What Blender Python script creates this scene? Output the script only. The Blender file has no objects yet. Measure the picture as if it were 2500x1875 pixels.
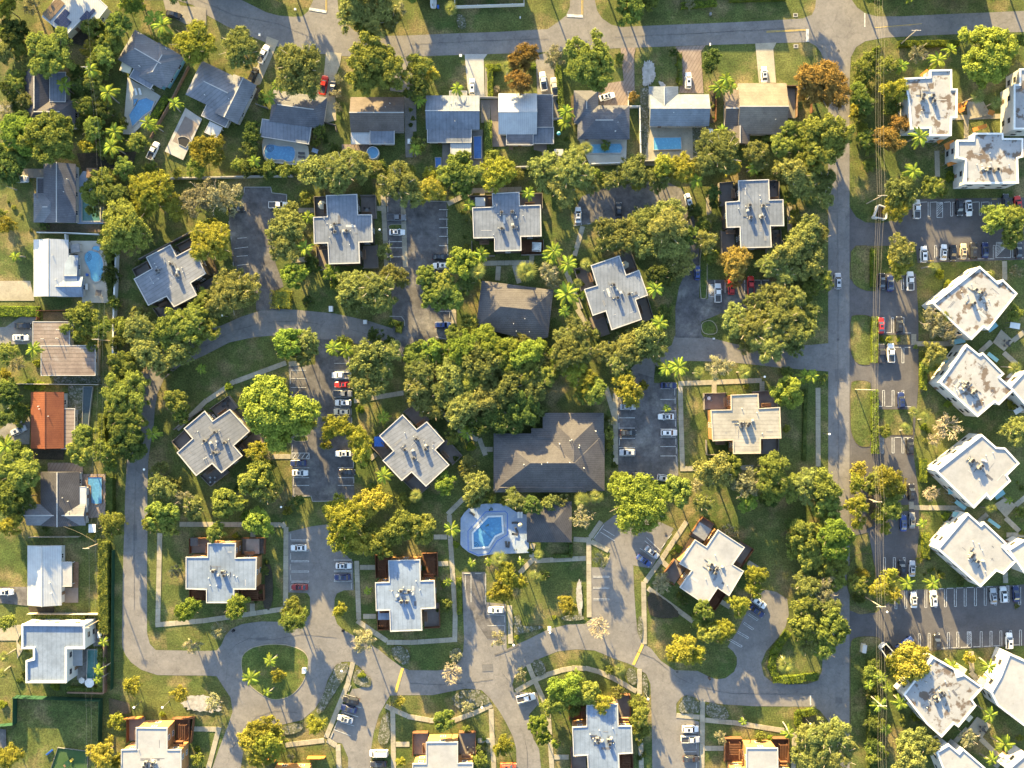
# Aerial view of a residential neighbourhood at low sun.  1 plan unit = 0.12 m.
import bpy, bmesh, math, random
import numpy as np
from mathutils import Vector, Matrix
PI = math.pi
rnd = random.Random(11)
M, H = 0.12, 250.0          # metres per plan unit, camera height
scene = bpy.context.scene
COL = scene.collection

# ------------------------------------------------------------------ camera
cd = bpy.data.cameras.new('camera')
cam = bpy.data.objects.new('camera', cd); COL.objects.link(cam)
cam.location = (0, 0, H); cam.rotation_euler = (0, 0, 0)
cd.sensor_width = 36; cd.lens = 36 * H / 300.0; cd.clip_start = 1; cd.clip_end = 5000
scene.camera = cam
# ------------------------------------------------------------------ sky, sun, exposure
SUN_EL, SUN_AZ_DX, SUN_AZ_DY = math.radians(13.0), 0.345, -0.939     # direction the shadows run (x right, y up)
w = bpy.data.worlds.new('World'); scene.world = w; w.use_nodes = True
nt = w.node_tree; nt.nodes.clear()
sk = nt.nodes.new('ShaderNodeTexSky'); sk.sky_type = 'NISHITA'; sk.sun_disc = False
sk.sun_elevation = SUN_EL
toward = Vector((-SUN_AZ_DX, -SUN_AZ_DY, 0)).normalized()
sk.sun_rotation = math.atan2(toward.x, toward.y)
bg = nt.nodes.new('ShaderNodeBackground'); bg.inputs[1].default_value = 0.097
wo = nt.nodes.new('ShaderNodeOutputWorld')
nt.links.new(sk.outputs[0], bg.inputs[0]); nt.links.new(bg.outputs[0], wo.inputs[0])
sd = bpy.data.lights.new('sun', 'SUN'); sd.energy = 5.0; sd.angle = math.radians(0.5); sd.color = (1.0, 0.735, 0.31)
sun = bpy.data.objects.new('sun', sd); COL.objects.link(sun)
sdir = Vector((SUN_AZ_DX * math.cos(SUN_EL), SUN_AZ_DY * math.cos(SUN_EL), -math.sin(SUN_EL)))
sun.rotation_euler = sdir.to_track_quat('-Z', 'Y').to_euler(); sun.location = (0, 0, 300)
vs = scene.view_settings
vs.view_transform = 'Standard'; vs.look = 'None'; vs.gamma = 1; vs.use_curve_mapping = False
vs.exposure = 2.93
scene.cycles.max_bounces = 5; scene.cycles.diffuse_bounces = 3; scene.cycles.glossy_bounces = 2
scene.cycles.transmission_bounces = 2; scene.cycles.transparent_max_bounces = 4
scene.cycles.use_denoising = True

# ------------------------------------------------------------------ materials
MAT = {}
def mat(name, c1, c2=None, scale=1.0, rough=0.9, c3=None, scale3=6.0, thr=(0.45, 0.6), bump=0.0, lines=None,
        detail=6, spec=0.2, objc=False, grain=0.0, fine=9.0, blot=0.0, crack=0.0, ovar=0.0):
    """Noise mix c1/c2 at `scale` (per metre), optional patches of c3, optional line pattern (spacing m, strength, angle)."""
    m = bpy.data.materials.new(name); m.use_nodes = True; MAT[name] = m
    t = m.node_tree; n = t.nodes; b = n['Principled BSDF']; L = t.links.new
    b.inputs['Roughness'].default_value = rough; b.inputs['Specular IOR Level'].default_value = spec
    geo = n.new('ShaderNodeNewGeometry')
    pos = geo.outputs['Position']
    def noise(sc, det=detail, r=0.6):
        x = n.new('ShaderNodeTexNoise'); x.inputs['Scale'].default_value = sc; x.inputs['Detail'].default_value = det
        x.inputs['Roughness'].default_value = r
        L(pos, x.inputs['Vector']); return x.outputs[0]
    def ramp(src, a, c):
        x = n.new('ShaderNodeMapRange'); x.inputs[1].default_value = a; x.inputs[2].default_value = c; L(src, x.inputs[0]); return x.outputs[0]
    def mix(f, a, c):
        x = n.new('ShaderNodeMix'); x.data_type = 'RGBA'
        if isinstance(f, float): x.inputs[0].default_value = f
        else: L(f, x.inputs[0])
        for k, v in ((6, a), (7, c)):
            if isinstance(v, tuple): x.inputs[k].default_value = (*v, 1)
            else: L(v, x.inputs[k])
        return x.outputs[2]
    col = c1
    if objc:
        oi = n.new('ShaderNodeObjectInfo'); col = oi.outputs['Color']
    if c2: col = mix(ramp(noise(scale), 0.35, 0.65), col, c2)
    if c3: col = mix(ramp(noise(scale3), thr[0], thr[1]), col, c3)
    if lines:
        sp, st, ang = lines
        mp = n.new('ShaderNodeMapping'); mp.inputs['Rotation'].default_value = (0, 0, math.radians(ang)); L(pos, mp.inputs[0])
        wv = n.new('ShaderNodeTexWave'); wv.inputs['Scale'].default_value = 0.314 / sp * 1.0
        wv.inputs['Distortion'].default_value = 0.6; wv.inputs['Detail'].default_value = 2; wv.inputs['Detail Scale'].default_value = 3
        L(mp.outputs[0], wv.inputs[0])
        f = ramp(wv.outputs[1], 0.0, 0.22)
        dark = mix(1.0, tuple(x * (1 - st) for x in (c2 or c1)), tuple(x * (1 - st) for x in (c2 or c1)))
        col = mix(f, dark, col)
    if grain:
        g = ramp(noise(fine, 3, 0.7), 0.3, 0.7)
        hv = n.new('ShaderNodeMapRange'); hv.inputs[3].default_value = 1 - grain; hv.inputs[4].default_value = 1 + grain; L(g, hv.inputs[0])
        mm = n.new('ShaderNodeVectorMath'); mm.operation = 'SCALE'
        if isinstance(col, tuple): mm.inputs[0].default_value = col
        else: L(col, mm.inputs[0])
        L(hv.outputs[0], mm.inputs['Scale']); col = mm.outputs[0]
    def scale_by(col, f):
        mm = n.new('ShaderNodeVectorMath'); mm.operation = 'SCALE'
        if isinstance(col, tuple): mm.inputs[0].default_value = col
        else: L(col, mm.inputs[0])
        L(f, mm.inputs['Scale']); return mm.outputs[0]
    def rng(src, lo, hi, a, c):
        x = n.new('ShaderNodeMapRange'); x.inputs[1].default_value = lo; x.inputs[2].default_value = hi; x.inputs[3].default_value = a; x.inputs[4].default_value = c; L(src, x.inputs[0]); return x.outputs[0]
    if blot:      # dried puddles, dirt and old repairs: two sizes of worn blotches
        col = scale_by(col, rng(noise(.23, 9, .72), .40, .62, 1 - blot, 1 + blot * .4)); col = scale_by(col, rng(noise(.9, 6, .75), .52, .70, 1, 1 - blot * .8))
    if crack:
        vo = n.new('ShaderNodeTexVoronoi'); vo.feature = 'DISTANCE_TO_EDGE'; vo.inputs['Scale'].default_value = .13
        wn = n.new('ShaderNodeTexNoise'); wn.inputs['Scale'].default_value = .5; wn.inputs['Detail'].default_value = 5; L(pos, wn.inputs['Vector'])
        ad = n.new('ShaderNodeVectorMath'); ad.operation = 'MULTIPLY_ADD'; L(wn.outputs[1], ad.inputs[0]); ad.inputs[1].default_value = (5, 5, 0); L(pos, ad.inputs[2]); L(ad.outputs[0], vo.inputs['Vector'])
        col = scale_by(col, rng(vo.outputs['Distance'], .003, .016, 1 - crack, 1))
    if ovar:
        oi2 = n.new('ShaderNodeObjectInfo'); col = scale_by(col, rng(oi2.outputs['Random'], 0, 1, 1 - ovar, 1 + ovar))
    if isinstance(col, tuple): b.inputs['Base Color'].default_value = (*col, 1)
    else: L(col, b.inputs['Base Color'])
    if bump:
        bp = n.new('ShaderNodeBump'); bp.inputs['Strength'].default_value = bump; bp.inputs['Distance'].default_value = 0.1
        L(noise(7.0), bp.inputs['Height']); L(bp.outputs[0], b.inputs['Normal'])
    return m

def leafmat(name, dark, light, trans=0.2, var=0.25):
    m = bpy.data.materials.new(name); m.use_nodes = True; MAT[name] = m
    t = m.node_tree; n = t.nodes; L = t.links.new; n.clear()
    out = n.new('ShaderNodeOutputMaterial'); d = n.new('ShaderNodeBsdfDiffuse'); tr = n.new('ShaderNodeBsdfTranslucent')
    mx = n.new('ShaderNodeMixShader'); mx.inputs[0].default_value = trans
    tc = n.new('ShaderNodeTexCoord'); oi = n.new('ShaderNodeObjectInfo')
    nz = n.new('ShaderNodeTexNoise'); nz.inputs['Scale'].default_value = 0.9; nz.inputs['Detail'].default_value = 5
    nz.inputs['Roughness'].default_value = 0.75
    L(tc.outputs['Object'], nz.inputs['Vector'])
    mr = n.new('ShaderNodeMapRange'); mr.inputs[1].default_value = 0.36; mr.inputs[2].default_value = 0.62; L(nz.outputs[0], mr.inputs[0])
    mc = n.new('ShaderNodeMix'); mc.data_type = 'RGBA'; L(mr.outputs[0], mc.inputs[0])
    mc.inputs[6].default_value = (*dark, 1); mc.inputs[7].default_value = (*light, 1)
    v = n.new('ShaderNodeMapRange'); v.inputs[3].default_value = 1 - var; v.inputs[4].default_value = 1 + var; L(oi.outputs['Random'], v.inputs[0])
    hs = n.new('ShaderNodeHueSaturation'); L(mc.outputs[2], hs.inputs['Color']); L(v.outputs[0], hs.inputs['Value'])
    hv = n.new('ShaderNodeMath'); hv.operation = 'MULTIPLY_ADD'; hv.inputs[1].default_value = 0.035; hv.inputs[2].default_value = 0.4825
    fr = n.new('ShaderNodeMath'); fr.operation = 'FRACT'; m7 = n.new('ShaderNodeMath'); m7.operation = 'MULTIPLY'; m7.inputs[1].default_value = 7.3
    L(oi.outputs['Random'], m7.inputs[0]); L(m7.outputs[0], fr.inputs[0]); L(fr.outputs[0], hv.inputs[0]); L(hv.outputs[0], hs.inputs['Hue'])
    L(hs.outputs[0], d.inputs[0]); L(hs.outputs[0], tr.inputs[0]); L(d.outputs[0], mx.inputs[1]); L(tr.outputs[0], mx.inputs[2]); L(mx.outputs[0], out.inputs[0])
    return m

mat('grass', (0.052, 0.079, 0.019), (0.105, 0.114, 0.032), 0.07, c3=(0.174, 0.141, 0.064), scale3=0.11, thr=(0.50, 0.64), bump=1.0, grain=0.55, fine=2.2, detail=10, blot=.28)
mat('lawn', (0.052, 0.083, 0.019), (0.099, 0.119, 0.029), 0.14, c3=(0.157, 0.128, 0.052), scale3=0.22, thr=(0.53, 0.70), bump=1.0, grain=0.5, fine=2.6, detail=10, blot=.25)
mat('turf', (0.030, 0.070, 0.022), (0.045, 0.080, 0.03), 0.25, bump=0.5, grain=0.2)
mat('soil', (0.10, 0.075, 0.05), (0.06, 0.055, 0.03), 0.3, bump=0.6, grain=0.35, fine=3)
mat('mulch', (0.05, 0.04, 0.03), (0.03, 0.03, 0.02), 0.5, bump=0.6, grain=0.4, fine=3)
mat('road', (0.177, 0.167, 0.158), (0.149, 0.143, 0.141), 0.09, c3=(0.123, 0.116, 0.115), scale3=0.35, thr=(0.58, 0.8), grain=0.10, fine=1.3, bump=0.1, blot=.15, crack=.16)
mat('asphalt_dark', (0.129, 0.123, 0.121), (0.091, 0.087, 0.090), 0.16, c3=(0.228, 0.216, 0.196), scale3=0.10, thr=(0.52, 0.72), grain=0.2, fine=1.0, bump=0.15, blot=.30, crack=.12)
mat('asphalt_new', (0.092, 0.088, 0.090), (0.079, 0.075, 0.077), 0.10, c3=(0.118, 0.110, 0.107), scale3=0.08, thr=(0.5, 0.75), grain=0.10, fine=2, blot=.14)
mat('asphalt_mid', (0.135, 0.13, 0.128), (0.115, 0.112, 0.112), 0.2, grain=0.12, fine=2, blot=.15)
mat('concrete', (0.306, 0.276, 0.212), (0.244, 0.221, 0.169), 0.25, c3=(0.180, 0.157, 0.110), scale3=0.9, thr=(0.6, 0.8), grain=0.12, fine=3, blot=.12, ovar=.10)
mat('concrete_pale', (0.345, 0.338, 0.315), (0.285, 0.277, 0.262), 0.4, grain=0.1, fine=3, blot=.1)
mat('driveway', (0.212, 0.200, 0.178), (0.170, 0.157, 0.140), 0.3, grain=0.14, fine=3, blot=.15)
mat('paver', (0.23, 0.185, 0.155), (0.18, 0.14, 0.12), 0.5, grain=0.2, fine=5, lines=(0.9, 0.25, 30))
mat('paint_white', (0.527, 0.527, 0.510), (0.306, 0.306, 0.297), 1.2, thr=(0.5, 0.7))
mat('paint_yellow', (0.50, 0.36, 0.07), (0.34, 0.26, 0.09), 1.2)
mat('gravel', (0.105, 0.105, 0.07), (0.045, 0.055, 0.022), 0.6, rough=1, grain=0.45, fine=3, bump=0.8, detail=9, c3=(0.20, 0.19, 0.17), scale3=1.9, thr=(0.50, 0.62))
mat('sand', (0.330, 0.318, 0.300), (0.216, 0.204, 0.186), 1.0, grain=0.2)
mat('roof_flat', (0.150, 0.170, 0.207), (0.123, 0.141, 0.174), 0.15, c3=(0.087, 0.098, 0.122), scale3=0.5, thr=(0.58, 0.85), lines=(1.05, 0.10, 0), grain=0.06, fine=2, blot=.20, ovar=.10)
mat('roof_flat_rot', (0.161, 0.172, 0.199), (0.132, 0.142, 0.161), 0.15, c3=(0.093, 0.098, 0.106), scale3=0.5, thr=(0.58, 0.85), lines=(1.05, 0.10, 57), grain=0.06, fine=2, blot=.20, ovar=.10)
mat('roof_tan', (0.272, 0.259, 0.230), (0.233, 0.221, 0.194), 0.15, c3=(0.168, 0.149, 0.123), scale3=0.6, thr=(0.62, 0.85), lines=(1.05, 0.10, 90), grain=0.05, blot=.20, ovar=.10)
mat('roof_blue', (0.172, 0.214, 0.286), (0.154, 0.195, 0.263), 0.1, lines=(1.3, 0.08, 0), grain=0.04, blot=.20, ovar=.10)
mat('roof_white_stain', (0.281, 0.281, 0.281), (0.248, 0.254, 0.264), 0.25, c3=(0.115, 0.092, 0.076), scale3=0.30, thr=(0.525, 0.585), grain=0.06, detail=8, blot=.13, ovar=.06)
mat('roof_white', (0.284, 0.284, 0.284), (0.248, 0.252, 0.262), 0.2, c3=(0.177, 0.168, 0.155), scale3=0.5, thr=(0.66, 0.75), grain=0.04, blot=.13, ovar=.06)
mat('metal_white', (0.358, 0.369, 0.376), (0.322, 0.334, 0.346), 0.3, rough=0.45, spec=0.5, lines=(0.6, 0.12, 0), blot=.13, ovar=.06)
mat('shingle_slate', (0.115, 0.118, 0.135), (0.085, 0.088, 0.104), 0.3, c3=(0.162, 0.162, 0.176), scale3=0.2, thr=(0.55, 0.8), grain=0.15, fine=4, lines=(0.5, 0.15, 90), blot=.18)
mat('shingle_grey', (0.172, 0.176, 0.189), (0.139, 0.143, 0.159), 0.25, grain=0.12, fine=4, lines=(0.6, 0.14, 90), c3=(0.106, 0.106, 0.120), scale3=0.3, thr=(0.6, 0.8), blot=.18)
mat('shingle_dark', (0.085, 0.08, 0.085), (0.065, 0.062, 0.07), 0.3, grain=0.15, fine=4, lines=(0.5, 0.2, 90), blot=.18)
mat('shingle_brown', (0.132, 0.112, 0.100), (0.104, 0.088, 0.080), 0.25, grain=0.18, fine=4, lines=(0.5, 0.2, 90), blot=.18)
mat('shingle_club', (0.097, 0.092, 0.092), (0.078, 0.073, 0.076), 0.3, grain=0.2, fine=3.5, lines=(0.55, 0.25, 90), blot=.18)
mat('shingle_taupe', (0.078, 0.075, 0.078), (0.061, 0.059, 0.064), 0.3, grain=0.18, fine=4, lines=(0.5, 0.22, 25), blot=.18)
mat('shingle_tan', (0.204, 0.170, 0.132), (0.162, 0.136, 0.111), 0.3, grain=0.15, fine=4, lines=(0.5, 0.12, 90), blot=.18)
mat('tile_blue', (0.203, 0.229, 0.255), (0.165, 0.188, 0.214), 0.4, grain=0.12, fine=5, lines=(0.45, 0.25, 90), blot=.18)
mat('tile_red', (0.191, 0.066, 0.031), (0.140, 0.045, 0.024), 0.3, grain=0.15, fine=4, lines=(0.6, 0.1, 90))
mat('tar_brown', (0.208, 0.172, 0.152), (0.152, 0.120, 0.108), 0.12, grain=0.12, fine=2, lines=(1.1, 0.18, 90), c3=(0.264, 0.248, 0.240), scale3=0.2, thr=(0.55, 0.75), blot=.18)
mat('wall_white', (0.456, 0.449, 0.427), (0.397, 0.390, 0.368), 0.5, grain=0.05)
mat('wall_cream', (0.52, 0.47, 0.34), (0.46, 0.41, 0.30), 0.5, grain=0.05)
mat('wall_dark', (0.085, 0.07, 0.055), (0.06, 0.05, 0.04), 0.6, grain=0.15)
mat('wall_orange', (0.359, 0.195, 0.082), (0.296, 0.148, 0.061), 0.5, grain=0.1)
mat('wall_teal', (0.176, 0.336, 0.360), (0.144, 0.288, 0.320), 0.5)
mat('wall_grey', (0.36, 0.36, 0.36), (0.30, 0.30, 0.30), 0.5)
mat('trim', (0.375, 0.367, 0.352), (0.315, 0.307, 0.300), 0.8)
mat('trim_tan', (0.40, 0.35, 0.28), (0.33, 0.28, 0.22), 0.8)
mat('wood', (0.20, 0.13, 0.085), (0.14, 0.09, 0.06), 1.5, grain=0.2)
mat('wood_red', (0.143, 0.066, 0.034), (0.099, 0.047, 0.025), 1.5, grain=0.15)
mat('wood_grey', (0.20, 0.18, 0.155), (0.14, 0.125, 0.11), 1.2, grain=0.2)
mat('deck_taupe', (0.20, 0.17, 0.15), (0.165, 0.14, 0.125), 0.7, grain=0.08)
mat('deck_blue', (0.257, 0.309, 0.393), (0.218, 0.273, 0.363), 0.5, c3=(0.296, 0.330, 0.378), scale3=0.7, thr=(0.5, 0.7), grain=0.08, fine=3, blot=.1)
mat('deck_cream', (0.375, 0.352, 0.300), (0.315, 0.300, 0.255), 0.5, grain=0.08)
mat('metal_dark', (0.035, 0.035, 0.04), (0.06, 0.055, 0.05), 2, rough=0.5, spec=0.5)
mat('metal_grey', (0.180, 0.180, 0.180), (0.132, 0.132, 0.132), 2, rough=0.4, spec=0.5)
mat('white', (0.576, 0.576, 0.560), (0.512, 0.512, 0.496), 1.5, rough=0.5)
mat('black', (0.02, 0.02, 0.022), rough=0.5)
mat('blue', (0.04, 0.12, 0.42), (0.03, 0.10, 0.34), 2, rough=0.5)
mat('green_paint', (0.015, 0.050, 0.027), (0.010, 0.040, 0.023), 1)
mat('teal_cloth', (0.10, 0.32, 0.36))
mat('orange', (0.434, 0.168, 0.039)); mat('red', (0.315, 0.021, 0.020)); mat('yellow', (0.420, 0.322, 0.059))
mat('solar', (0.010, 0.014, 0.045), (0.014, 0.018, 0.055), 2, rough=0.15, spec=0.6)
mat('solar_warm', (0.16, 0.11, 0.055), (0.13, 0.09, 0.05), 1, rough=0.25, spec=0.5)
mat('glass', (0.02, 0.025, 0.035), rough=0.12, spec=0.8)
mat('window_glass', (0.03, 0.035, 0.045), rough=0.1, spec=0.8)
mat('tyre', (0.015, 0.015, 0.015)); mat('lamp_glass', (0.75, 0.75, 0.72), rough=0.2, spec=0.5)
mat('tail_glass', (0.30, 0.02, 0.015), rough=0.2, spec=0.5)
mat('bark', (0.10, 0.08, 0.06), (0.16, 0.14, 0.11), 3, grain=0.2)
mat('bark_pale', (0.36, 0.31, 0.24), (0.26, 0.22, 0.17), 3, grain=0.15)
mat('bark_twig', (0.324, 0.280, 0.194), (0.248, 0.211, 0.146), 2)
mat('bark_palm', (0.22, 0.19, 0.155), (0.30, 0.27, 0.23), 3)
mat('car_paint', (0.5, 0.5, 0.5), objc=True, rough=0.3, spec=0.6)
def water(name, shallow, deep, sc=0.25):
    m = mat(name, shallow, deep, sc, rough=0.06, spec=0.5, c3=tuple(x * 1.25 for x in shallow), scale3=1.6, thr=(0.5, 0.75), detail=2, bump=0.12)
water('water_blue', (0.075, 0.21, 0.36), (0.062, 0.18, 0.32)); water('water_pale', (0.10, 0.28, 0.40), (0.075, 0.235, 0.36))
water('water_green', (0.06, 0.15, 0.13), (0.05, 0.13, 0.11)); water('water_dark', (0.03, 0.045, 0.05), (0.025, 0.035, 0.04))
water('cover_blue', (0.04, 0.12, 0.32), (0.035, 0.10, 0.28))
leafmat('leaf_o', (0.106, 0.122, 0.040), (0.276, 0.293, 0.088), 0.4)
leafmat('leaf_m', (0.087, 0.115, 0.031), (0.260, 0.301, 0.066), 0.4)
leafmat('leaf_g', (0.095, 0.136, 0.029), (0.260, 0.322, 0.057), 0.4)
leafmat('leaf_y', (0.143, 0.144, 0.026), (0.355, 0.345, 0.057), 0.4)
leafmat('leaf_d', (0.048, 0.074, 0.024), (0.143, 0.178, 0.046), 0.4)
leafmat('leaf_r', (0.148, 0.106, 0.035), (0.318, 0.218, 0.061), 0.4)
leafmat('leaf_s', (0.159, 0.159, 0.090), (0.318, 0.310, 0.171), 0.4)
leafmat('leaf_h', (0.090, 0.124, 0.022), (0.249, 0.299, 0.040), 0.4)
leafmat('leaf_p', (0.101, 0.149, 0.026), (0.249, 0.310, 0.048), 0.3)
leafmat('leaf_f', (0.095, 0.115, 0.033), (0.217, 0.236, 0.066), 0.3)

# ------------------------------------------------------------------ geometry helpers
def G(u, v, z=0.0):
    """Plan position whose top at height z is surveyed at (u, v)."""
    k = (H - z) / H
    return Vector(((u - 1250) * M * k, (937.5 - v) * M * k, z))
Z = 4.424
def TP(ox, oy, pts): return [(ox + x / Z, oy + y / Z) for x, y in pts]
def W(pts, z=0.0): return [G(u, v, z).xy for u, v in pts]
def area(p): return sum(p[i][0] * p[(i + 1) % len(p)][1] - p[(i + 1) % len(p)][0] * p[i][1] for i in range(len(p))) / 2
def ccw(p):
    p = [Vector((a[0], a[1])) for a in p]
    return p if area(p) > 0 else p[::-1]
def inset(p, d):
    p = ccw(p); n = len(p); out = []
    for i in range(n):
        a, b, c = p[i - 1], p[i], p[(i + 1) % n]
        e1, e2 = (b - a).normalized(), (c - b).normalized()
        n1, n2 = Vector((-e1.y, e1.x)), Vector((-e2.y, e2.x))
        s = n1 + n2
        q = s / max(0.35, s.dot(s) / 2) if s.length > 1e-4 else n1
        out.append(b + q * d)
    return out
def new_mesh(name, bm, m=None):
    me = bpy.data.meshes.new(name)
    bmesh.ops.recalc_face_normals(bm, faces=bm.faces)
    bm.to_mesh(me); bm.free()
    if m is not None: me.materials.append(MAT[m] if isinstance(m, str) else m)
    return me
def obj(name, data, parent=None, loc=None, rz=0.0, sc=None, m=None, **props):
    if isinstance(data, bmesh.types.BMesh): data = new_mesh(name, data, m)
    o = bpy.data.objects.new(name, data); COL.objects.link(o)
    if parent is not None: o.parent = parent
    if loc is not None: o.location = loc
    if rz: o.rotation_euler = (0, 0, rz)
    if sc is not None: o.scale = sc
    for k, v in props.items(): o[k] = v
    return o
def empty(name, loc, label=None, cat=None, group=None, rz=0.0):
    o = obj(name, None, loc=loc, rz=rz)
    if label: o['label'] = label
    if cat: o['category'] = cat
    if group: o['group'] = group
    return o
def tag(o, label, cat, group=None):
    o['label'] = label; o['category'] = cat
    if group: o['group'] = group
    return o
def prism(bm, pts, z0, z1, off=(0, 0)):
    pts = ccw(pts)
    lo = [bm.verts.new((p.x - off[0], p.y - off[1], z0)) for p in pts]
    hi = [bm.verts.new((p.x - off[0], p.y - off[1], z1)) for p in pts]
    n = len(pts)
    bm.faces.new(hi); bm.faces.new(lo[::-1])
    for i in range(n): bm.faces.new((lo[i], lo[(i + 1) % n], hi[(i + 1) % n], hi[i]))
    return bm
def box(bm, c, s, rz=0.0, rx=0.0):
    mx = Matrix.Translation(c) @ Matrix.Rotation(rz, 4, 'Z') @ Matrix.Rotation(rx, 4, 'X') @ Matrix.Diagonal((*s, 1))
    bmesh.ops.create_cube(bm, size=1.0, matrix=mx); return bm
def tube(bm, a, b, r0, r1=None, seg=6):
    a, b = Vector(a), Vector(b); r1 = r0 if r1 is None else r1
    d = b - a; q = d.to_track_quat('Z', 'Y').to_matrix().to_4x4()
    mx = Matrix.Translation((a + b) / 2) @ q
    bmesh.ops.create_cone(bm, cap_ends=True, segments=seg, radius1=r0, radius2=max(r1, 1e-3), depth=d.length, matrix=mx); return bm
def ringpoly(bm, outer, inner, z0, z1, off=(0, 0)):
    """Closed ring between two polygons with the same number of points."""
    n = len(outer)
    V = [[bm.verts.new((p.x - off[0], p.y - off[1], z)) for p in poly] for poly, z in ((outer, z0), (outer, z1), (inner, z1), (inner, z0))]
    for i in range(n):
        j = (i + 1) % n
        for k in range(4):
            a, b = V[k], V[(k + 1) % 4]
            bm.faces.new((a[i], a[j], b[j], b[i]))
    return bm
def sheet(name, pts, z, m, parent=None, thick=None, **props):
    bm = bmesh.new()
    p = ccw(pts)
    if thick: prism(bm, p, z - thick, z)
    else: bm.faces.new([bm.verts.new((a.x, a.y, z)) for a in p])
    return obj(name, bm, parent, m=m, **props)
def smooth(pts, n=2):
    for _ in range(n):
        out = []
        for i in range(len(pts)):
            a, b = pts[i], pts[(i + 1) % len(pts)]
            out += [(a[0] * .75 + b[0] * .25, a[1] * .75 + b[1] * .25), (a[0] * .25 + b[0] * .75, a[1] * .25 + b[1] * .75)]
        pts = out
    return pts
ORD = ['', 'second', 'third', 'fourth', 'fifth', 'sixth', 'seventh', 'eighth', 'ninth', 'tenth', 'eleventh', 'twelfth', 'thirteenth']
# --- labels: every listed thing gets its look plus where it stands; equals are told apart by order
LANDMARKS = []
PENDING = []
def where(u, v):
    best = min(LANDMARKS, key=lambda l: (u - l[1]) ** 2 + (v - l[2]) ** 2)
    du, dv = u - best[1], v - best[2]
    if abs(du) < 14 and abs(dv) < 14: return 'beside ' + best[0]
    a, b = abs(du), abs(dv)
    s = 'above' if dv < 0 else 'below'
    t = 'left of' if du < 0 else 'right of'
    if a > 2.2 * b: return t + ' ' + best[0]
    if b > 2.2 * a: return s + ' ' + best[0]
    return s + ' and ' + t + ' ' + best[0]
def pend(o, noun, u, v, place=None): PENDING.append([o, noun, u, v, place])
def resolve():
    by = {}
    for p in PENDING:
        pl = p[4] or where(p[2], p[3])
        by.setdefault((p[1], pl), []).append(p)
    for (noun, pl), L in by.items():
        if len(L) == 1:
            L[0][0]['label'] = f'{noun} {pl}'; continue
        du = max(p[2] for p in L) - min(p[2] for p in L); dv = max(p[3] for p in L) - min(p[3] for p in L)
        k, e0, e1, side = (2, 'leftmost', 'rightmost', 'left') if du > dv else (3, 'topmost', 'lowest', 'top')
        L.sort(key=lambda p: p[k])
        for i, p in enumerate(L):
            if i == 0: t = e0
            elif i == len(L) - 1: t = e1
            else: t = f'{ORD[min(i, 12)]} from the {side},'
            p[0]['label'] = f'{t} {noun} {pl}' if i in (0, len(L) - 1) else f'{t} {noun} {pl}'

# ------------------------------------------------------------------ ground, roads, lots, paths (setting)
S = dict(kind='structure')
sheet('ground', [Vector(p) for p in ((-1600, -1600), (1600, -1600), (1600, 1600), (-1600, 1600))], 0.0, 'grass', **S)
_z = [0.02]
def layer(name, pts, m, sm=0):
    _z[0] += 0.004
    if sm: pts = smooth(pts, sm)
    return sheet(name, W(pts), _z[0], m, **S)
# main streets
layer('road', [(300,-40),(465,-30),(560,-5),(590,0),(622,16),(650,30),(680,38),(715,41),(738,40),(752,28),(765,0),(765,-60),(825,-60),(824,0),(826,22),(840,55),(868,78),(920,88),(985,87),(1100,82),(1215,78),(1337,71),(1362,54),(1382,38),(1391,18),(1392,0),(1392,-80),(1450,-80),(1452,0),(1458,26),(1470,45),(1492,60),(1515,66),(1600,62),(1700,58),(1800,54),(1900,49),(1960,45),(1982,36),(1990,20),(1992,0),(1992,-80),(2080,-80),(2080,0),(2092,18),(2112,32),(2140,40),(2200,40),(2300,35),(2400,31),(2600,22),(2600,74),(2500,78),(2400,81),(2270,86),(2160,92),(2112,101),(2090,115),(2077,140),(2074,200),(2074,2100),(2022,2100),(2022,1760),(2022,200),(2016,160),(2004,128),(1992,112),(1975,103),(1900,105),(1700,111),(1500,118),(1320,128),(1160,133),(1000,138),(900,141),(830,136),(770,130),(700,121),(650,104),(600,84),(550,62),(500,34),(470,12),(430,0),(300,0)], 'road')
layer('road', [(2022,838),(1980,842),(1880,846),(1794,840),(1740,826),(1700,820),(1647,820),(1640,842),(1600,868),(1560,880),(1540,900),(1560,925),(1596,925),(1598,908),(1612,894),(1640,884),(1681,881),(1771,883),(1839,890),(1907,898),(2022,907)], 'road')
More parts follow.
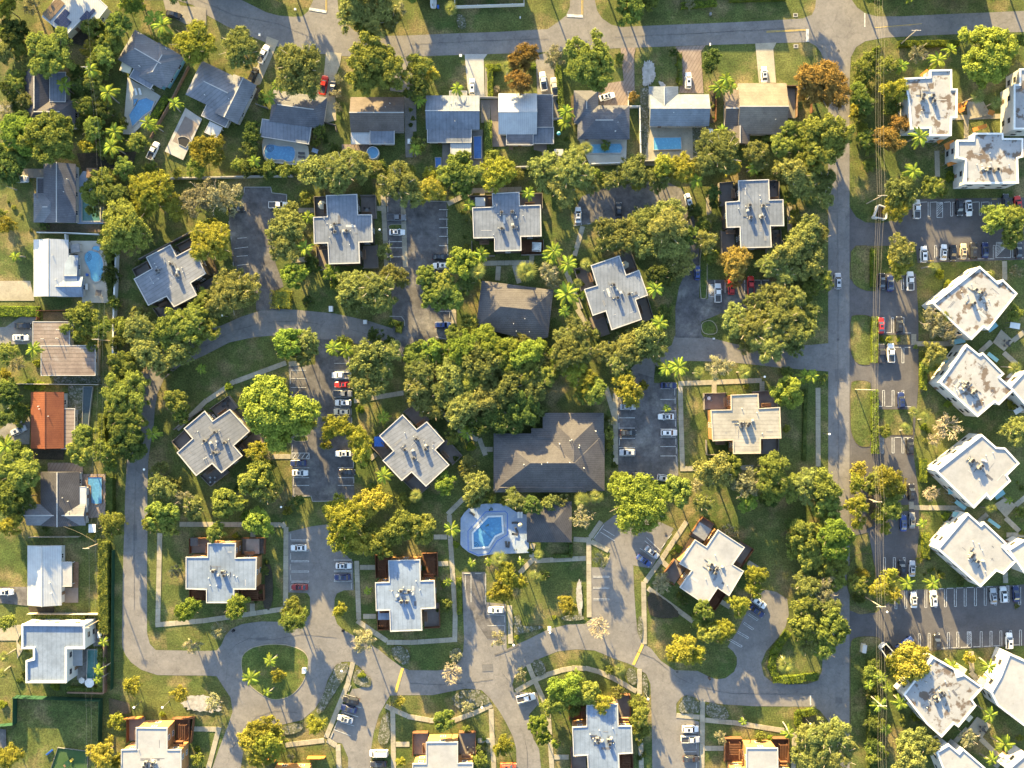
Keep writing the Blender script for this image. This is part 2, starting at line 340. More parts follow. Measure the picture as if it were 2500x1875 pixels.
layer('road', [(500,867),(560,836),(620,823),(681,818),(740,822),(790,830),(862,838),(920,850),(980,870),(1040,872),(1060,866),(1062,835),(1000,815),(952,800),(905,785),(862,775),(815,765),(771,761),(720,756),(681,754),(640,757),(590,773),(540,795),(500,804),(460,828),(425,850),(380,878),(345,910),(330,960),(335,1040),(335,1078),(318,1110),(310,1125),(306,1200),(303,1300),(300,1400),(299,1500),(298,1560),(299,1581),(306,1598),(320,1617),(345,1635),(384,1648),(440,1649),(500,1649),(529,1651),(545,1676),(563,1703),(568,1737),(554,1778),(534,1830),(510,1900),(500,2000),(585,2000),(587,1880),(600,1800),(640,1772),(690,1769),(737,1758),(769,1731),(788,1700),(800,1660),(819,1625),(835,1616),(853,1615),(875,1625),(907,1660),(880,1680),(860,1682),(800,1810),(835,1815),(850,1850),(850,1990),(905,1990),(906,1830),(912,1790),(925,1745),(940,1718),(952,1698),(1000,1697),(1056,1697),(1100,1688),(1136,1681),(1176,1685),(1199,1708),(1220,1737),(1237,1767),(1253,1800),(1260,1828),(1262,1900),(1265,2000),(1330,2000),(1321,1875),(1316,1828),(1303,1805),(1292,1767),(1292,1744),(1316,1717),(1312,1690),(1255,1690),(1251,1670),(1258,1648),(1283,1627),(1317,1608),(1362,1590),(1407,1585),(1452,1588),(1500,1608),(1534,1620),(1552,1629),(1577,1645),(1588,1670),(1590,1726),(1592,1800),(1593,2000),(1707,2000),(1707,1762),(1651,1745),(1651,1717),(1663,1703),(1676,1697),(1710,1711),(1758,1719),(1839,1724),(1975,1725),(2000,1733),(2022,1760),(2022,1560),(2012,1560),(2006,1640),(1995,1662),(1970,1670),(1920,1671),(1885,1665),(1865,1650),(1858,1620),(1870,1590),(1915,1540),(1926,1500),(1922,1462),(1895,1445),(1870,1440),(1846,1448),(1800,1540),(1776,1579),(1790,1590),(1799,1605),(1799,1622),(1792,1640),(1771,1656),(1750,1658),(1735,1654),(1703,1638),(1647,1636),(1613,1613),(1590,1584),(1570,1570),(1557,1545),(1552,1500),(1548,1440),(1546,1380),(1590,1388),(1645,1290),(1560,1250),(1500,1258),(1470,1281),(1450,1317),(1490,1351),(1478,1385),(1443,1385),(1443,1510),(1429,1523),(1384,1525),(1339,1536),(1285,1563),(1253,1577),(1237,1585),(1236,1475),(1187,1470),(1185,1396),(1128,1396),(1131,1500),(1133,1560),(1131,1590),(1122,1615),(1105,1630),(1068,1637),(1000,1636),(980,1628),(952,1608),(925,1586),(895,1568),(861,1550),(838,1538),(823,1523),(815,1500),(817,1462),(822,1449),(840,1441),(863,1441),(862,1372),(830,1340),(800,1280),(760,1285),(704,1299),(704,1446),(750,1448),(757,1458),(757,1500),(745,1512),(720,1518),(681,1518),(640,1517),(613,1520),(590,1524),(565,1535),(550,1552),(540,1575),(529,1588),(500,1589),(440,1588),(380,1587),(366,1572),(359,1545),(359,1500),(359,1400),(360,1300),(360,1200),(362,1125),(368,1080),(375,1040),(378,1000),(384,962),(400,925),(440,893)], 'road')
def lot(pts, m='asphalt_dark'): return layer('parking_lot', pts, m)
L1 = lot([(594,456),(662,456),(663,470),(668,474),(701,474),(701,506),(690,560),(672,640),(690,690),(692,700),(665,712),(664,745),(690,757),(625,759),(625,737),(618,700),(611,676),(572,673),(559,542),(560,522),(584,497),(596,472)])
L2 = lot([(943,455),(1000,480),(1060,492),(1090,492),(1092,560),(1095,640),(1100,710),(1103,760),(1103,826),(1060,830),(1062,850),(985,850),(960,810),(955,700),(950,640),(944,540)])
L3 = lot([(1402,550),(1400,520),(1420,480),(1500,450),(1620,440),(1665,462),(1692,500),(1697,560),(1707,640),(1690,660),(1670,600),(1650,560),(1560,540),(1470,545)])
L4 = lot([(1649,824),(1649,750),(1658,700),(1678,655),(1685,560),(1707,560),(1707,728),(1728,730),(1728,683),(1880,683),(1890,750),(1760,765),(1712,785),(1712,815),(1720,826)])
L5 = lot([(1507,950),(1525,925),(1540,905),(1596,922),(1597,935),(1652,935),(1652,1000),(1655,1090),(1656,1160),(1640,1172),(1510,1172),(1508,1050)])
L6 = lot([(705,893),(770,890),(772,828),(830,830),(805,868),(853,872),(858,1030),(864,1165),(866,1222),(763,1224),(760,1211),(714,1211),(708,1000)])
L7 = lot([(2074,505),(2090,530),(2113,543),(2150,545),(2190,535),(2225,500),(2226,487),(2500,482),(2560,482),(2560,632),(2240,642),(2235,600),(2160,600),(2105,600),(2086,628),(2074,640)], 'asphalt_new')
L8 = lot([(2074,680),(2100,705),(2127,711),(2138,711),(2138,668),(2236,668),(2242,770),(2242,940),(2229,1100),(2242,1200),(2244,1300),(2232,1408),(2140,1408),(2120,1300),(2074,1310)], 'asphalt_new')
L9 = lot([(2074,1490),(2100,1500),(2140,1495),(2180,1460),(2200,1441),(2560,1424),(2560,1573),(2400,1581),(2290,1587),(2165,1592),(2110,1552),(2085,1560),(2074,1580)], 'asphalt_new')
L10 = lot([(1129,1396),(1184,1396),(1186,1500),(1220,1560),(1190,1560),(1150,1500)])

def lines_on(parent, segs, m='paint_white', wd=0.16, name='painted_line', z=None):
    z = (z or (_z[0] + 0.02))
    for a, b in segs:
        p, q = G(*a), G(*b); d = (q - p); ln = max(d.length, 0.2)
        key = round(ln, 1)
        bm = bmesh.new(); box(bm, (0, 0, 0), (ln, wd, 0.008))
        obj(name, bm, parent, loc=((p.x + q.x) / 2, (p.y + q.y) / 2, z), rz=math.atan2(d.y, d.x), m=m)
STOP = bmesh.new(); box(STOP, (0, 0, 0.07), (1.8, 0.22, 0.14)); STOPME = new_mesh('wheel_stop', STOP, 'concrete_pale')
def stops(parent, pts, ang):
    for u, v in pts:
        g = G(u, v); obj('wheel_stop', STOPME, parent, loc=(g.x, g.y, 0.05), rz=math.radians(ang))
def hatch(parent, u0, v0, u1, v1, n, wd=0.14):
    lines_on(parent, [((u0, v0), (u1, v0)), ((u1, v0), (u1, v1)), ((u1, v1), (u0, v1)), ((u0, v1), (u0, v0))], wd=wd)
    hgt = v1 - v0; wdt = u1 - u0
    if hgt > wdt:
        for i in range(n): 
            y = v0 + hgt * (i + 0.9) / (n + 0.6); lines_on(parent, [((u0, y), (u1, max(v0, y - wdt)))], wd=wd)
    else:
        m_ = max(3, int(n * .8))
        for i in range(m_):
            x = u0 + wdt * (i + .15) / m_; k = min(1, (u1 - x) / (hgt * .7)); lines_on(parent, [((x, v1), (x + hgt * .7 * k, v1 - hgt * k))], wd=wd)
def dbl(parent, u, v0, v1, g=5.0, cap=True):      # double stall line, vertical
    s = [((u - g / 2, v0), (u - g / 2, v1)), ((u + g / 2, v0), (u + g / 2, v1))]
    if cap: s.append(((u - g / 2, v1), (u + g / 2, v1)))
    lines_on(parent, s, wd=0.14)
def dblh(parent, v, u0, u1, g=3.0):
    lines_on(parent, [((u0, v - g / 2), (u1, v - g / 2)), ((u0, v + g / 2), (u1, v + g / 2)), ((u1, v - g / 2), (u1, v + g / 2))], wd=0.13)
T1 = lambda pts: TP(500, 375, pts)
lines_on(L1, [((580,582),(603,580)), ((573,607),(606,603)), ((578,626),(605,624)), ((580,648),(607,645)), ((573,673),(611,676))])
lines_on(L1, [((559,540),(560,548)), ((563,570),(565,585)), ((569,640),(571,655))], m='concrete_pale', wd=.25)
for v in (512, 535, 556, 577, 600, 625): lines_on(L2, [((1072, v), (1094, v))])
stops(L2, [(1091, 522), (1091, 545), (1092, 567), (1093, 588), (1093, 607)], 90)
for v in (551, 590, 605, 627): lines_on(L2, [((948, v), (990, v))])
stops(L2, [(946, 490), (947, 510), (951, 593), (953, 630), (1098, 768)], 90)
lines_on(L2, [((1072,760),(1102,760)), ((1064,822),(1090,828))])
stops(L3, [(1441, 546), (1408, 550)], 8); lines_on(L3, [((1419,550),(1419,520))])
hatch(L4, 1731, 695, 1744, 724, 7, .2)
for u in (1745, 1770, 1797, 1818, 1837, 1858): lines_on(L4, [((u, 684), (u, 715))])
stops(L4, [(1848, 684), (1869, 684)], 0)
for v in (949, 975, 1003, 1024, 1047, 1067, 1090, 1113): lines_on(L5, [((1612, v), (1650, v))])
stops(L5, [(1647,958),(1648,978),(1648,1012),(1649,1034),(1650,1078),(1651,1100),(1651,1121)], 90)
for v in (970, 995, 1020, 1045, 1070, 1093, 1113): lines_on(L5, [((1511, v), (1550, v))])
stops(L5, [(1508,966),(1509,990),(1510,1016),(1511,1040),(1512,1080)], 90)
for v in (887, 904, 927, 950, 971, 994, 1017, 1040): lines_on(L6, [((816, v), (853, v))])
stops(L6, [(852,878),(858,1005),(859,1027),(859,1050),(863,1133),(864,1172)], 90)
for v in (904, 924, 946, 968, 1062): lines_on(L6, [((710, v), (748, v))])
stops(L6, [(709,915),(709,930),(714,1093),(717,1176),(718,1200)], 90)
hatch(L6, 713, 1106, 755, 1120, 5, .2)
for v in (1142, 1166, 1185): lines_on(L6, [((716, v), (755, v)), ((825, v), (864, v))])
LP7 = bpy.data.objects['road.002']
for v in (1319, 1344, 1370, 1395, 1420): dblh(LP7, v, 711, 754)
for v in (1367, 1394, 1418): dblh(LP7, v, 859, 816)
stops(LP7, [(710,1310),(710,1358),(710,1384),(710,1410),(710,1435),(858,1405),(858,1430)], 90)
# lots of the white apartments
for u in (2244, 2268, 2323, 2347, 2370, 2393, 2417, 2440, 2463): dbl(L7, u, 493, 530 - (u - 2244) * 0.03)
hatch(L7, 2287, 494, 2301, 531, 6)
for u in (2244, 2268, 2302): pass
lines_on(L7, [((a, 494), (a + 15, 493)) for a in (2248, 2272, 2304, 2327, 2350, 2374, 2398)])
lines_on(L7, [((2421, 486.5), (2434, 486))], m='paint_yellow', wd=.25)
for u in (2259, 2284, 2308, 2332, 2356, 2380, 2427): dbl(L7, u, 630, 599)
hatch(L7, 2432, 592, 2467, 629, 8)
lines_on(L7, [((2264, 637), (2279, 637))], m='paint_yellow', wd=.25)
lines_on(L7, [((a, 632), (a + 16, 632)) for a in (2313, 2337, 2362, 2386, 2411)] + [((2472,592),(2472,629)), ((2474,629),(2498,629))])
for u in (2156, 2179, 2203): dbl(L8, u, 680, 707)
for u in (2157, 2179, 2204): dbl(L8, u, 813, 775)
lines_on(L8, [((2144,812),(2154,812)), ((2163,812),(2177,812)), ((2208,812.5),(2224,813)), ((2143,848),(2155,848)), ((2184,848),(2200,848)), ((2208,848),(2224,848))])
for u in (2157, 2181, 2204): dbl(L8, u, 849, 886)
for u in (2157, 2180, 2204): dbl(L8, u, 992, 953)
lines_on(L8, [((2144,992),(2153,992)), ((2162,992),(2177,992)), ((2208,992.5),(2224,993))])
for u in (2153, 2180, 2204): dbl(L8, u, 1068, 1106)
lines_on(L8, [((2184,1068),(2200,1068)), ((2208,1068),(2224,1068))])
for u in (2159, 2183, 2207): dbl(L8, u, 1400, 1361)
for u in (2205,): dbl(L8, u, 1255, 1288); dbl(L8, u, 1215, 1179)
for i, u in enumerate((2187, 2211, 2235, 2260, 2284, 2308, 2332, 2356, 2381, 2405, 2430, 2489)): dbl(L9, u, 1443 - i * .9, 1486 - i * .9)
hatch(L9, 2457, 1430, 2463, 1470, 9)
lines_on(L9, [((a, 1441 - (a - 2190) * .04), (a + 16, 1440.6 - (a - 2190) * .04)) for a in (2287, 2311, 2335, 2360, 2384, 2408)])
for i, u in enumerate((2244, 2268, 2291, 2315, 2338, 2395, 2419, 2443, 2467, 2491)): dbl(L9, u, 1585 - i, 1547 - i)
hatch(L9, 2361, 1542, 2371, 1580, 8)
lines_on(L9, [((a, 1585 - (a - 2240) * .045), (a + 17, 1584.4 - (a - 2240) * .045)) for a in (2298, 2321, 2345, 2376, 2401, 2425, 2472)])
lines_on(L9, [((2228,1586),(2267,1586))], m='paint_yellow', wd=.3)
# diagonal and lower lots on the loop road
for (a, b) in (((1578,1312),(1612,1344)), ((1562,1338),(1598,1364)), ((1555,1352),(1590,1378))): lines_on(LP7, [(a, b)])
lines_on(LP7, [((1574,1320),(1607,1347)), ((1631,1315),(1640,1303)), ((1615,1338),(1624,1325)), ((1597,1392),(1608,1374))])
for v in (1408, 1435, 1463): dblh(LP7, v, 1448, 1487)
lines_on(LP7, [((1449,1315),(1474,1281)), ((1466,1299),(1500,1320)), ((1472,1291),(1500,1308))])
for (a, b) in (((1828,1497),(1851,1512)), ((1817,1519),(1840,1535)), ((1802,1541),(1828,1556)), ((1783,1560),(1812,1577)), ((1840,1478),(1863,1494))):
    lines_on(LP7, [(a, b), ((a[0] - 3, a[1] + 3), (b[0] - 3, b[1] + 3)), (b, (b[0] - 3, b[1] + 3))], wd=.13)
lines_on(L10, [((1136,1403),(1136,1440)), ((1150,1400),(1150,1470)), ((1186,1400),(1186,1475)), ((1128,1399),(1151,1399)), ((1160,1399),(1177,1399))], wd=.13)
stops(L10, [(1140,1400),(1167,1400)], 0)
lines_on(LP7, [((1189,1500),(1232,1502)), ((1190,1527),(1232,1527))], wd=.13); stops(LP7, [(1232,1512),(1232,1536)], 90)
for (a, b) in (((845,1721),(882,1727)), ((840,1739),(875,1750)), ((831,1762),(865,1772)), ((816,1781),(856,1796)), ((842,1694),(868,1702))): lines_on(LP7, [(a, b)])
stops(LP7, [(854,1680),(820,1771),(811,1794)], 68)
lines_on(LP7, [((1265,1720),(1310,1706))]); stops(LP7, [(1313,1716)], 110)
stops(LP7, [(1700,1820),(1700,1868)], 90); lines_on(LP7, [((1670,1813),(1700,1813)), ((1670,1835),(1700,1835)), ((1663,1787),(1700,1790))])
# street markings
RD = bpy.data.objects['road']
lines_on(RD, [((755,22),(797,29)), ((1384,38),(1423,40)), ((1971,71),(1971,102))], wd=.8, name='stop_bar')
lines_on(RD, [((795.5,-40),(795.5,27)), ((798,-40),(798,28)), ((1420,-40),(1420,36)), ((1423,-40),(1423,36)), ((1871,76.5),(1967,72)), ((1871,79),(1967,74.5)), ((2135,68),(2250,58))], m='paint_yellow', wd=.14)
lines_on(RD, [((2111,32),(2111,66))], wd=.35, name='stop_bar')
lines_on(LP7, [((983,1631),(966,1690)), ((1570,1571),(1546,1623))], m='paint_yellow', wd=.85, name='speed_hump_stripe')
lines_on(LP7, [((1978,1697),(1979,1722))], wd=.4, name='stop_bar')
for u, v, p in ((2046,829,RD),(1653,1640,LP7),(2047,124,RD),(1625,1303,LP7)):
    g = G(u, v); bm = bmesh.new(); bmesh.ops.create_cone(bm, cap_ends=True, segments=14, radius1=.38, radius2=.38, depth=.02)
    obj('manhole_cover', bm, p, loc=(g.x, g.y, .18 if p is LP7 else .05), m='metal_dark')
for u, v in ((1942,37),(1943,113)):
    g = G(u, v); s = empty('storm_drain', (g.x, g.y, 0)); s['kind'] = 'structure'
    bm = bmesh.new(); ringpoly(bm, [Vector(a) for a in ((-.65,-.55),(.65,-.55),(.65,.55),(-.65,.55))], [Vector(a) for a in ((-.45,-.38),(.45,-.38),(.45,.38),(-.45,.38))], 0.01, .09); obj('rim', bm, s, m='concrete_pale')
    bm = bmesh.new(); box(bm, (0,0,.04), (.88,.74,.05)); obj('grate', bm, s, m='metal_dark')

# sealed cracks, seams and patches in the asphalt
def seam(par, t, pts, wd=.10):
    q = TP(*t, pts); fine = []
    for (x0, y0), (x1, y1) in zip(q, q[1:]):
        n = max(1, int(math.hypot(x1 - x0, y1 - y0) / 6))
        fine += [(x0 + (x1 - x0) * i / n + rnd.uniform(-.7, .7), y0 + (y1 - y0) * i / n + rnd.uniform(-.7, .7)) for i in range(n)]
    fine.append(q[-1]); lines_on(par, list(zip(fine, fine[1:])), m='asphalt_dark', wd=wd, name='asphalt_seam')
seam(LP7, (1500,1500), [(240,400),(420,470),(700,690),(880,770),(1130,830),(1300,855),(2150,862)], .14); seam(LP7, (500,1500), [(250,430),(330,330),(470,260),(740,270),(1060,212),(1420,250)], .13); seam(LP7, (1000,1500), [(0,740),(300,760),(600,740),(900,700)], .13)
seam(LP7, (1000,1500), [(1220,1270),(1260,1420),(1275,1560),(1270,1659)]); seam(LP7, (1000,1500), [(1000,640),(1080,720),(1160,840)]); seam(LP7, (0,1125), [(1470,0),(1460,400),(1450,900),(1450,1600)]); seam(LP7, (500,1500), [(300,1450),(420,1250),(560,1100),(760,1040),(1000,1060)])
seam(LP7, (500,750), [(0,420),(300,260),(640,160),(1000,150),(1500,220),(1900,330)]); seam(RD, (500,0), [(-200,-60),(300,160),(800,260),(1200,420)]); seam(RD, (1000,0), [(0,480),(800,440),(1500,420)]); seam(RD, (1500,0), [(0,400),(900,360),(2000,300)]); seam(RD, (2000,375), [(200,0),(195,700),(205,1659)]); seam(RD, (2000,750), [(205,0),(200,800),(210,1659)]); seam(RD, (2000,1125), [(205,0),(200,800),(215,1659)])
seam(L6, (500,750), [(1240,560),(1235,900),(1250,1300),(1255,1659)]); seam(L2, (1000,375), [(60,420),(70,900),(50,1400)]); seam(LP7, (1500,750), [(650,312),(950,318)], .16); seam(LP7, (1000,1500), [(920,440),(1060,390),(1180,330)], .5); seam(LP7, (500,750), [(1240,345),(1600,370)], .14); seam(L8, (2000,750), [(350,0),(345,1600)], .12)
for (u, v, w_, d_, par, mm) in ((2048,1710,17,14,RD,'asphalt_mid'),(2052,915,26,30,RD,'asphalt_mid'),(640,1560,30,8,LP7,'asphalt_mid'),(655,590,22,26,L1,'asphalt_new'),(790,1130,20,30,L6,'asphalt_new'),(740,1545,12,4,LP7,'asphalt_mid'),(1190,1630,26,18,LP7,'asphalt_mid'),(330,1300,9,40,LP7,'asphalt_mid'),(1560,1120,26,16,L5,'asphalt_new')):
    g = G(u, v); bm = bmesh.new(); box(bm, (0, 0, 0), (w_ * M, d_ * M, .006)); obj('asphalt_patch', bm, par, loc=(g.x, g.y, _z[0] + .012), rz=rnd.uniform(-.1, .1), m=mm)

# raised planting islands with kerbs
def island(pts, top='lawn', sm=2, h=0.13, kerb=0.18, name='grass_island', km='concrete'):
    if top == 'grass': km = 'soil'; kerb = .12
    p = ccw(W(smooth(pts, sm) if sm else pts)); q = inset(p, kerb)
    base = obj(name, ringpoly(bmesh.new(), p, q, 0.0, h), m=km, **S); 
    sheet('grass_surface', q, h - 0.02, top, base, thick=h - .03)
    return base
island([(588,1617),(592,1597),(613,1581),(636,1575),(658,1572),(680,1572),(703,1574),(726,1581),(744,1591),(753,1605),(754,1620),(752,1637),(746,1654),(738,1670),(726,1685),(713,1697),(699,1704),(676,1709),(660,1707),(645,1700),(627,1688),(612,1676),(602,1663),(593,1650),(590,1635)], sm=1)
island([(715,1064),(746,1063),(752,1066),(753,1073),(750,1077),(744,1078),(715,1078)], sm=1)
island([(1708,600),(1727,600),(1727,726),(1718,731),(1708,727)], sm=1)
island([(1712,788),(1728,781),(1742,784),(1752,800),(1750,816),(1722,817),(1712,806)], sm=1)
island([(948,547),(982,547),(988,551),(988,556),(983,560),(948,561)], sm=1)
ISL = [(2075,773),(2088,768),(2118,769),(2128,775),(2128,890),(2110,893),(2092,888),(2079,870),(2075,850)]
island(ISL, 'grass', 1); island([(u, v + 180 + (v - 830) * .32) for u, v in ISL], 'grass', 1)
island([(2076,600),(2128,598),(2130,712),(2112,710),(2094,702),(2080,690),(2076,660)], 'grass', 1)
island([(2080,1358),(2100,1351),(2136,1352),(2140,1490),(2120,1496),(2098,1490),(2084,1468),(2068,1440),(2066,1400)], 'grass', 1)
island([(2075,1570),(2082,1558),(2100,1553),(2140,1553),(2152,1562),(2160,1600),(2160,2000),(2078,2000),(2075,1700)], 'grass', 1)
island([(2140,817),(2222,817),(2222,842),(2140,842)], 'grass', 0); island([(2141,999),(2229,999),(2229,1063),(2141,1063)], 'grass', 0)
island([(2145,1232),(2219,1232),(2219,1248),(2145,1248)], 'grass', 0)
for pts in ([(597,457),(661,457),(664,471),(700,475),(700,506)], [(572,672),(592,674),(611,677)], [(714,1211),(760,1211),(763,1224),(815,1223)], [(597,457),(596,470)],
            [(968,450),(1000,490),(1092,492)], [(952,397+375),(980,397+376),(988,408+375),(988,420+375)]):
    for a, b in zip(pts, pts[1:]):
        p, q = G(*a), G(*b); d = q - p; bm = bmesh.new(); box(bm, (0, 0, .07), (d.length + .15, .18, .14))
        obj('kerb', bm, loc=((p.x + q.x) / 2, (p.y + q.y) / 2, 0), rz=math.atan2(d.y, d.x), m='concrete_pale', **S)

# driveways, yards, planting beds
def drive(t, pts, m='driveway', name='driveway'): return layer(name, TP(*t, pts), m)
drive((500,0), [(670,390),(800,440),(600,910),(540,930),(470,905),(640,560)], 'concrete')
drive((500,0), [(1310,560),(1480,575),(1460,700),(1400,860),(1420,1300),(1300,1330),(1180,1020),(1170,900),(1280,880)], 'concrete')
drive((500,0), [(2080,610),(2240,620),(2250,1700),(2170,1700),(2150,1000),(2000,980)], 'driveway')
drive((1000,0), [(595,585),(840,585),(800,640),(810,1060),(720,1060),(630,1010)], 'concrete_pale')
drive((1000,0), [(812,730),(840,735),(862,1060),(814,1060)], 'driveway')
drive((1000,0), [(1360,600),(1520,560),(1600,1010),(1640,1280),(1560,1300),(1380,1020)], 'driveway')
drive((1000,0), [(2010,920),(2400,860),(2212,1160),(2050,1130)], 'paver')
drive((1500,0), [(65,520),(230,515),(212,600),(218,980),(150,1150),(0,1150),(0,1010),(100,870)], 'paver')
drive((1500,0), [(660,505),(985,490),(935,560),(962,1010),(700,1005),(725,620)], 'paver')
drive((1500,0), [(1520,470),(1750,460),(1715,530),(1745,895),(1560,895)], 'concrete')
drive((0,375), [(-100,165),(480,165),(480,262),(-100,272)], 'driveway')
drive((0,375), [(-100,1375),(330,1375),(375,1590),(-100,1590)], 'concrete')
drive((0,750), [(-60,215),(60,215),(220,105),(440,110),(350,160),(350,400),(70,400),(-60,400)], 'driveway')
drive((0,750), [(-60,1370),(180,1180),(330,1180),(320,1480),(-60,1480)], 'driveway')
drive((0,1125), [(-60,1360),(300,1360),(300,1565),(-60,1530)], 'asphalt_dark')
drive((0,1500), [(-60,150),(180,110),(280,110),(190,290),(250,380),(190,480),(180,280),(-60,280)], 'concrete')
drive((0,0), [(1755,-40),(1790,110),(1850,180),(2000,260),(2230,290),(2230,90),(1950,60),(1900,-40)], 'driveway')
drive((0,0), [(-60,1130),(250,1140),(240,1240),(130,1220),(-60,1190)], 'driveway')
drive((2000,0), [(-70,450),(60,500),(100,640),(60,700),(30,520)], 'driveway')
YARD = lambda t, pts, m: layer('yard', TP(*t, pts), m)
YARD((0,0), [(760,410),(900,220),(1000,290),(1080,310),(900,500),(800,470)], 'mulch')
YARD((0,375), [(420,755),(1090,770),(1090,850),(430,850)], 'soil'); YARD((0,375), [(830,0),(1480,-20),(1400,260),(900,230)], 'mulch')
YARD((0,375), [(900,190),(1120,200),(1120,760),(840,760),(830,300)], 'deck_blue')
YARD((500,0), [(1480,1560),(1800,1560),(1790,1800),(1700,1860),(1490,1780)], 'paver')
YARD((1000,0), [(870,1080),(960,1080),(985,1430),(1045,1500),(1050,1580),(890,1590)], 'deck_taupe')
YARD((1000,0), [(765,1080),(870,1080),(870,1320),(770,1330)], 'driveway'); YARD((1000,0), [(0,1100),(70,1110),(75,1420),(0,1430)], 'driveway')
YARD((1000,0), [(665,1420),(790,1400),(795,1860),(350,1860),(355,1560),(440,1560)], 'driveway')
YARD((1000,0), [(1340,1560),(1480,1560),(1480,1640),(1640,1640),(1640,1900),(1440,1900),(1430,1640),(1340,1620)], 'deck_taupe')
YARD((1500,0), [(340,1370),(845,1370),(850,1790),(320,1790)], 'concrete'); YARD((1500,0), [(840,1370),(1040,1370),(1060,1500),(960,1790),(850,1790)], 'gravel')
YARD((1500,0), [(280,950),(375,950),(385,1400),(330,1700),(280,1700)], 'gravel'); YARD((1500,0), [(1840,950),(1950,960),(1950,1280),(1860,1275)], 'driveway')
YARD((1500,0), [(1030,970),(1080,1000),(1080,1330),(1020,1330)], 'soil'); YARD((1000,0), [(1740,1050),(1790,1000),(1820,1300),(1750,1300)], 'soil')
YARD((0,750), [(740,845),(910,845),(905,1400),(810,1400),(740,1100)], 'gravel'); YARD((0,750), [(470,50),(740,50),(740,150),(470,150)], 'soil')
YARD((0,750), [(585,745),(1090,745),(1090,825),(585,825)], 'gravel'); YARD((0,750), [(345,1530),(700,1530),(690,1650),(350,1640)], 'mulch')
YARD((0,1125), [(520,20),(740,20),(900,40),(900,130),(520,130)], 'paver'); YARD((0,1125), [(690,1370),(850,1370),(850,1530),(700,1530)], 'deck_taupe')
YARD((0,1125), [(800,1090),(855,1090),(850,1370),(790,1370)], 'wood'); YARD((0,1125), [(310,1570),(590,1570),(590,1640),(330,1640)], 'mulch')
YARD((0,1500), [(890,370),(1060,370),(1060,690),(960,780),(835,700),(835,560),(890,560)], 'wood_grey')
YARD((0,1500), [(1020,150),(1100,170),(1090,340),(1010,340)], 'wood_grey'); YARD((500,0), [(560,930),(640,1000),(560,1080),(500,1000)], 'soil')
YARD((0,1500), [(0,1230),(70,1240),(75,1450),(0,1430)], 'asphalt_dark')
YARD((2000,0), [(1580,1100),(1770,1100),(1850,1250),(1600,1290)], 'concrete')
for t, pts in (((2000,750), [(1870,380),(1960,240),(2095,365),(1990,475)]), ((2000,1125), [(1880,470),(2000,395),(2125,480),(2010,612)]), ((2000,1500), [(1600,1230),(1700,1100),(1850,1190),(1750,1335)])): YARD(t, pts, 'concrete')
YARD((2000,1125), [(530,220),(600,520),(580,700),(500,740),(520,400)], 'soil')
YARD((0,1500), [(1180,900),(1400,950),(1420,1060),(1190,1100)], 'soil'); YARD((500,375), [(0,1090),(100,1150),(170,1330),(90,1330),(30,1180)], 'soil')
SWN = layer('court_lawn', TP(0, 1500, [(195,900),(1080,905),(1065,1400),(1060,1900),(80,1900),(90,1300),(190,1180)]), 'grass')
def ragged(pts, k=.10):
    cx = sum(p[0] for p in pts) / len(pts); cy = sum(p[1] for p in pts) / len(pts); out = []
    for i, (x, y) in enumerate(smooth(pts, 3)): f = 1 + rnd.uniform(-k, k); out.append((cx + (x - cx) * f, cy + (y - cy) * f))
    return out
BED = lambda t, pts, m='gravel': layer('planting_bed', TP(*t, ragged(pts, .16 if m == 'sand' else .06)), m)
BED((500,1500), [(1430,520),(1560,520),(1540,640),(1400,850),(1260,1080),(1200,1060),(1280,850),(1380,620)]); BED((500,1500), [(1640,560),(1800,680),(1800,780),(1730,790),(1580,730)])
BED((500,1500), [(1920,1080),(2000,1040),(2005,1410),(1870,1400),(1880,1250)]); BED((500,1500), [(830,1190),(1070,1160),(1060,1260),(850,1310)])
BED((1000,1500), [(440,850),(700,790),(880,900),(870,960),(700,1000),(500,1030)]); BED((1000,1500), [(1310,500),(1420,470),(1490,620),(1370,690)])
BED((1000,1500), [(1120,0),(1200,0),(1200,130),(1440,110),(1440,150),(1230,200),(1130,230)]); BED((1000,1500), [(1640,10),(1900,0),(1880,60),(1650,70)]); BED((1000,1500), [(440,370),(570,350),(560,520),(450,520)])
BED((1500,1500), [(670,1060),(720,900),(790,870),(930,920),(920,1080)]); BED((1500,1500), [(980,940),(1200,980),(1260,1140),(980,1110)]); BED((1500,1500), [(130,560),(240,590),(240,780),(130,720)]); BED((1500,1500), [(300,610),(350,660),(370,850),(300,860)])
BED((1500,1500), [(245,30),(300,0),(305,300),(255,230)]); BED((0,1500), [(1960,950),(2060,860),(2230,860),(2400,960),(2350,1060),(2020,1030)], 'sand')
BED((1500,0), [(295,900),(300,700),(350,655),(420,680),(440,760),(430,860),(360,950)], 'sand'); BED((1500,0), [(480,870),(560,920),(520,960),(470,900)], 'sand')
BED((1500,1125), [(350,1400),(480,1450),(700,1620),(690,1700),(360,1700)], 'mulch'); BED((1000,1125), [(1790,1330),(1850,1280),(1860,1400),(1870,1600),(1830,1700),(1800,1500)], 'sand')
BED((1000,0), [(500,150),(600,170),(620,320),(520,320)], 'gravel'); BED((500,1500), [(2000,330),(2212,360),(2212,560),(2050,500)], 'gravel'); BED((500,1125), [(640,1050),(740,1150),(740,1600),(620,1600),(660,1300)], 'mulch')
BED((0,0), [(0,900),(90,740),(140,740),(230,1100),(180,1120),(60,1000)], 'lawn')

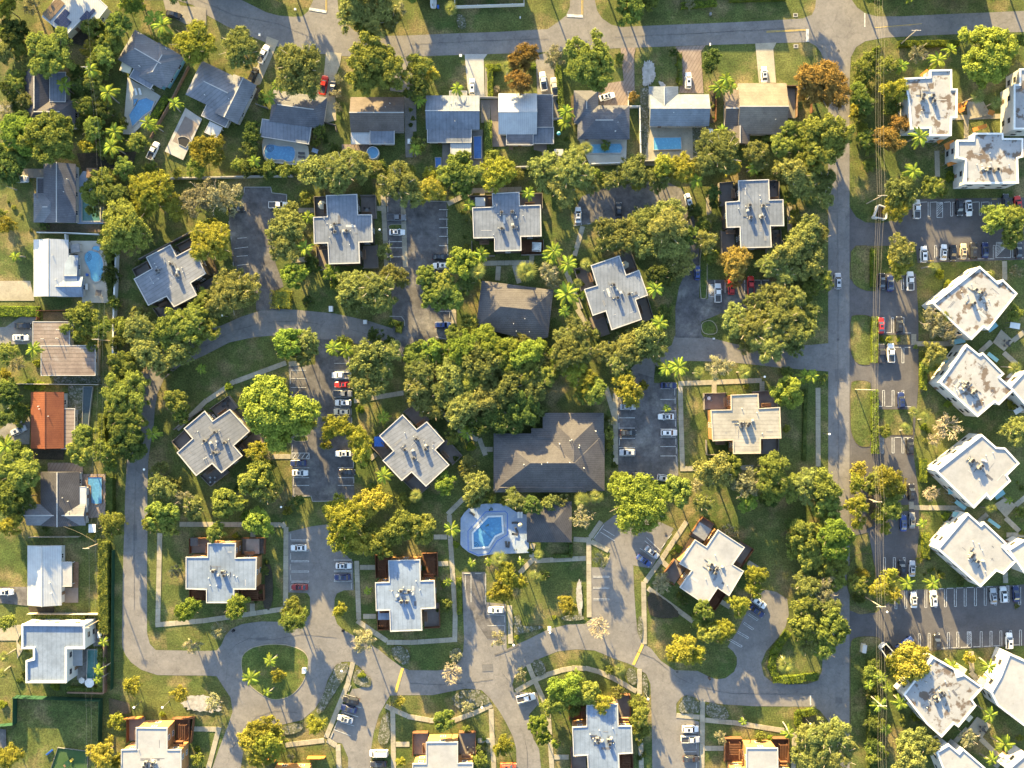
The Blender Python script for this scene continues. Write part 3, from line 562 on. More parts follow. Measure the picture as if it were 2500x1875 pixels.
# concrete walks, slab by slab
SLABS = {}
def walk(t, pts, wz=52, m='concrete', slab=2.05):
    pts = [G(a[0], a[1]) for a in TP(*t, pts)]
    _z[0] += 0.001
    root = obj('footpath', None, **S); wd = wz / Z * M
    for i, (p, q) in enumerate(zip(pts, pts[1:])):
        d = q - p; ln = d.length; ux = d / ln
        st = p - ux * (wd * .5 if i else 0); ln2 = ln + (wd * .5 if i else 0)
        if i + 1 < len(pts) - 1: ln2 -= wd * .5
        if ln2 < .4: ln2 = .4
        n = max(1, round(ln2 / slab)); s = round(ln2 / n, 2)
        key = (s, round(wd, 2), m)
        if key not in SLABS:
            bm = bmesh.new(); box(bm, (0, 0, 0), (s - .05, wd, .16)); SLABS[key] = new_mesh('slab', bm, m)
        for k in range(n):
            c = st + ux * (s * (k + .5))
            obj('slab', SLABS[key], root, loc=(c.x, c.y, 0.02 + rnd.random() * .012 + i * .0021 + _z[0] * .05), rz=math.atan2(d.y, d.x))
A, B_, C_, D_, E_ = (0, 375), (500, 375), (1000, 375), (1500, 375), (2000, 375)
for t, pts in (
    (B_, [(1925,430),(1965,1240)]), (B_, [(1830,592),(1910,592)]), (B_, [(1010,612),(1215,612)]), (B_, [(940,1155),(1230,1130)]), (B_, [(400,1400),(480,1370)]),
    (C_, [(410,545),(700,400),(1210,385)]), (C_, [(785,420),(785,475)]), (C_, [(790,1185),(1340,1175)]), (C_, [(960,1215),(950,1370)]), (C_, [(1130,1205),(1185,1400)]), (C_, [(812,1100),(812,1160)]), (C_, [(1320,1100),(1320,1150)]),
    (C_, [(1870,785),(1780,1105)]), (C_, [(1690,1270),(1850,1680)]), ((1000,750), [(477,0),(480,205)]), ((1000,750), [(1810,20),(1935,220)]), ((1000,750), [(1345,370),(1480,570)]), ((1000,750), [(220,990),(540,1340),(760,1440),(820,1600)]), ((1000,750), [(780,1535),(900,1535)]), ((1000,750), [(2120,860),(2212,1180)]),
    (D_, [(1012,440),(1025,740)]), (D_, [(1890,570),(1895,850)]),
    ((500,750), [(880,600),(300,815),(200,890),(0,1025),(-300,1320)]), ((500,750), [(1610,1012),(2150,925)]), ((500,750), [(735,1612),(930,1612)]), ((500,750), [(1785,1640),(1850,1585)]), ((500,750), [(905,615),(1040,600)]),
    ((1500,750), [(690,825),(1590,790)]), ((1500,750), [(1593,800),(1595,915)]), ((1500,750), [(1077,835),(1077,930)]), ((1500,750), [(710,855),(720,1250),(735,1745),(1500,1730)]), ((1500,750), [(2198,870),(2200,1720)]), ((1500,750), [(8,930),(14,1700)]),
    ((0,1125), [(1728,780),(1705,1770),(2212,1725),(3060,1600)]), ((0,1125), [(1940,685),(3060,690),(3090,740),(3085,1560)]), ((500,1125), [(520,740),(520,835)]), ((500,1125), [(515,1540),(515,1650)]),
    ((500,1125), [(1640,1080),(1665,1740),(1990,1960),(2250,1960),(2700,1930),(2705,1640),(2650,810),(2640,560),(2800,400)]), ((1000,1125), [(260,822),(405,822)]), ((1000,1125), [(310,1112),(420,1108)]), ((500,1125), [(1675,1150),(1840,1150)]), ((500,1500), [(1710,20),(1850,20)]),
    ((1000,1125), [(1770,845),(1910,855)]), ((1000,1125), [(2070,655),(1935,850),(1940,1660),(1940,1690)]), ((1000,1125), [(1960,870),(2150,970)]), ((1000,1125), [(1335,890),(1310,990),(1330,1065),(1185,1215)]), ((1000,1125), [(1350,1080),(1905,1052)]), ((1000,1125), [(1080,1560),(1085,1700),(1090,1975)]),
    ((1500,1125), [(780,655),(510,1060),(315,1330),(325,1980)]), ((1500,1125), [(520,1090),(580,1145)]), ((1500,1125), [(360,1375),(850,1735)]), ((1500,1125), [(1440,1095),(1545,1160)]), ((1500,1125), [(1150,1520),(1250,1580)]),
    ((500,1500), [(1600,520),(1540,760),(1310,1330)]), ((500,1500), [(1290,1360),(870,1410)]), ((500,1500), [(1320,1355),(1440,1430),(1465,1900)]), ((500,1500), [(-160,1235),(150,1240),(40,1660)]), ((500,1500), [(1950,985),(2050,1035),(2212,1105),(2450,1145),(2700,1140),(2900,1070),(3100,975)]), ((500,1500), [(2030,1040),(2040,1700)]), ((500,1500), [(2065,1402),(2212,1402)]),
    ((1000,1500), [(880,1020),(890,1300),(912,1680)]), ((1000,1500), [(735,1362),(870,1362)]), ((1000,1500), [(1280,540),(1350,710),(1450,930),(1500,1100),(1540,1700)]), ((1000,1500), [(1145,830),(1330,725)]), ((1000,1500), [(1370,700),(1500,645),(1650,600),(1780,578),(1920,585),(2050,620),(2212,695),(2450,830)]), ((1000,1500), [(2483,590),(2483,860)]), ((1000,1500), [(1560,1540),(1720,1540)]),
    ((1500,1500), [(952,930),(945,1700)]), ((1500,1500), [(670,1090),(920,1110)]), ((1500,1500), [(980,1140),(1300,1170),(1830,1255),(1945,1300),(1930,1700)]), ((1500,1500), [(975,1445),(1190,1445)]), ((1500,1500), [(283,1350),(292,1700)]),
    ((2000,0), [(1587,1285),(1590,1500)]), ((2000,0), [(1430,1272),(1970,1255)]), (E_, [(1270,-30),(1277,250)]), (E_, [(2000,1160),(2002,1370)]), ((2000,750), [(1045,395),(1480,395)]), ((2000,750), [(1020,290),(1020,410)]),
    ((2000,750), [(1730,490),(1860,370)]), ((2000,750), [(1990,490),(2140,625)]), ((2000,750), [(2212,265),(2090,365)]), ((2000,1125), [(992,440),(995,520)]), ((2000,1125), [(1020,505),(1570,510)]), ((2000,1125), [(1730,650),(1815,575)]), ((2000,1125), [(2010,615),(2160,760)]), ((2000,1125), [(2120,480),(2230,390)]), ((2000,1125), [(2008,1200),(2012,1320)]), ((2000,1125), [(2020,800),(2220,800)]),
    ((2000,1500), [(1640,400),(1650,640),(1760,760)]), ((2000,1500), [(1740,1340),(1970,1560),(1900,1650)]), ((2000,1500), [(1600,1230),(1450,1390),(1500,1450)]), ((1000,375), [(-75, 440),(-45,1230)])):
    walk(t, pts)

# ------------------------------------------------------------------ buildings
def rect_local(cx, cy, w_, h_, rot):      # plan rectangle -> corners (plan units); rot clockwise as seen in the plan
    a = math.radians(rot); c, s = math.cos(a), math.sin(a)
    return [(cx + x * c - y * s, cy + x * s + y * c) for x, y in ((-w_/2,-h_/2), (w_/2,-h_/2), (w_/2,h_/2), (-w_/2,h_/2))]
def windows(par, pts, z0, floors, fh, wallm, every=4.5, origin=(0, 0), doors=True, pane='window_glass', frame='white', allsides=False):
    """Framed windows on the wall edges that the aerial view can look onto."""
    pts = ccw(pts); n = len(pts); cen = Vector((0, 0)); first = True
    for i in range(n):
        a, b = pts[i], pts[(i + 1) % n]; e = b - a; ln = e.length
        if ln < 2.6: continue
        d = e / ln; nr = Vector((d.y, -d.x)); mid = (a + b) / 2
        if not allsides and nr.dot(-mid) < 4: continue
        k = max(1, int(ln / every))
        for f in range(floors):
            for j in range(k):
                c = a + d * ln * (j + .5) / k
                zz = z0 + f * fh + 1.5
                if doors and f == 0 and j == 0 and first and ln > 5:
                    first = False
                    bm = bmesh.new(); box(bm, (0, 0, 0), (1.0, .1, 2.1)); dr = obj('door', bm, par, loc=(c.x + nr.x * .03 - origin[0], c.y + nr.y * .03 - origin[1], 1.05), rz=math.atan2(d.y, d.x), m='wood')
                    continue
                key = (frame,)
                if key not in WIN:
                    bm = bmesh.new(); ringpoly(bm, [Vector(q) for q in ((-.75,-.6),(.75,-.6),(.75,.6),(-.75,.6))], [Vector(q) for q in ((-.63,-.48),(.63,-.48),(.63,.48),(-.63,.48))], -.06, .06)
                    box(bm, (0, 0, 0), (.06, .96, .08)); bmesh.ops.rotate(bm, verts=bm.verts, matrix=Matrix.Rotation(PI/2, 3, 'X')); fm = new_mesh('window', bm, frame)
                    bm = bmesh.new(); box(bm, (0, 0, 0), (1.26, .03, .96)); WIN[key] = (fm, new_mesh('pane', bm, pane))
                fm, pm = WIN[key]
                o = obj('window', fm, par, loc=(c.x + nr.x * .02 - origin[0], c.y + nr.y * .02 - origin[1], zz), rz=math.atan2(d.y, d.x))
                obj('pane', pm, o)
WIN = {}
def acunit():
    bm = bmesh.new(); box(bm, (0, 0, .55), (.95, .95, .8))
    for x in (-.4, .4):
        for y in (-.4, .4): box(bm, (x, y, .08), (.08, .08, .16))
    body = new_mesh('air_conditioner', bm, 'metal_grey')
    bm = bmesh.new(); bmesh.ops.create_cone(bm, cap_ends=True, segments=16, radius1=.40, radius2=.40, depth=.06); fan = new_mesh('fan_grille', bm, 'black')
    bm = bmesh.new(); bmesh.ops.create_cone(bm, cap_ends=True, segments=10, radius1=.10, radius2=.10, depth=.5); vent = new_mesh('vent_pipe', bm, 'white')
    bm = bmesh.new(); box(bm, (0, 0, 0), (1, .09, .09)); pipe = new_mesh('refrigerant_pipe', bm, 'metal_dark')
    bm = bmesh.new(); box(bm, (0, 0, .2), (.75, .75, .4)); bmesh.ops.create_cone(bm, cap_ends=True, segments=12, radius1=.3, radius2=.22, depth=.3, matrix=Matrix.Translation((0, 0, .5))); hood = new_mesh('exhaust_hood', bm, 'trim')
    return body, fan, vent, pipe, hood
AC = acunit()
def put_ac(par, x, y, z, rz):
    o = obj('air_conditioner', AC[0], par, loc=(x, y, z), rz=rz, sc=(.95, .95, 1.2)); obj('fan_grille', AC[1], o, loc=(0, 0, .97))
def clutter(par, x, y, z, rz, spread=(2.0, 2.2), n=4):
    c, s = math.cos(rz), math.sin(rz)
    spots = [(-spread[0], spread[1]), (spread[0], spread[1]), (-spread[0], -spread[1]), (spread[0], -spread[1])][:n]
    spread = None
    for a, b in [s_ for s_ in spots if rnd.random() < .93]:
        a += rnd.uniform(-.35, .35); b += rnd.uniform(-.35, .35)
        put_ac(par, x + a * c - b * s, y + a * s + b * c, z, rz + rnd.uniform(-.1, .1))
        for k in range(2):
            a2, b2 = a + rnd.uniform(-1.6, 1.6), b + rnd.uniform(-.9, .9)
            obj('refrigerant_pipe', AC[3], par, loc=(x + a2 * c - b2 * s, y + a2 * s + b2 * c, z + .09), rz=rz + rnd.choice((0, PI/2)), sc=(rnd.uniform(1, 2.2), 1, 1))
        a2, b2 = a * 1.6, b * .9
        obj('vent_pipe', AC[2], par, loc=(x + a2 * c - b2 * s, y + a2 * s + b2 * c, z + .25))
def poly_building(name, label, short, poly, h, wallm, roofm, cat='building', rim='trim', rz=None, patios=(), ac=None, floors=2, parapet=.18, over=.3, pdeck='deck_taupe', pfence='wood_grey', wins=True, frame='white', aspread=(2.0, 2.2), rimw=.22, grow=1.12, zb=.02):
    P = ccw(W(poly, h)); c = sum(P, Vector((0, 0))) / len(P); off = (c.x, c.y)
    uc = sum(p[0] for p in poly) / len(poly); vc = sum(p[1] for p in poly) / len(poly)
    if short: LANDMARKS.append((short, uc, vc))
    root = empty(name, (c.x, c.y, 0), label, cat)
    wp = inset(P, over)
    bm = prism(bmesh.new(), wp, zb, h - .25, off); obj('wall', bm, root, m=wallm)
    bm = prism(bmesh.new(), P, h - .25, h, off); rf = obj('roof', bm, root, m=roofm)
    if parapet: obj('roof_edge', ringpoly(bmesh.new(), [q for q in inset(P, -.03)], inset(P, rimw), h - .2, h + parapet, off), rf, m=rim)
    if wins: windows(root, wp, 0, floors, 2.9, wallm, origin=off, frame=frame)
    e = max(((P[(i + 1) % len(P)] - P[i]) for i in range(len(P))), key=lambda v: v.length)
    a = math.atan2(e.y, e.x) if rz is None else rz
    if ac is not False:
        p = G(*(ac or (uc, vc)), h).xy - c
        clutter(root, p.x, p.y, h, a, aspread)
        for k in range(5): obj('vent_pipe', AC[2], root, loc=(p.x + rnd.uniform(-5, 5), p.y + rnd.uniform(-5, 5), h + .2))
        bb = inset(P, 1.2); 
        for k in range(rnd.randint(4, 8)):      # patched membrane and sealed seams
            i_ = rnd.randrange(len(bb)); q_ = bb[i_].lerp(c, rnd.uniform(.15, .75)) - c; sz = (rnd.uniform(.5, 3.2), rnd.choice((.12, .2, .7)), .015)
            bm_ = bmesh.new(); box(bm_, (0, 0, 0), sz); obj('roof_patch', bm_, rf, loc=(q_.x, q_.y, h + .012 + k * .003), rz=a + rnd.choice((0, PI / 2)), m=rnd.choice(('trim', 'shingle_grey', 'metal_grey', 'shingle_slate')))
        for k in range(2): obj('exhaust_hood', AC[4], root, loc=(p.x + rnd.uniform(-3, 3), p.y + rnd.uniform(-1.2, 1.2), h), rz=a)
    # corner patios in the re-entrant corners
    n = len(P)
    k = 0
    for i in range(n):
        v, p, q = P[i], P[i - 1], P[(i + 1) % n]
        if (v - p).cross(q - v) < -1:
            kind = patios[k] if k < len(patios) else None; k += 1
            if not kind: continue
            e1, e2 = (p - v), (q - v)
            quad = [v, v + e1 * grow, v + (e1 + e2) * grow, v + e2 * grow]
            floor = prism(bmesh.new(), quad, .02, .2, off)
            pf = obj('patio_floor', floor, root, m={'d': pdeck, 'g': 'lawn', 'r': 'wood_red', 'b': 'mulch', 'p': pdeck, 't': pdeck}[kind])
            for a_, b_ in ((quad[1], quad[2]), (quad[2], quad[3])):
                d = b_ - a_; mid = (a_ + b_) / 2 - c; bm = bmesh.new(); box(bm, (0, 0, .95), (d.length + .1, .12, 1.9)); 
                obj('patio_wall', bm, root, loc=(mid.x, mid.y, 0), rz=math.atan2(d.y, d.x), m=pfence)
            # balcony with dark louvres on one side
            u1 = e1.normalized(); u2 = e2.normalized()
            bm = bmesh.new(); box(bm, (0, 0, 3.1), (2.8, 1.1, .16)); box(bm, (0, .5, 3.6), (2.8, .08, .9))
            cc = v + u1 * (e1.length * .5) + u2 * .75 - c
            obj('balcony', bm, root, loc=(cc.x, cc.y, 0), rz=math.atan2(u1.y, u1.x) + (PI if u1.cross(u2) < 0 else 0), m='wood' if kind != 'r' else 'wood_red')
            if kind in 'pr':
                L_ = e1.length * .55; nsl = int(L_ / .45)
                g0 = v + e1 * .42 + e2 * .12 - c
                sl = bmesh.new(); box(sl, (0, 0, 0), (.12, e2.length * .8, .14)); sm_ = new_mesh('slat', sl, 'wood_red')
                per = obj('pergola', bmesh.new(), root, m='wood_red')
                me = bmesh.new()
                for f in (0.05, .95):
                    q0 = g0 + u2 * (e2.length * .8 * f); box(me, (q0.x + u1.x * L_ / 2, q0.y + u1.y * L_ / 2, 2.5), (L_, .12, .18), math.atan2(u1.y, u1.x))
                    for g_ in (0, 1): q1 = q0 + u1 * L_ * g_; box(me, (q1.x, q1.y, 1.25), (.12, .12, 2.5))
                me2 = new_mesh('pergola', me, 'wood_red'); per.data = me2
                for j in range(nsl):
                    q0 = g0 + u1 * (L_ * j / nsl + .2) + u2 * (e2.length * .4)
                    obj('slat', sm_, per, loc=(q0.x, q0.y, 2.65), rz=math.atan2(u2.y, u2.x) - PI/2)
    return root
def corner_patio_set(u, v, kind=0): pass

PB = poly_building
GREY = dict(wallm='wall_dark', rim='trim', pfence='wood_grey')
PB('apartment_building', 'grey flat roofed cross-shaped building turned diagonally, leftmost of the upper row', 'the leftmost grey building', [(357,628),(416,597),(431,625),(472,603),(503,668),(466,691),(481,721),(425,750),(407,724),(362,746),(327,681),(371,656)], 6.2, roofm='roof_flat_rot', ac=(411,668), patios='dddd', **GREY)
PB('apartment_building', 'grey cross-shaped building with an octagonal white parasol on its patio', 'the white parasol building', [(796,477),(872,474),(874,524),(908,524),(910,591),(877,592),(879,643),(803,645),(800,594),(767,595),(765,530),(799,529)], 6.2, roofm='roof_flat', ac=(834,557), patios='dddd', rz=0, aspread=(1.6,1.1), **GREY)
PB('apartment_building', 'blue-grey cross-shaped building with a small tilted white canopy at its corner', 'the tilted canopy building', [(1201,472),(1268,469),(1269,502),(1320,500),(1322,577),(1272,578),(1273,612),(1207,614),(1207,581),(1156,582),(1153,507),(1203,505)], 6.2, roofm='roof_flat', ac=(1239,540), patios='dgrd', rz=0, aspread=(1.4,2.2), **GREY)
PB('apartment_building', 'grey cross-shaped building at the upper right beside the through street', 'the upper right building', [(1802,441),(1877,438),(1879,488),(1912,487),(1914,552),(1881,552),(1884,604),(1808,606),(1806,555),(1774,556),(1771,493),(1804,491)], 6.2, roofm='roof_flat', ac=(1844,519), patios='dddd', rz=0, aspread=(1.8,1.8), **GREY)
PB('apartment_building', 'tilted pale grey cross-shaped building right of the shingled pentagon roof', 'the tilted cross-shaped building', [(1442,648),(1512,624),(1529,671),(1560,659),(1582,721),(1552,732),(1567,780),(1493,806),(1479,760),(1447,771),(1426,706),(1457,697)], 6.2, roofm='roof_flat', ac=(1516,707), patios='dddd', rz=math.radians(20), aspread=(1.6,1.8), **GREY)
PB('apartment_building', 'tan cross-shaped building framed by a white walk and green lawn', 'the tan cross-shaped building', [(1784,964),(1851,961),(1853,997),(1904,994),(1907,1070),(1857,1071),(1857,1107),(1790,1108),(1789,1075),(1740,1077),(1735,1001),(1785,1000)], 6.2, roofm='roof_tan', ac=(1818,1036), patios='dgdd', rim='trim_tan', wallm='wall_orange', rz=0, aspread=(1.0,.5), pfence='wood_grey')
PB('apartment_building', 'diagonal cross-shaped building left of the big bright green tree', 'the diagonal cross-shaped building', [(449,1046),(500,1003),(519,1028),(561,999),(610,1053),(571,1088),(592,1113),(541,1155),(518,1132),(479,1162),(432,1105),(470,1071)], 6.2, roofm='roof_flat_rot', ac=(524,1079), patios='dddd', rz=math.radians(38), **GREY)
PB('apartment_building', 'diagonal cross-shaped building with a dark blue awning, left of the clubhouse', 'the blue awning building', [(926,1064),(983,1012),(1017,1048),(1042,1029),(1085,1077),(1063,1098),(1097,1135),(1040,1188),(1005,1153),(981,1174),(934,1124),(960,1101)], 6.2, roofm='roof_flat_rot', ac=(1015,1095), patios='dddd', rz=math.radians(-48), **GREY)
ORA = dict(wallm='wall_orange', pfence='wood_red')
PB('apartment_building', 'cross-shaped building with orange walls and half sunlit roof inside a square walk', 'the orange cross-shaped building', [(507,1326),(576,1326),(575,1362),(627,1361),(625,1439),(572,1439),(573,1472),(504,1472),(504,1440),(454,1438),(454,1360),(507,1360)], 6.2, roofm='roof_blue', ac=(536,1399), patios='drrd', rz=0, aspread=(1.2,.6), **ORA)
PB('apartment_building', 'cross-shaped building with a clean light blue roof and rust red decks', 'the light blue cross-shaped building', [(948,1368),(1026,1366),(1027,1418),(1061,1417),(1064,1485),(1029,1487),(1031,1539),(953,1542),(951,1490),(918,1491),(916,1422),(950,1421)], 6.2, roofm='roof_blue', ac=(989,1456), patios='rrdr', rz=0, aspread=(.8,1.6), **ORA)
PB('apartment_building', 'white diagonal cross-shaped building with orange walls and a brown slatted pergola', 'the white diagonal cross-shaped building', [(1753,1293),(1818,1336),(1789,1378),(1816,1394),(1780,1455),(1752,1436),(1724,1478),(1659,1434),(1688,1393),(1658,1376),(1697,1317),(1725,1335)], 6.2, roofm='roof_white', ac=(1741,1388), patios='ddrd', rz=math.radians(-33), aspread=(1.0,.7), **ORA)
PB('apartment_building', 'pale roofed orange cross-shaped building at the lower left beside the green court', 'the lower left orange building', [(332,1776),(409,1777),(409,1830),(443,1830),(443,1920),(410,1920),(410,1960),(332,1960),(332,1920),(296,1920),(296,1830),(332,1829)], 6.2, roofm='roof_white', ac=(366,1866), patios='drdr', rz=0, aspread=(1.2,.6), **ORA)
PB('apartment_building', 'orange building with two red decks cut by the bottom of the picture', 'the red decks building', [(1040,1812),(1118,1811),(1118,1863),(1155,1863),(1155,1945),(1118,1945),(1118,1985),(1040,1985),(1040,1945),(1007,1945),(1007,1864),(1040,1864)], 6.2, roofm='roof_white', ac=(1080,1905), patios='ddrd', rz=0, **ORA)
PB('apartment_building', 'light blue roofed cross-shaped building behind yellow-green trees at the bottom', 'the bottom light blue building', [(1432,1721),(1508,1718),(1510,1772),(1542,1772),(1545,1839),(1511,1841),(1513,1893),(1436,1895),(1434,1844),(1400,1846),(1397,1775),(1432,1773)], 6.2, roofm='roof_blue', ac=(1473,1808), patios='rdrd', rz=0, aspread=(1.6,.5), **ORA)
PB('apartment_building', 'orange building with two brown pergolas at the bottom right of the estate', 'the bottom right orange building', [(1822,1826),(1899,1826),(1900,1880),(1935,1880),(1936,1960),(1785,1960),(1785,1880),(1822,1880)], 6.2, roofm='roof_white', ac=False, patios='rr', **ORA)
PB('apartment_building', 'orange wall and red deck peeking in at the bottom below the golden tree', 'the bottom orange wall', [(660,1884),(752,1884),(752,1990),(660,1990)], 6.2, roofm='roof_white', ac=False, **ORA)
for q, e in (((640,1853),(675,1884)), ((752,1846),(795,1884))):
    a, b = G(*q), G(*e); bm = bmesh.new(); box(bm, (0, 0, .95), (b.x - a.x, .12, 1.9)); o = obj('garden_fence', bm, loc=((a.x + b.x) / 2, a.y, 0), m='orange'); tag(o, 'orange board fence below the ' + ('golden tree' if q[0] < 700 else 'walk, right of the golden tree'), 'fence')
WH = dict(wallm='wall_white', roofm='roof_white_stain', rim='white', floors=2, rimw=.45, parapet=.28, over=.05, frame='metal_dark')
PB('apartment_building', 'white two storey block with blotched roof at the upper right, orange canopies', 'the upper white block', [(2207,191),(2269,188),(2269,171),(2323,170),(2324,217),(2337,217),(2336,288),(2323,288),(2322,332),(2269,332),(2269,314),(2223,316),(2217,249)], 6.6, ac=(2262,240), aspread=(.8,1.5), **WH)
PB('apartment_building', 'white block cut by the right side of the picture, topmost at that side', 'the topmost side block', [(2488,168),(2620,168),(2620,316),(2474,316),(2474,206),(2488,206)], 6.6, ac=False, **WH)
PB('apartment_building', 'white block with brown roof blotches directly above the upper striped car park', 'the striped car park block', [(2335,342),(2375,342),(2376,325),(2448,325),(2449,338),(2497,338),(2497,384),(2484,387),(2486,448),(2355,449),(2356,391),(2335,386)], 6.6, ac=(2424,414), aspread=(1.2,.2), **WH)
PB('apartment_building', 'diagonal white block with large brown roof blotches just below the striped car park', 'the most blotched white block', [(2391,650),(2436,690),(2447,682),(2483,717),(2412,806),(2401,799),(2371,830),(2333,797),(2276,741)], 6.6, ac=(2376,722), rz=math.radians(-40), aspread=(1,1.6), **WH)
PB('apartment_building', 'diagonal white block with streaked dark blotches, second of the diagonal four', 'the second diagonal white block', [(2359,840),(2391,866),(2399,861),(2451,913),(2441,922),(2475,952),(2438,989),(2428,982),(2386,1018),(2293,934)], 6.6, ac=(2366,948), rz=math.radians(-40), aspread=(1.4,.3), **WH)
WC = dict(WH, roofm='roof_white')
PB('apartment_building', 'clean white diagonal block, third of the diagonal four, with teal awnings', 'the third diagonal white block', [(2396,1060),(2432,1092),(2453,1093),(2488,1131),(2458,1161),(2467,1174),(2417,1221),(2408,1209),(2377,1241),(2283,1149)], 6.6, ac=(2381,1132), rz=math.radians(-40), aspread=(1.3,.3), **WC)
PB('apartment_building', 'clean white diagonal block above the lower car park, lowest of the diagonal four', 'the lowest diagonal white block', [(2362,1252),(2394,1281),(2402,1274),(2457,1326),(2449,1335),(2481,1369),(2449,1402),(2432,1394),(2393,1433),(2288,1340)], 6.6, ac=(2378,1360), rz=math.radians(-40), aspread=(1.3,.3), **WC)
PB('apartment_building', 'white diagonal block with yellow walls below the lower car park', 'the yellow walled block', [(2277,1602),(2330,1632),(2336,1650),(2353,1645),(2400,1678),(2373,1708),(2383,1722),(2339,1775),(2328,1767),(2298,1800),(2262,1768),(2205,1695)], 6.6, ac=(2291,1698), rz=math.radians(-50), aspread=(.6,1.2), **WH)
PB('apartment_building', 'white diagonal block in the lower right cut by the picture side', 'the cut off white block', [(2463,1594),(2520,1620),(2600,1700),(2510,1780),(2434,1722),(2418,1690),(2441,1650)], 6.6, ac=False, **WC)
PB('apartment_building', 'white roof corner at the bottom below the white block with yellow walls', 'the bottom white roof corner', [(2316,1816),(2341,1837),(2350,1826),(2412,1880),(2380,1950),(2330,1950),(2285,1835)], 6.6, ac=False, **WC)
PB('apartment_building', 'small white roof tip in the extreme bottom right corner', None, [(2458,1878),(2505,1838),(2560,1880),(2520,1930)], 6.6, ac=False, **WC)
PB('apartment_building', 'white roof end at the right side beside the second diagonal block', None, [(2463,945),(2500,905),(2560,950),(2520,1010)], 6.0, ac=False, **WC)
PB('apartment_building', 'white roof end at the right side beside the lowest diagonal block', None, [(2460,1342),(2500,1317),(2560,1370),(2500,1400)], 6.0, ac=False, **WC)
# lower wings and awnings of the white blocks
def awning(u, v, w_, d_, rot, m, h=2.7, par=None, name='awning', lab=None, cat='awning', thick=.1, posts=True, slope=0.0):
    p = G(u, v, h); root = empty(name, (p.x, p.y, 0), lab, cat, rz=math.radians(-rot))
    bm = bmesh.new(); box(bm, (0, 0, h), (w_ * M, d_ * M, thick), 0, slope); obj('canopy', bm, root, m=m)
    if posts:
        for x in (-1, 1):
            for y in (-1, 1):
                bm = bmesh.new(); box(bm, (x * w_ * M * .45, y * d_ * M * .45, h / 2), (.1, .1, h)); obj('post', bm, root, m='metal_grey')
    return root
for (u, v, w_, d_, r, m, lab) in ((2259,181,22,14,-40,'orange','orange canopy at the top of the upper white block'), (2344,263,14,22,-25,'orange','orange canopy right of the upper white block'), (2392,312,36,9,-18,'orange','orange canopy above the white block over the striped car park'),
    (2319,354,26,16,-25,'orange','orange canopy left of the white block over the striped car park'), (2329,397,34,9,-20,'orange','lower orange canopy left of the white block over the striped car park'), (2420,275,14,12,20,'orange','orange canopy by the paved court between two white blocks'),
    (2300,340,28,8,-38,'orange','orange canopy below the upper white block'), (2423,799,26,12,-38,'wall_teal','pale teal awning below the most blotched white block'), (2424,872,30,9,38,'wall_teal','pale teal panel awning between the paved court and second diagonal block'),
    (2340,833,32,12,-12,'wall_teal','pale teal awning at the foot of the most blotched diagonal block'), (2320,882,26,12,-30,'wall_teal','teal awning on the left side of the second diagonal block'),
    (2329,1198,28,14,-8,'wall_teal','teal awning on the left side of the third diagonal block'), (2440,1207,26,14,-35,'wall_teal','teal awning right of the third diagonal block'), (2345,1233,30,10,38,'wall_teal','lower teal awning of the third diagonal block'),
    (2341,1257,30,12,8,'wall_teal','teal awning above the lowest diagonal block'), (2321,1288,26,10,30,'wall_teal','teal awning left of the lowest diagonal block'), (2427,1278,34,8,36,'wall_teal','pale teal panel awning right of the lowest diagonal block'), (2490,1000,30,12,-30,'white','white awning at the right side near the second diagonal block'),
    (2345,1632,30,14,33,'wall_cream','yellow canopy at the top of the white block below the car park'), (2405,1668,36,16,33,'wall_cream','yellow canopy between the two lower white blocks'), (2367,1754,16,10,-50,'wall_cream','yellow planter canopy below the lower white block'), (2478,795,24,14,10,'white','white awning beside the paved court at the right side')):
    awning(u, v, w_, d_, r, m, lab=lab, h=2.8)

# houses made of roof blocks
def roof_block(kind, cx, cy, w_, h_, rot, axis, ze, zr, ha=0.0, hb=0.0, off=(0, 0)):
    """kind gable/hip/flat; axis x or y gives the ridge direction; ha/hb hip insets (plan units) at the ridge ends."""
    P = [G(a, b, ze).xy for a, b in rect_local(cx, cy, w_, h_, rot)]
    bm = bmesh.new()
    if kind == 'flat': return prism(bm, P, ze - .3, ze, off), P
    tl, tr, br, bl = P
    if axis == 'x':
        a0, a1 = (tl + bl) / 2, (tr + br) / 2; ends = ((tl, bl), (tr, br))
    else:
        a0, a1 = (tl + tr) / 2, (bl + br) / 2; ends = ((tl, tr), (bl, br))
    d = (a1 - a0).normalized()
    r0, r1 = a0 + d * ha * M, a1 - d * hb * M
    V = lambda p, z: bm.verts.new((p.x - off[0], p.y - off[1], z))
    lo = [V(p, ze - .25) for p in (tl, tr, br, bl)]; e = [V(p, ze) for p in (tl, tr, br, bl)]; R0, R1 = V(r0, zr), V(r1, zr)
    for i in range(4): bm.faces.new((lo[i], lo[(i + 1) % 4], e[(i + 1) % 4], e[i]))
    bm.faces.new(lo[::-1])
    if axis == 'x': fs = ((e[0], e[1], R1, R0), (e[2], e[3], R0, R1), (e[3], e[0], R0), (e[1], e[2], R1))
    else: fs = ((e[1], e[2], R1, R0), (e[3], e[0], R0, R1), (e[0], e[1], R0), (e[2], e[3], R1))
    for f in fs: bm.faces.new(f)
    return bm, P
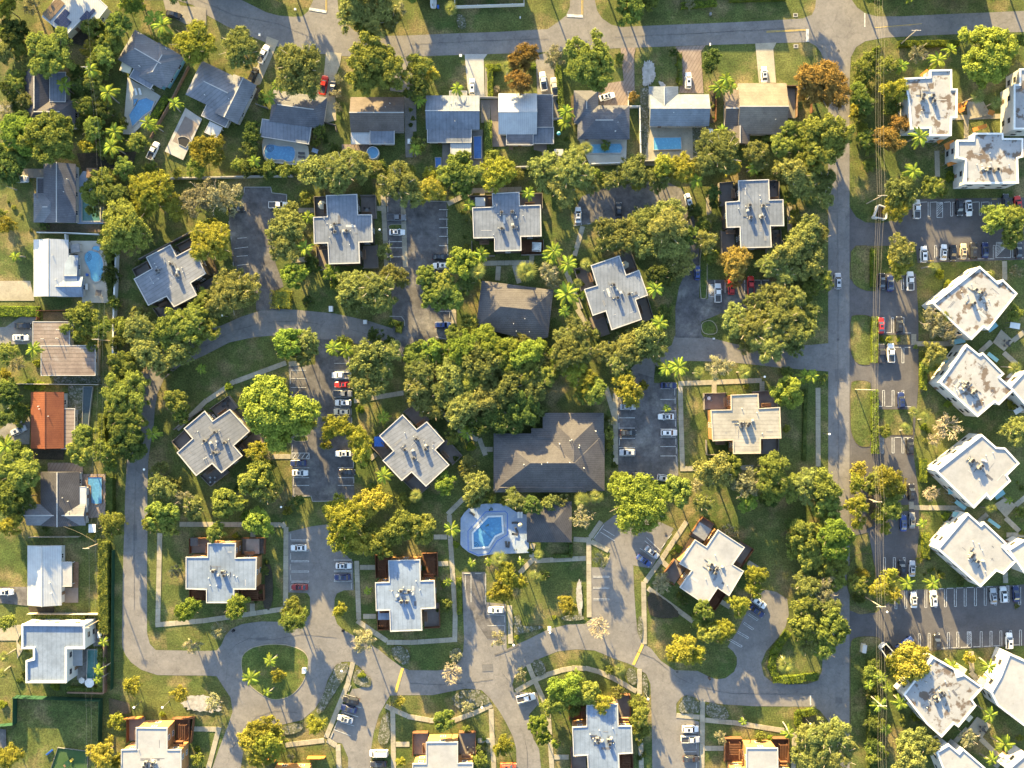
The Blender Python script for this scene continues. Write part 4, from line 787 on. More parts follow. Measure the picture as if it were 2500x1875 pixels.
def house(label, short, u, v, blocks, wallm='wall_white', vents=3, name='house', frame='white', gables='white'):
    LANDMARKS.append((short, u, v))
    c = G(u, v).xy; off = (c.x, c.y)
    root = empty(name, (c.x, c.y, 0), label, 'house')
    for i, b in enumerate(blocks):
        kind, cx, cy, w_, h_, rot, axis, ze, zr, ha, hb, m = b[:12]
        ze += i * .014; zr += i * .017
        bm, P = roof_block(kind, cx, cy, w_, h_, rot, axis, ze, zr, ha, hb, off)
        rf = obj('roof', bm, root, m=m)
        if kind != 'flat':
            # ridge cap
            a = math.radians(rot); ax = Vector((math.cos(a), -math.sin(a))) if axis == 'x' else Vector((math.sin(a), math.cos(a))) * -1
            pc = G(cx, cy, ze).xy; ln = ((w_ if axis == 'x' else h_)) * M
            s, e_ = pc + ax * (-ln / 2 + ha * M) - c, pc + ax * (ln / 2 - hb * M) - c
            bm = bmesh.new(); mid = (s + e_) / 2; box(bm, (mid.x, mid.y, zr + .02), ((e_ - s).length, .26, .10), math.atan2(ax.y, ax.x)); obj('ridge_cap', bm, rf, m='trim' if m not in ('tile_red',) else 'tile_red')
        else: obj('roof_edge', ringpoly(bmesh.new(), inset(P, -.04), inset(P, .14), ze - .28, ze + .06, off), rf, m='trim')
        wp = inset(P, .45)
        if 'open' in b[12:]:
            for q in wp: bm = bmesh.new(); box(bm, (q.x - c.x, q.y - c.y, (ze - .3) / 2), (.14, .14, ze - .3)); obj('porch_post', bm, root, m='white')
        else:
            obj('wall', prism(bmesh.new(), wp, .02 + i * .003, ze - .27 - i * .004, off), root, m=wallm)
            windows(root, wp, 0, 1, 2.9, wallm, origin=off, frame=frame)
    k = blocks[0]; p0 = G(k[1], k[2], k[7]).xy - c
    for j in range(vents):
        q = Vector((rnd.uniform(-.3, .3) * k[3] * M, rnd.uniform(-.3, .3) * k[4] * M))
        obj('vent_pipe', AC[2], root, loc=(p0.x + q.x, p0.y + q.y, k[7] + .75), sc=(1, 1, 3))
    return root
def rz_off(d): return d
# corner-specified: bl(kind, x0, y0, x1, y1 (plan), axis, ze, zr, ha, hb, mat)
def bl(kind, x0, y0, x1, y1, axis, ze, zr, ha, hb, m, *f): return (kind, (x0 + x1) / 2, (y0 + y1) / 2, x1 - x0, y1 - y0, 0, axis, ze, zr, ha, hb, m, *f)
sol = PB('house', 'white roofed house with black solar panels in the upper left corner', 'the house with solar panels', [(103,41),(160,88),(200,47),(225,67),(263,17),(228,-15),(190,-50),(150,-25)], 3.4, 'wall_cream', 'metal_white', cat='house', rim='white', ac=False, floors=1, parapet=.1, rimw=.12)
def solar(par, origin, cx, cy, nx, ny, rot, h, m='solar', skip=()):
    """nx by ny panels, each panel a part with an aluminium frame."""
    pw, ph = 8.4, 14.0
    bm = bmesh.new(); box(bm, (0, 0, 0), (pw * M - .05, ph * M - .05, .05)); pm = new_mesh('solar_panel', bm, m)
    a = math.radians(rot)
    for i in range(nx):
        for j in range(ny):
            if (i, j) in skip: continue
            x, y = (i - (nx - 1) / 2) * pw, (j - (ny - 1) / 2) * ph
            p = G(cx + x * math.cos(a) - y * math.sin(a), cy + x * math.sin(a) + y * math.cos(a), h).xy - origin
            obj('solar_panel', pm, par, loc=(p.x, p.y, h + .1), rz=-a)
so = sol.location.xy
solar(sol, so, 158, 48, 4, 3, 41, 3.45, skip=((3, 0), (2, 0))); solar(sol, so, 214, 36, 2, 3, 41, 3.45, skip=((0, 0),)); solar(sol, so, 131, 22, 3, 4, 41, 3.45, 'solar_warm')
house('dark hip roofed house with a white patch roof, left edge of the upper rows', 'the dark hip roofed house', 105, 235, [bl('hip', 60, 158, 126, 300, 'y', 2.9, 5.0, 30, 30, 'shingle_dark'), bl('hip', 62, 244, 184, 312, 'x', 2.92, 4.9, 30, 30, 'shingle_dark'), bl('flat', 121, 176, 160, 249, 'x', 3.5, 0, 0, 0, 'roof_flat')])
house('blue-grey hip roofed house tilted beside the angular pool, teal walls', 'the blue-grey tilted house', 366, 142, [('hip', 368, 143, 138, 84, 30, 'x', 2.9, 4.9, 32, 32, 'shingle_grey'), ('hip', 390, 160, 62, 96, 30, 'y', 2.95, 4.7, 24, 24, 'shingle_grey'), ('flat', 350, 188, 60, 34, 30, 'x', 2.8, 0, 0, 0, 'roof_flat', 'open')], 'wall_teal')
house('large tilted grey patchwork roofed house beside the empty black pool', 'the patchwork roofed house', 530, 228, [('hip', 532, 218, 132, 92, 26, 'x', 3.0, 4.8, 34, 34, 'roof_flat_rot'), ('gable', 575, 242, 62, 106, 26, 'y', 3.0, 4.6, 0, 0, 'shingle_grey'), ('flat', 530, 278, 66, 42, 26, 'x', 2.9, 0, 0, 0, 'roof_flat_rot'), ('flat', 521, 317, 34, 30, 26, 'x', 2.6, 0, 0, 0, 'metal_white', 'open')])
house('slate roofed house beside the kidney-shaped pool in the top row', 'the slate roofed house', 728, 265, [('hip', 728, 267, 132, 78, 8, 'x', 2.9, 5.0, 20, 24, 'shingle_slate'), ('flat', 697, 321, 122, 44, 9, 'x', 2.8, 0, 0, 0, 'roof_flat')])
house('brown gabled house with a ribbed white awning in the top row', 'the brown gabled house', 921, 290, [bl('gable', 856, 237, 987, 322, 'x', 2.9, 4.8, 0, 0, 'shingle_brown'), bl('flat', 903, 313, 963, 352, 'x', 2.95, 0, 0, 0, 'roof_flat'), bl('flat', 857, 323, 903, 352, 'x', 2.5, 0, 0, 0, 'metal_white', 'open')])
house('grey gabled house left of the pale driveway with slatted white patio cover', 'the grey gabled house', 1105, 290, [bl('gable', 1040, 233, 1171, 316, 'x', 2.9, 4.6, 0, 0, 'roof_flat'), bl('flat', 1043, 306, 1151, 348, 'x', 2.85, 0, 0, 0, 'roof_flat'), bl('flat', 1100, 346, 1150, 385, 'x', 2.5, 0, 0, 0, 'metal_white', 'open'), bl('flat', 1097, 222, 1140, 240, 'x', 2.7, 0, 0, 0, 'roof_tan', 'open')])
house('bright white metal roofed house with dark flat side roofs', 'the white metal roofed house', 1265, 285, [bl('gable', 1217, 228, 1311, 328, 'x', 3.0, 4.9, 0, 0, 'metal_white'), bl('flat', 1309, 231, 1350, 311, 'x', 2.8, 0, 0, 0, 'shingle_slate'), bl('flat', 1236, 318, 1302, 354, 'x', 2.9, 0, 0, 0, 'shingle_slate'), bl('flat', 1301, 310, 1352, 351, 'x', 2.6, 0, 0, 0, 'roof_flat', 'open')])
house('blue-grey hip roofed house with a long rear pool', 'the blue-grey hip roofed house', 1470, 285, [bl('hip', 1410, 257, 1537, 340, 'x', 2.9, 5.0, 42, 42, 'shingle_slate'), bl('hip', 1401, 221, 1461, 300, 'y', 2.9, 4.5, 30, 30, 'shingle_slate')])
house('light blue tiled house with a rectangular pool behind', 'the light blue tiled house', 1655, 265, [bl('gable', 1586, 230, 1731, 308, 'x', 2.9, 4.7, 0, 0, 'tile_blue'), bl('hip', 1584, 211, 1656, 262, 'y', 2.85, 4.4, 5, 0, 'tile_blue')])
house('large tan gabled house, rightmost of the top row', 'the tan gabled house', 1845, 270, [bl('gable', 1801, 203, 1920, 328, 'x', 3.0, 5.2, 0, 0, 'shingle_tan'), bl('gable', 1769, 219, 1812, 318, 'x', 2.8, 4.5, 0, 0, 'shingle_brown'), bl('gable', 1778, 310, 1830, 352, 'y', 2.7, 4.0, 0, 0, 'shingle_brown', 'open')])
house('grey gabled house beside the narrow greenish pool at the left', 'the greenish pool house', 145, 470, [bl('gable', 106, 400, 185, 544, 'y', 2.9, 4.6, 0, 0, 'shingle_slate'), bl('hip', 82, 472, 142, 543, 'x', 2.9, 4.3, 28, 20, 'shingle_grey'), bl('flat', 90, 434, 108, 473, 'x', 2.7, 0, 0, 0, 'shingle_dark')])
house('white gabled house beside the large kidney-shaped pool at the left', 'the kidney pool house', 125, 655, [bl('gable', 82, 585, 167, 724, 'y', 2.9, 4.4, 0, 0, 'metal_white'), bl('gable', 160, 623, 191, 724, 'x', 2.8, 3.6, 0, 0, 'roof_blue'), bl('gable', 140, 675, 203, 725, 'x', 2.8, 3.9, 0, 0, 'roof_blue')])
house('brown flat roofed house with two cars before it at the left', 'the brown flat roofed house', 155, 850, [bl('flat', 80, 785, 170, 845, 'x', 3.2, 0, 0, 0, 'tar_brown'), bl('flat', 100, 843, 233, 917, 'x', 3.2, 0, 0, 0, 'tar_brown')])
house('red roofed house at the left picture side', 'the red roofed house', 120, 1030, [bl('gable', 75, 957, 156, 1095, 'y', 3.0, 4.3, 0, 0, 'tile_red'), bl('flat', 149, 997, 183, 1096, 'x', 2.7, 0, 0, 0, 'tar_brown')])
house('taupe shingled house beside the rectangular pool with brown deck', 'the taupe shingled house', 140, 1220, [bl('gable', 99, 1152, 194, 1284, 'y', 2.9, 4.5, 0, 0, 'shingle_taupe'), bl('gable', 65, 1231, 209, 1283, 'x', 2.85, 4.1, 0, 0, 'shingle_grey'), bl('flat', 188, 1188, 211, 1240, 'x', 2.8, 0, 0, 0, 'metal_white')])
house('white metal roofed house in the left row, next to a long leafy hedge', 'the long hedge house', 110, 1405, [bl('gable', 67, 1332, 150, 1478, 'y', 2.9, 4.3, 0, 0, 'metal_white'), bl('flat', 149, 1372, 175, 1432, 'x', 2.7, 0, 0, 0, 'roof_white', 'open')])
m7 = PB('house', 'modern white flat roofed house with two storeys beside the dark green pool', 'the modern white house', [(55,1523),(208,1524),(209,1583),(164,1583),(164,1666),(65,1666),(65,1612),(83,1608),(83,1583),(55,1583)], 6.4, 'wall_white', 'roof_blue', cat='house', rim='white', ac=False, parapet=.5, over=.05, rimw=.4, frame='metal_dark')
awning(186, 1605, 30, 40, 0, 'roof_white', lab='low white flat roof extension beside the dark green pool', name='patio_roof', cat='patio roof', h=3.0, thick=.3)
# clubhouses
def hipcustom(label, short, eaves, ridge, faces, ze, zr, roofm, name='clubhouse'):
    P = W(eaves, ze); c = sum(P, Vector((0, 0))) / len(P); Rr = W(ridge, zr)
    LANDMARKS.append((short, sum(p[0] for p in eaves) / len(eaves), sum(p[1] for p in eaves) / len(eaves)))
    root = empty(name, (c.x, c.y, 0), label, 'clubhouse')
    bm = bmesh.new(); V = [bm.verts.new((p.x - c.x, p.y - c.y, ze)) for p in P] + [bm.verts.new((p.x - c.x, p.y - c.y, zr)) for p in Rr]
    lo = [bm.verts.new((p.x - c.x, p.y - c.y, ze - .3)) for p in P]; n = len(P)
    for f in faces: bm.faces.new([V[i] for i in f])
    for i in range(n): bm.faces.new((lo[i], lo[(i + 1) % n], V[(i + 1) % n], V[i]))
    bm.faces.new(lo[::-1]); rf = obj('roof', bm, root, m=roofm)
    wp = inset(P, .6); obj('wall', prism(bmesh.new(), wp, .02, ze - .32, (c.x, c.y)), root, m='wall_dark'); windows(root, wp, 0, 1, 3, 'wall_dark', origin=c)
    for j in range(4): obj('vent_pipe', AC[2], root, loc=(rnd.uniform(-4, 4), rnd.uniform(-5, -1), ze + 1.8), sc=(1, 1, 3))
    return root
hipcustom('shingled clubhouse with a five sided hip roof in the upper middle', 'the five sided shingled roof', [(1176,685),(1351,708),(1338,823),(1303,832),(1162,799)], [(1222,748),(1296,756)], [(0,1,6,5),(1,2,6),(2,3,6),(3,4,5,6),(4,0,5)], 3.4, 5.8, 'shingle_club')
ch = empty('clubhouse', (*G(1345, 1110).xy, 0), 'large shingled clubhouse with a wide hip roof above the pool', 'clubhouse')
LANDMARKS.append(('the large clubhouse', 1340, 1110))
cc = G(1345, 1110).xy
for i, b in enumerate((bl('hip', 1205, 1058, 1476, 1199, 'x', 3.3, 6.2, 88, 74, 'shingle_club'), bl('hip', 1325, 1008, 1474, 1197, 'y', 3.3, 6.2, 66, 72, 'shingle_club'), bl('hip', 1297, 1046, 1345, 1090, 'x', 3.32, 4.2, 16, 0, 'shingle_club'), bl('hip', 1208, 1178, 1432, 1202, 'x', 3.2, 3.9, 12, 12, 'shingle_club'))):
    bm, P = roof_block(*b[:11], off=(cc.x, cc.y)); obj('roof', bm, ch, m=b[11]); wp = inset(P, .6); obj('wall', prism(bmesh.new(), wp, .02 + i * .003, b[7] - .3, (cc.x, cc.y)), ch, m='wall_dark')
    windows(ch, wp, 0, 1, 3, 'wall_dark', origin=cc, allsides=i < 2)
for (u, v) in ((1366,1083),(1391,1075),(1395,1073),(1414,1087),(1413,1092),(1454,1052),(1279,1133),(1336,1128),(1390,1128),(1425,1142),(1322,1132)):
    p = G(u, v, 5).xy - cc; obj('vent_pipe', AC[2], ch, loc=(p.x, p.y, 5.6), sc=(1.2, 1.2, 4.5))
pv = empty('pool_pavilion', (*G(1341, 1276).xy, 0), 'purple brown shingled pavilion with hip roof right of the big pool', 'pavilion'); LANDMARKS.append(('the pool pavilion', 1341, 1276)); cc = G(1341, 1276).xy
bm, P = roof_block('hip', 1341, 1274, 110, 100, 0, 'x', 3.0, 4.3, 44, 44, (cc.x, cc.y)); obj('roof', bm, pv, m='shingle_taupe')
for q in inset(P, .8): bm = bmesh.new(); box(bm, (q.x - cc.x, q.y - cc.y, 1.35), (.3, .3, 2.7)); obj('column', bm, pv, m='trim')
bm = bmesh.new(); box(bm, (0, 0, .07), (12, 10.5, .12)); obj('floor_slab', bm, pv, m='concrete')
# houses standing just beyond the picture, they throw the long shadows on the top street
for (lab, u, v, w_, h_, z) in (('two gabled grey house beyond the top street, left of the side street', 1130, -70, 250, 90, 6.0), ('long grey gabled house beyond the top street, right of the side street', 1700, -85, 330, 95, 5.8),
    ('grey gabled house above the first bend of the top street', 560, -90, 160, 90, 6), ('grey gabled house beyond the upper right grass verge', 2260, -95, 240, 80, 5.5)):
    c = G(u, v).xy; r = empty('house', (c.x, c.y, 0), lab, 'house')
    bm, P = roof_block('gable', u, v, w_, h_, 0, 'x', z - 2, z, 0, 0, (c.x, c.y)); obj('roof', bm, r, m='shingle_grey'); obj('wall', prism(bmesh.new(), inset(P, .4), 0.02, z - 2.3, (c.x, c.y)), r, m='wall_white')

# ------------------------------------------------------------------ pools
def pool(label, pts, wm='water_blue', cm='concrete_pale', sm=0, cw=.35, steps=None, h=.16, deck=None, deckm='concrete_pale', cat='pool', name='swimming_pool'):
    if deck: layer('pool_deck', deck, deckm)
    p = ccw(W(smooth(pts, sm) if sm else pts)); c = sum(p, Vector((0, 0))) / len(p); off = (c.x, c.y)
    root = empty(name, (c.x, c.y, 0), label, cat); z = _z[0] + .02
    q = inset(p, -cw)
    obj('coping', ringpoly(bmesh.new(), q, p, 0.0, z + h, off), root, m=cm)
    bm = bmesh.new(); prism(bm, p, .01, z + h - .1, off); obj('water', bm, root, m=wm)
    if steps:
        su, sv, sr, a0, a1 = steps
        for k, r in enumerate((sr, sr * .72, sr * .44)):
            s = G(su, sv).xy - c; bm = bmesh.new(); n = 14
            o_ = [Vector((s.x + r * M * math.cos(a), s.y + r * M * math.sin(a))) for a in [math.radians(a0 + (a1 - a0) * i / n) for i in range(n + 1)]]
            i_ = [Vector((s.x + (r - 1.0) * M * math.cos(a), s.y + (r - 1.0) * M * math.sin(a))) for a in [math.radians(a0 + (a1 - a0) * i / n) for i in range(n + 1)]]
            for i in range(n):
                bm.faces.new([bm.verts.new((x.x, x.y, z + h - .085)) for x in (o_[i], o_[i + 1], i_[i + 1], i_[i])])
            obj('pool_step', bm, root, m='solar')
    return root, c, z
T = TP
mp = T(1000, 1125, [(850,608),(990,603),(1000,768),(920,805),(850,920),(695,930),(690,778)])
pr, pc, pz = pool('large angular blue swimming pool with painted deck ring in the middle of the estate', mp, 'water_blue', 'white', cw=.5, steps=(1157,1335,13,0,90),
    deck=T(1000, 1125, [(880,455),(1000,462),(1060,490),(1150,550),(1200,565),(1265,580),(1270,875),(1290,885),(1288,990),(880,1008),(740,1028),(640,985),(570,930),(550,900),(552,620),(590,560),(640,510),(740,470)]), deckm='deck_blue')
q1 = [Vector(x) for x in inset(W(mp), -.95)]; q0 = [Vector(x) for x in inset(W(mp), -.82)]
obj('painted_ring', ringpoly(bmesh.new(), q1, q0, pz - .01, pz + .03, (pc.x, pc.y)), pr, m='trim')
ob = W(T(1000, 1125, [(820,545),(1030,537),(1060,565),(1062,795),(950,865),(860,1000),(740,1018),(630,968),(628,752)])); 
obj('painted_band', ringpoly(bmesh.new(), ccw(ob), inset(ob, .18), pz - .01, pz + .012, (pc.x, pc.y)), pr, m='blue')
a, b = G(1172, 1286), G(1202, 1314); bm = bmesh.new(); box(bm, ((a.x + b.x) / 2 - pc.x, (a.y + b.y) / 2 - pc.y, pz + .075), ((b - a).length, .07, .05), math.atan2(b.y - a.y, b.x - a.x)); obj('float_rope', bm, pr, m='metal_dark')
LANDMARKS.append(('the big angular pool', 1190, 1290))
pool('angular blue pool with a palm over its corner, below the blue-grey tilted house', T(0,0,[(1510,1088),(1590,1066),(1672,1105),(1640,1195),(1560,1250),(1440,1370),(1405,1250)]), deck=T(0,0,[(1385,840),(1480,900),(1630,970),(1745,1045),(1650,1200),(1610,1290),(1500,1400),(1440,1458),(1335,1455)]), deckm='deck_cream')
pool('small square spa beside the angular blue pool', T(0,0,[(1452,1078),(1500,1072),(1470,1140),(1452,1150)]), cw=.2)
layer('pool_deck', T(0,0,[(2010,1170),(2190,1290),(1985,1734),(1785,1640)]), 'concrete_pale'); layer('pool_deck', T(0,0,[(2005,1260),(2150,1345),(2010,1600),(1870,1530)]), 'deck_taupe')
pool('empty pool with black rounded end beside the patchwork roofed house', T(0,0,[(1930,1500),(1960,1485),(2010,1487),(2050,1510),(2060,1530),(2015,1600),(1940,1560)]), 'black', cw=.12)
pool('kidney-shaped blue pool below the slate roofed house', [(647,372),(649,361),(656,354),(668,354),(678,358),(692,359),(708,358),(719,362),(722,376),(719,390),(711,396),(701,395),(692,390),(675,391),(658,390),(649,384)], sm=1, steps=(660,362,10,0,360),
    deck=smooth([(648,332),(752,345),(758,398),(748,400),(722,403),(705,404),(690,401),(655,397),(643,385),(640,350)], 1), deckm='deck_cream')
pool('round blue pool above the brown gabled house patio wall', [(912 + 14 * math.cos(a), 376 + 14 * math.sin(a)) for a in [i * PI / 6 for i in range(12)]], cm='white', cw=.2, h=1.0)
pool('narrow blue lap pool below the grey gabled house', [(1157,335),(1175,334),(1175,388),(1158,388)], 'cover_blue', cw=.15)
pool('small blue plunge pool beside the estate wall, left of the slatted cover', [(1063,386),(1077,386),(1077,409),(1064,409)], 'cover_blue', cw=.12)
pool('long pale blue pool behind the blue-grey hip roofed house', [(1440,354),(1514,352),(1519,362),(1514,374),(1441,375)], 'water_pale', deck=[(1412,340),(1530,338),(1528,402),(1440,405)], deckm='deck_cream')
pool('rectangular pale blue pool behind the light blue tiled house', [(1595,338),(1661,337),(1662,365),(1596,367)], 'water_pale', cw=.15)
pool('narrow greenish pool half hidden under a tree at the left', [(204,476),(246,476),(246,540),(204,540)], 'water_green')
pool('large kidney-shaped blue pool on a pale deck at the left', T(0,375,[(922,1120),(935,1080),(975,1052),(1020,1048),(1065,1068),(1100,1110),(1122,1165),(1128,1250),(1118,1320),(1090,1370),(1050,1390),(1010,1375),(990,1340),(988,1285),(965,1230),(930,1170)]), 'water_pale', sm=1, steps=(215,628,11,-90,90),
    deck=T(0,375,[(770,945),(1100,945),(1215,1040),(1215,1615),(895,1610),(890,1320),(850,1300),(850,1090),(765,1090)]), deckm='deck_cream')
pool('small round spa attached to the large kidney-shaped pool', T(0,375,[(1050 + 42 * math.cos(a), 1030 + 30 * math.sin(a)) for a in [i * PI / 6 for i in range(12)]]), 'water_pale', cw=.2)
pool('rectangular blue pool with brown deck right of the taupe shingled house', T(0,1125,[(960,175),(1110,175),(1110,455),(1050,465),(998,455),(995,270),(960,250)]), cm='wood', cw=.2, deck=T(0,1125,[(880,140),(1150,140),(1150,600),(940,620),(930,280),(880,270)]), deckm='paver')
pool('dark green pool beside the modern white house', T(0,1500,[(957,378),(1062,378),(1060,685),(950,685)]), 'water_green', cw=.2)
pool('covered dark lap pool in the yard of the red roofed house', T(0,750,[(912,860),(1010,860),(975,1150),(955,1370),(900,1340)]), 'water_dark', cw=.1)

# ------------------------------------------------------------------ walls and fences
def fence(label, t, pts, h=1.8, m='wood', th=.12, name='garden_fence', cat='fence', post=True, group=None, panel=3.0):
    P = [G(*p).xy for p in TP(*t, pts)]; c = sum(P, Vector((0, 0))) / len(P)
    root = empty(name, (c.x, c.y, 0), label, cat, group); k = 0
    for a, b in zip(P, P[1:]):
        d = b - a; n = max(1, int(d.length / panel)); s = d.length / n; r = math.atan2(d.y, d.x)
        bm = bmesh.new(); box(bm, (0, 0, h / 2), (s - (.1 if post else .012), th, h)); pm = new_mesh('wall_panel' if not post else 'fence_panel', bm, m)
        if post: bm = bmesh.new(); box(bm, (0, 0, h / 2 + .05), (.13, .16 + th, h + .1)); qm = new_mesh('fence_post', bm, m)
        for i in range(n):
            q = a + d * ((i + .5) / n) - c; obj('wall_panel' if not post else 'fence_panel', pm, root, loc=(q.x, q.y, 0), rz=r)
            if post: q = a + d * (i / n) - c; obj('fence_post', qm, root, loc=(q.x, q.y, 0), rz=r)
    return root
fence('white board fence round the yard above the top street', (1000,0), [(490,-60),(490,92),(1235,68),(1235,-60)], m='white')
fence('long pale wall along the estate, above the upper lots left part', (0,375), [(1500,285),(2212,270),(3170,250)], m='concrete_pale', th=.35, name='boundary_wall', cat='wall', post=False)
fence('pale wall along the estate below the white metal roofed house', (1000,375), [(200,190),(1100,160),(1310,152),(1600,140)], m='concrete_pale', th=.3, name='boundary_wall', cat='wall', post=False)
fence('white wall below the long pale blue pool', (1000,375), [(1960,125),(2360,112)], m='white', th=.3, name='boundary_wall', cat='wall', post=False)
fence('pale wall below the light blue tiled house yard', (1500,375), [(150,100),(830,75),(1100,95)], m='concrete_pale', th=.3, name='boundary_wall', cat='wall', post=False)
fence('tall white wall right of the large kidney pool yard', (0,375), [(1285,1060),(1260,1660),(1250,2160)], m='white', th=.45, name='boundary_wall', cat='wall', post=False, h=2)
fence('white wall between the greenish pool and the kidney pool yards', (0,375), [(430,860),(740,865),(1095,880)], m='white', th=.2, name='boundary_wall', cat='wall', post=False)
fence('short white wall above the kidney pool deck', (0,375), [(735,880),(748,1090)], m='white', th=.25, name='boundary_wall', cat='wall', post=False)
fence('tan wall between the brown flat and the red roofed house', (0,750), [(-60,825),(490,830),(1095,837)], m='trim_tan', th=.2, name='boundary_wall', cat='wall', post=False)
fence('low pale wall right of the brown flat roofed house', (0,750), [(1090,300),(1075,740)], m='concrete', th=.3, name='boundary_wall', cat='wall', post=False, h=1.5)
fence('reddish board fence above the brown flat roofed house', (0,750), [(428,140),(430,42),(740,36)], m='wood_red')
fence('low brown wall between the blue-grey tilted and patchwork houses', (0,0), [(2050,730),(1850,1130),(1640,1500)], m='wood', th=.2, name='garden_wall', cat='wall', post=False, h=1.5)
fence('dark board fence between two yards below the patchwork house', (500,0), [(570,1140),(700,1185)], m='wood_grey'); fence('dark board fence right of the slate roofed house', (500,0), [(1290,1330),(1420,1365),(1430,1430)], m='wood_grey')
fence('white picket fence along the pale driveway side yard', (1000,0), [(765,1065),(955,1070)], m='trim'); fence('low white fence at the end of the cream pickup driveway', (1000,0), [(1550,1300),(1650,1290)], m='trim')
fence('white fence running down between the two upper pool yards', (1500,0), [(140,1165),(265,1165),(278,1700)], m='white', th=.2); fence('small white fence round an orange shrub by the brick drive', (1500,0), [(225,1000),(145,1000),(148,1160)], m='white', th=.1, h=1.0)
fence('orange board fence between the light blue and tan houses', (1500,0), [(1088,1005),(1085,1320)], m='wood_red'); fence('tan fence right of the large tan gabled house', (1500,0), [(1840,945),(1960,945),(1955,1280)], m='wood')
fence('orange fence at the long grass strip below the rust tree', (1500,0), [(2115,1120),(2112,1350)], m='wood_red')
fence('pale fence below the white house by the long hedge', (0,1125), [(330,1640),(1090,1645)], m='trim_tan'); fence('thin fence above the white house by the long hedge', (0,1125), [(350,815),(880,812)], m='trim_tan', th=.08)
fence('brown wall right of the modern white house', (0,1500), [(1155,20),(1150,830),(760,820)], m='wood', th=.35, name='boundary_wall', cat='wall', post=False, h=2)
fence('green mesh fence around the sports lawn, upper and right side', (0,1500), [(190,872),(1110,905),(1100,1420)], m='green_paint', h=2.6, th=.06); fence('green mesh fence around the sports lawn, left side', (0,1500), [(190,870),(185,1165),(-60,1190)], m='green_paint', h=2.4, th=.06)
fence('green mesh fence along the left street verge', (0,1500), [(1240,-700),(1230,300),(1225,800)], m='green_paint', h=1.8, th=.05, panel=4.0)
fence('red board fence above the lower left orange building', (0,1500), [(1365,1110),(1560,1100)], m='orange'); fence('orange board fence at the upper right of the lower left building', (0,1500), [(1880,1110),(2110,1100),(2080,1370)], m='wood_red')
fence('white service fence at the end of the right edge court', (2000,0), [(1580,1100),(1540,1210)], m='orange', h=1.2)
fence('grey patio wall above the left cross-shaped building', (0,375), [(1520,1150),(2090,850)], m='wood_grey', th=.3, name='garden_wall', cat='wall', post=False, h=1.7)
fence('dark low wall along the diagonal building upper left side', (0,750), [(1890,1320),(2200,1100)], m='wood_grey', th=.2, name='garden_wall', cat='wall', post=False, h=1.4)

# ------------------------------------------------------------------ street furniture and small things
def lamp(u, v, h=4.6, lean=None):
    p = G(u, v).xy; root = empty('street_lamp', (p.x, p.y, 0), None, 'street lamp', 'globe lamps along the paths')
    obj('post', LMP[0], root); obj('globe', LMP[1], root, loc=(0, 0, h + .25)); obj('base', LMP[2], root)
    pend(root, 'thin post lamp with a white globe', u, v)
bm = bmesh.new(); tube(bm, (0,0,0), (0,0,4.6), .07, .05); l0 = new_mesh('post', bm, 'metal_grey')
bm = bmesh.new(); bmesh.ops.create_icosphere(bm, subdivisions=2, radius=.34); l1 = new_mesh('globe', bm, 'lamp_glass')
bm = bmesh.new(); tube(bm, (0,0,0), (0,0,.3), .16, .12, 8); l2 = new_mesh('base', bm, 'metal_dark'); LMP = (l0, l1, l2)
for u, v in ((933,568),(556,773),(697,1232),(842,1625),(1178,1712),(1576,1692),(1965,1752),(369,1142),(582,474),(413,1712),(345,1712),(1254,1563),(1341,1533),(2148,1483),(2010,1058),(1855,920)): lamp(u, v)
def bin_(u, v, m, lab, rot=0):
    p = G(u, v).xy; r = empty('waste_bin', (p.x, p.y, 0), lab, 'waste bin', rz=math.radians(rot))
    bm = bmesh.new(); P = [Vector(a) for a in ((-.28,-.32),(.28,-.32),(.28,.32),(-.28,.32))]; prism(bm, P, .08, .98); obj('body', bm, r, m=m)
    bm = bmesh.new(); box(bm, (0, .03, 1.02), (.62, .72, .08)); obj('lid', bm, r, m=m)
    for x in (-.25, .25): bm = bmesh.new(); tube(bm, (x - .04, .3, .12), (x + .04, .3, .12), .12, seg=10); obj('wheel', bm, r, m='tyre')
for a in ((1731,1655,'black','black waste bin at the bend of the lower loop road',20),(571,1539,'black','black waste bin on the kerb above the roundabout',40),(838,1538,'black','black waste bin on the kerb right of the roundabout',0),
          (1070,19,'blue','blue bin in the grass above the top street',0),(1056,16,'trim_tan','tan bin beside the blue bin above the top street',0),(216,672,'blue','folded blue pool cover on the kidney pool deck',0),(1733,37,'metal_grey','grey cabinet in the grass above the top street',0)): bin_(*a)
def mailbox(u, v, lab, h=1.3, s=(.9,.6,.7), m='white'):
    p = G(u, v).xy; r = empty('mail_box', (p.x, p.y, 0), lab, 'mail box')
    bm = bmesh.new(); box(bm, (0, 0, h - s[2] / 2), s); obj('box', bm, r, m=m); bm = bmesh.new(); tube(bm, (0,0,0), (0,0,h - s[2]), .08); obj('post', bm, r, m='metal_dark')
    bm = bmesh.new(); box(bm, (0, -s[1] / 2 - .02, h - s[2] / 2), (s[0] * .8, .03, s[2] * .6)); obj('door', bm, r, m='metal_grey')
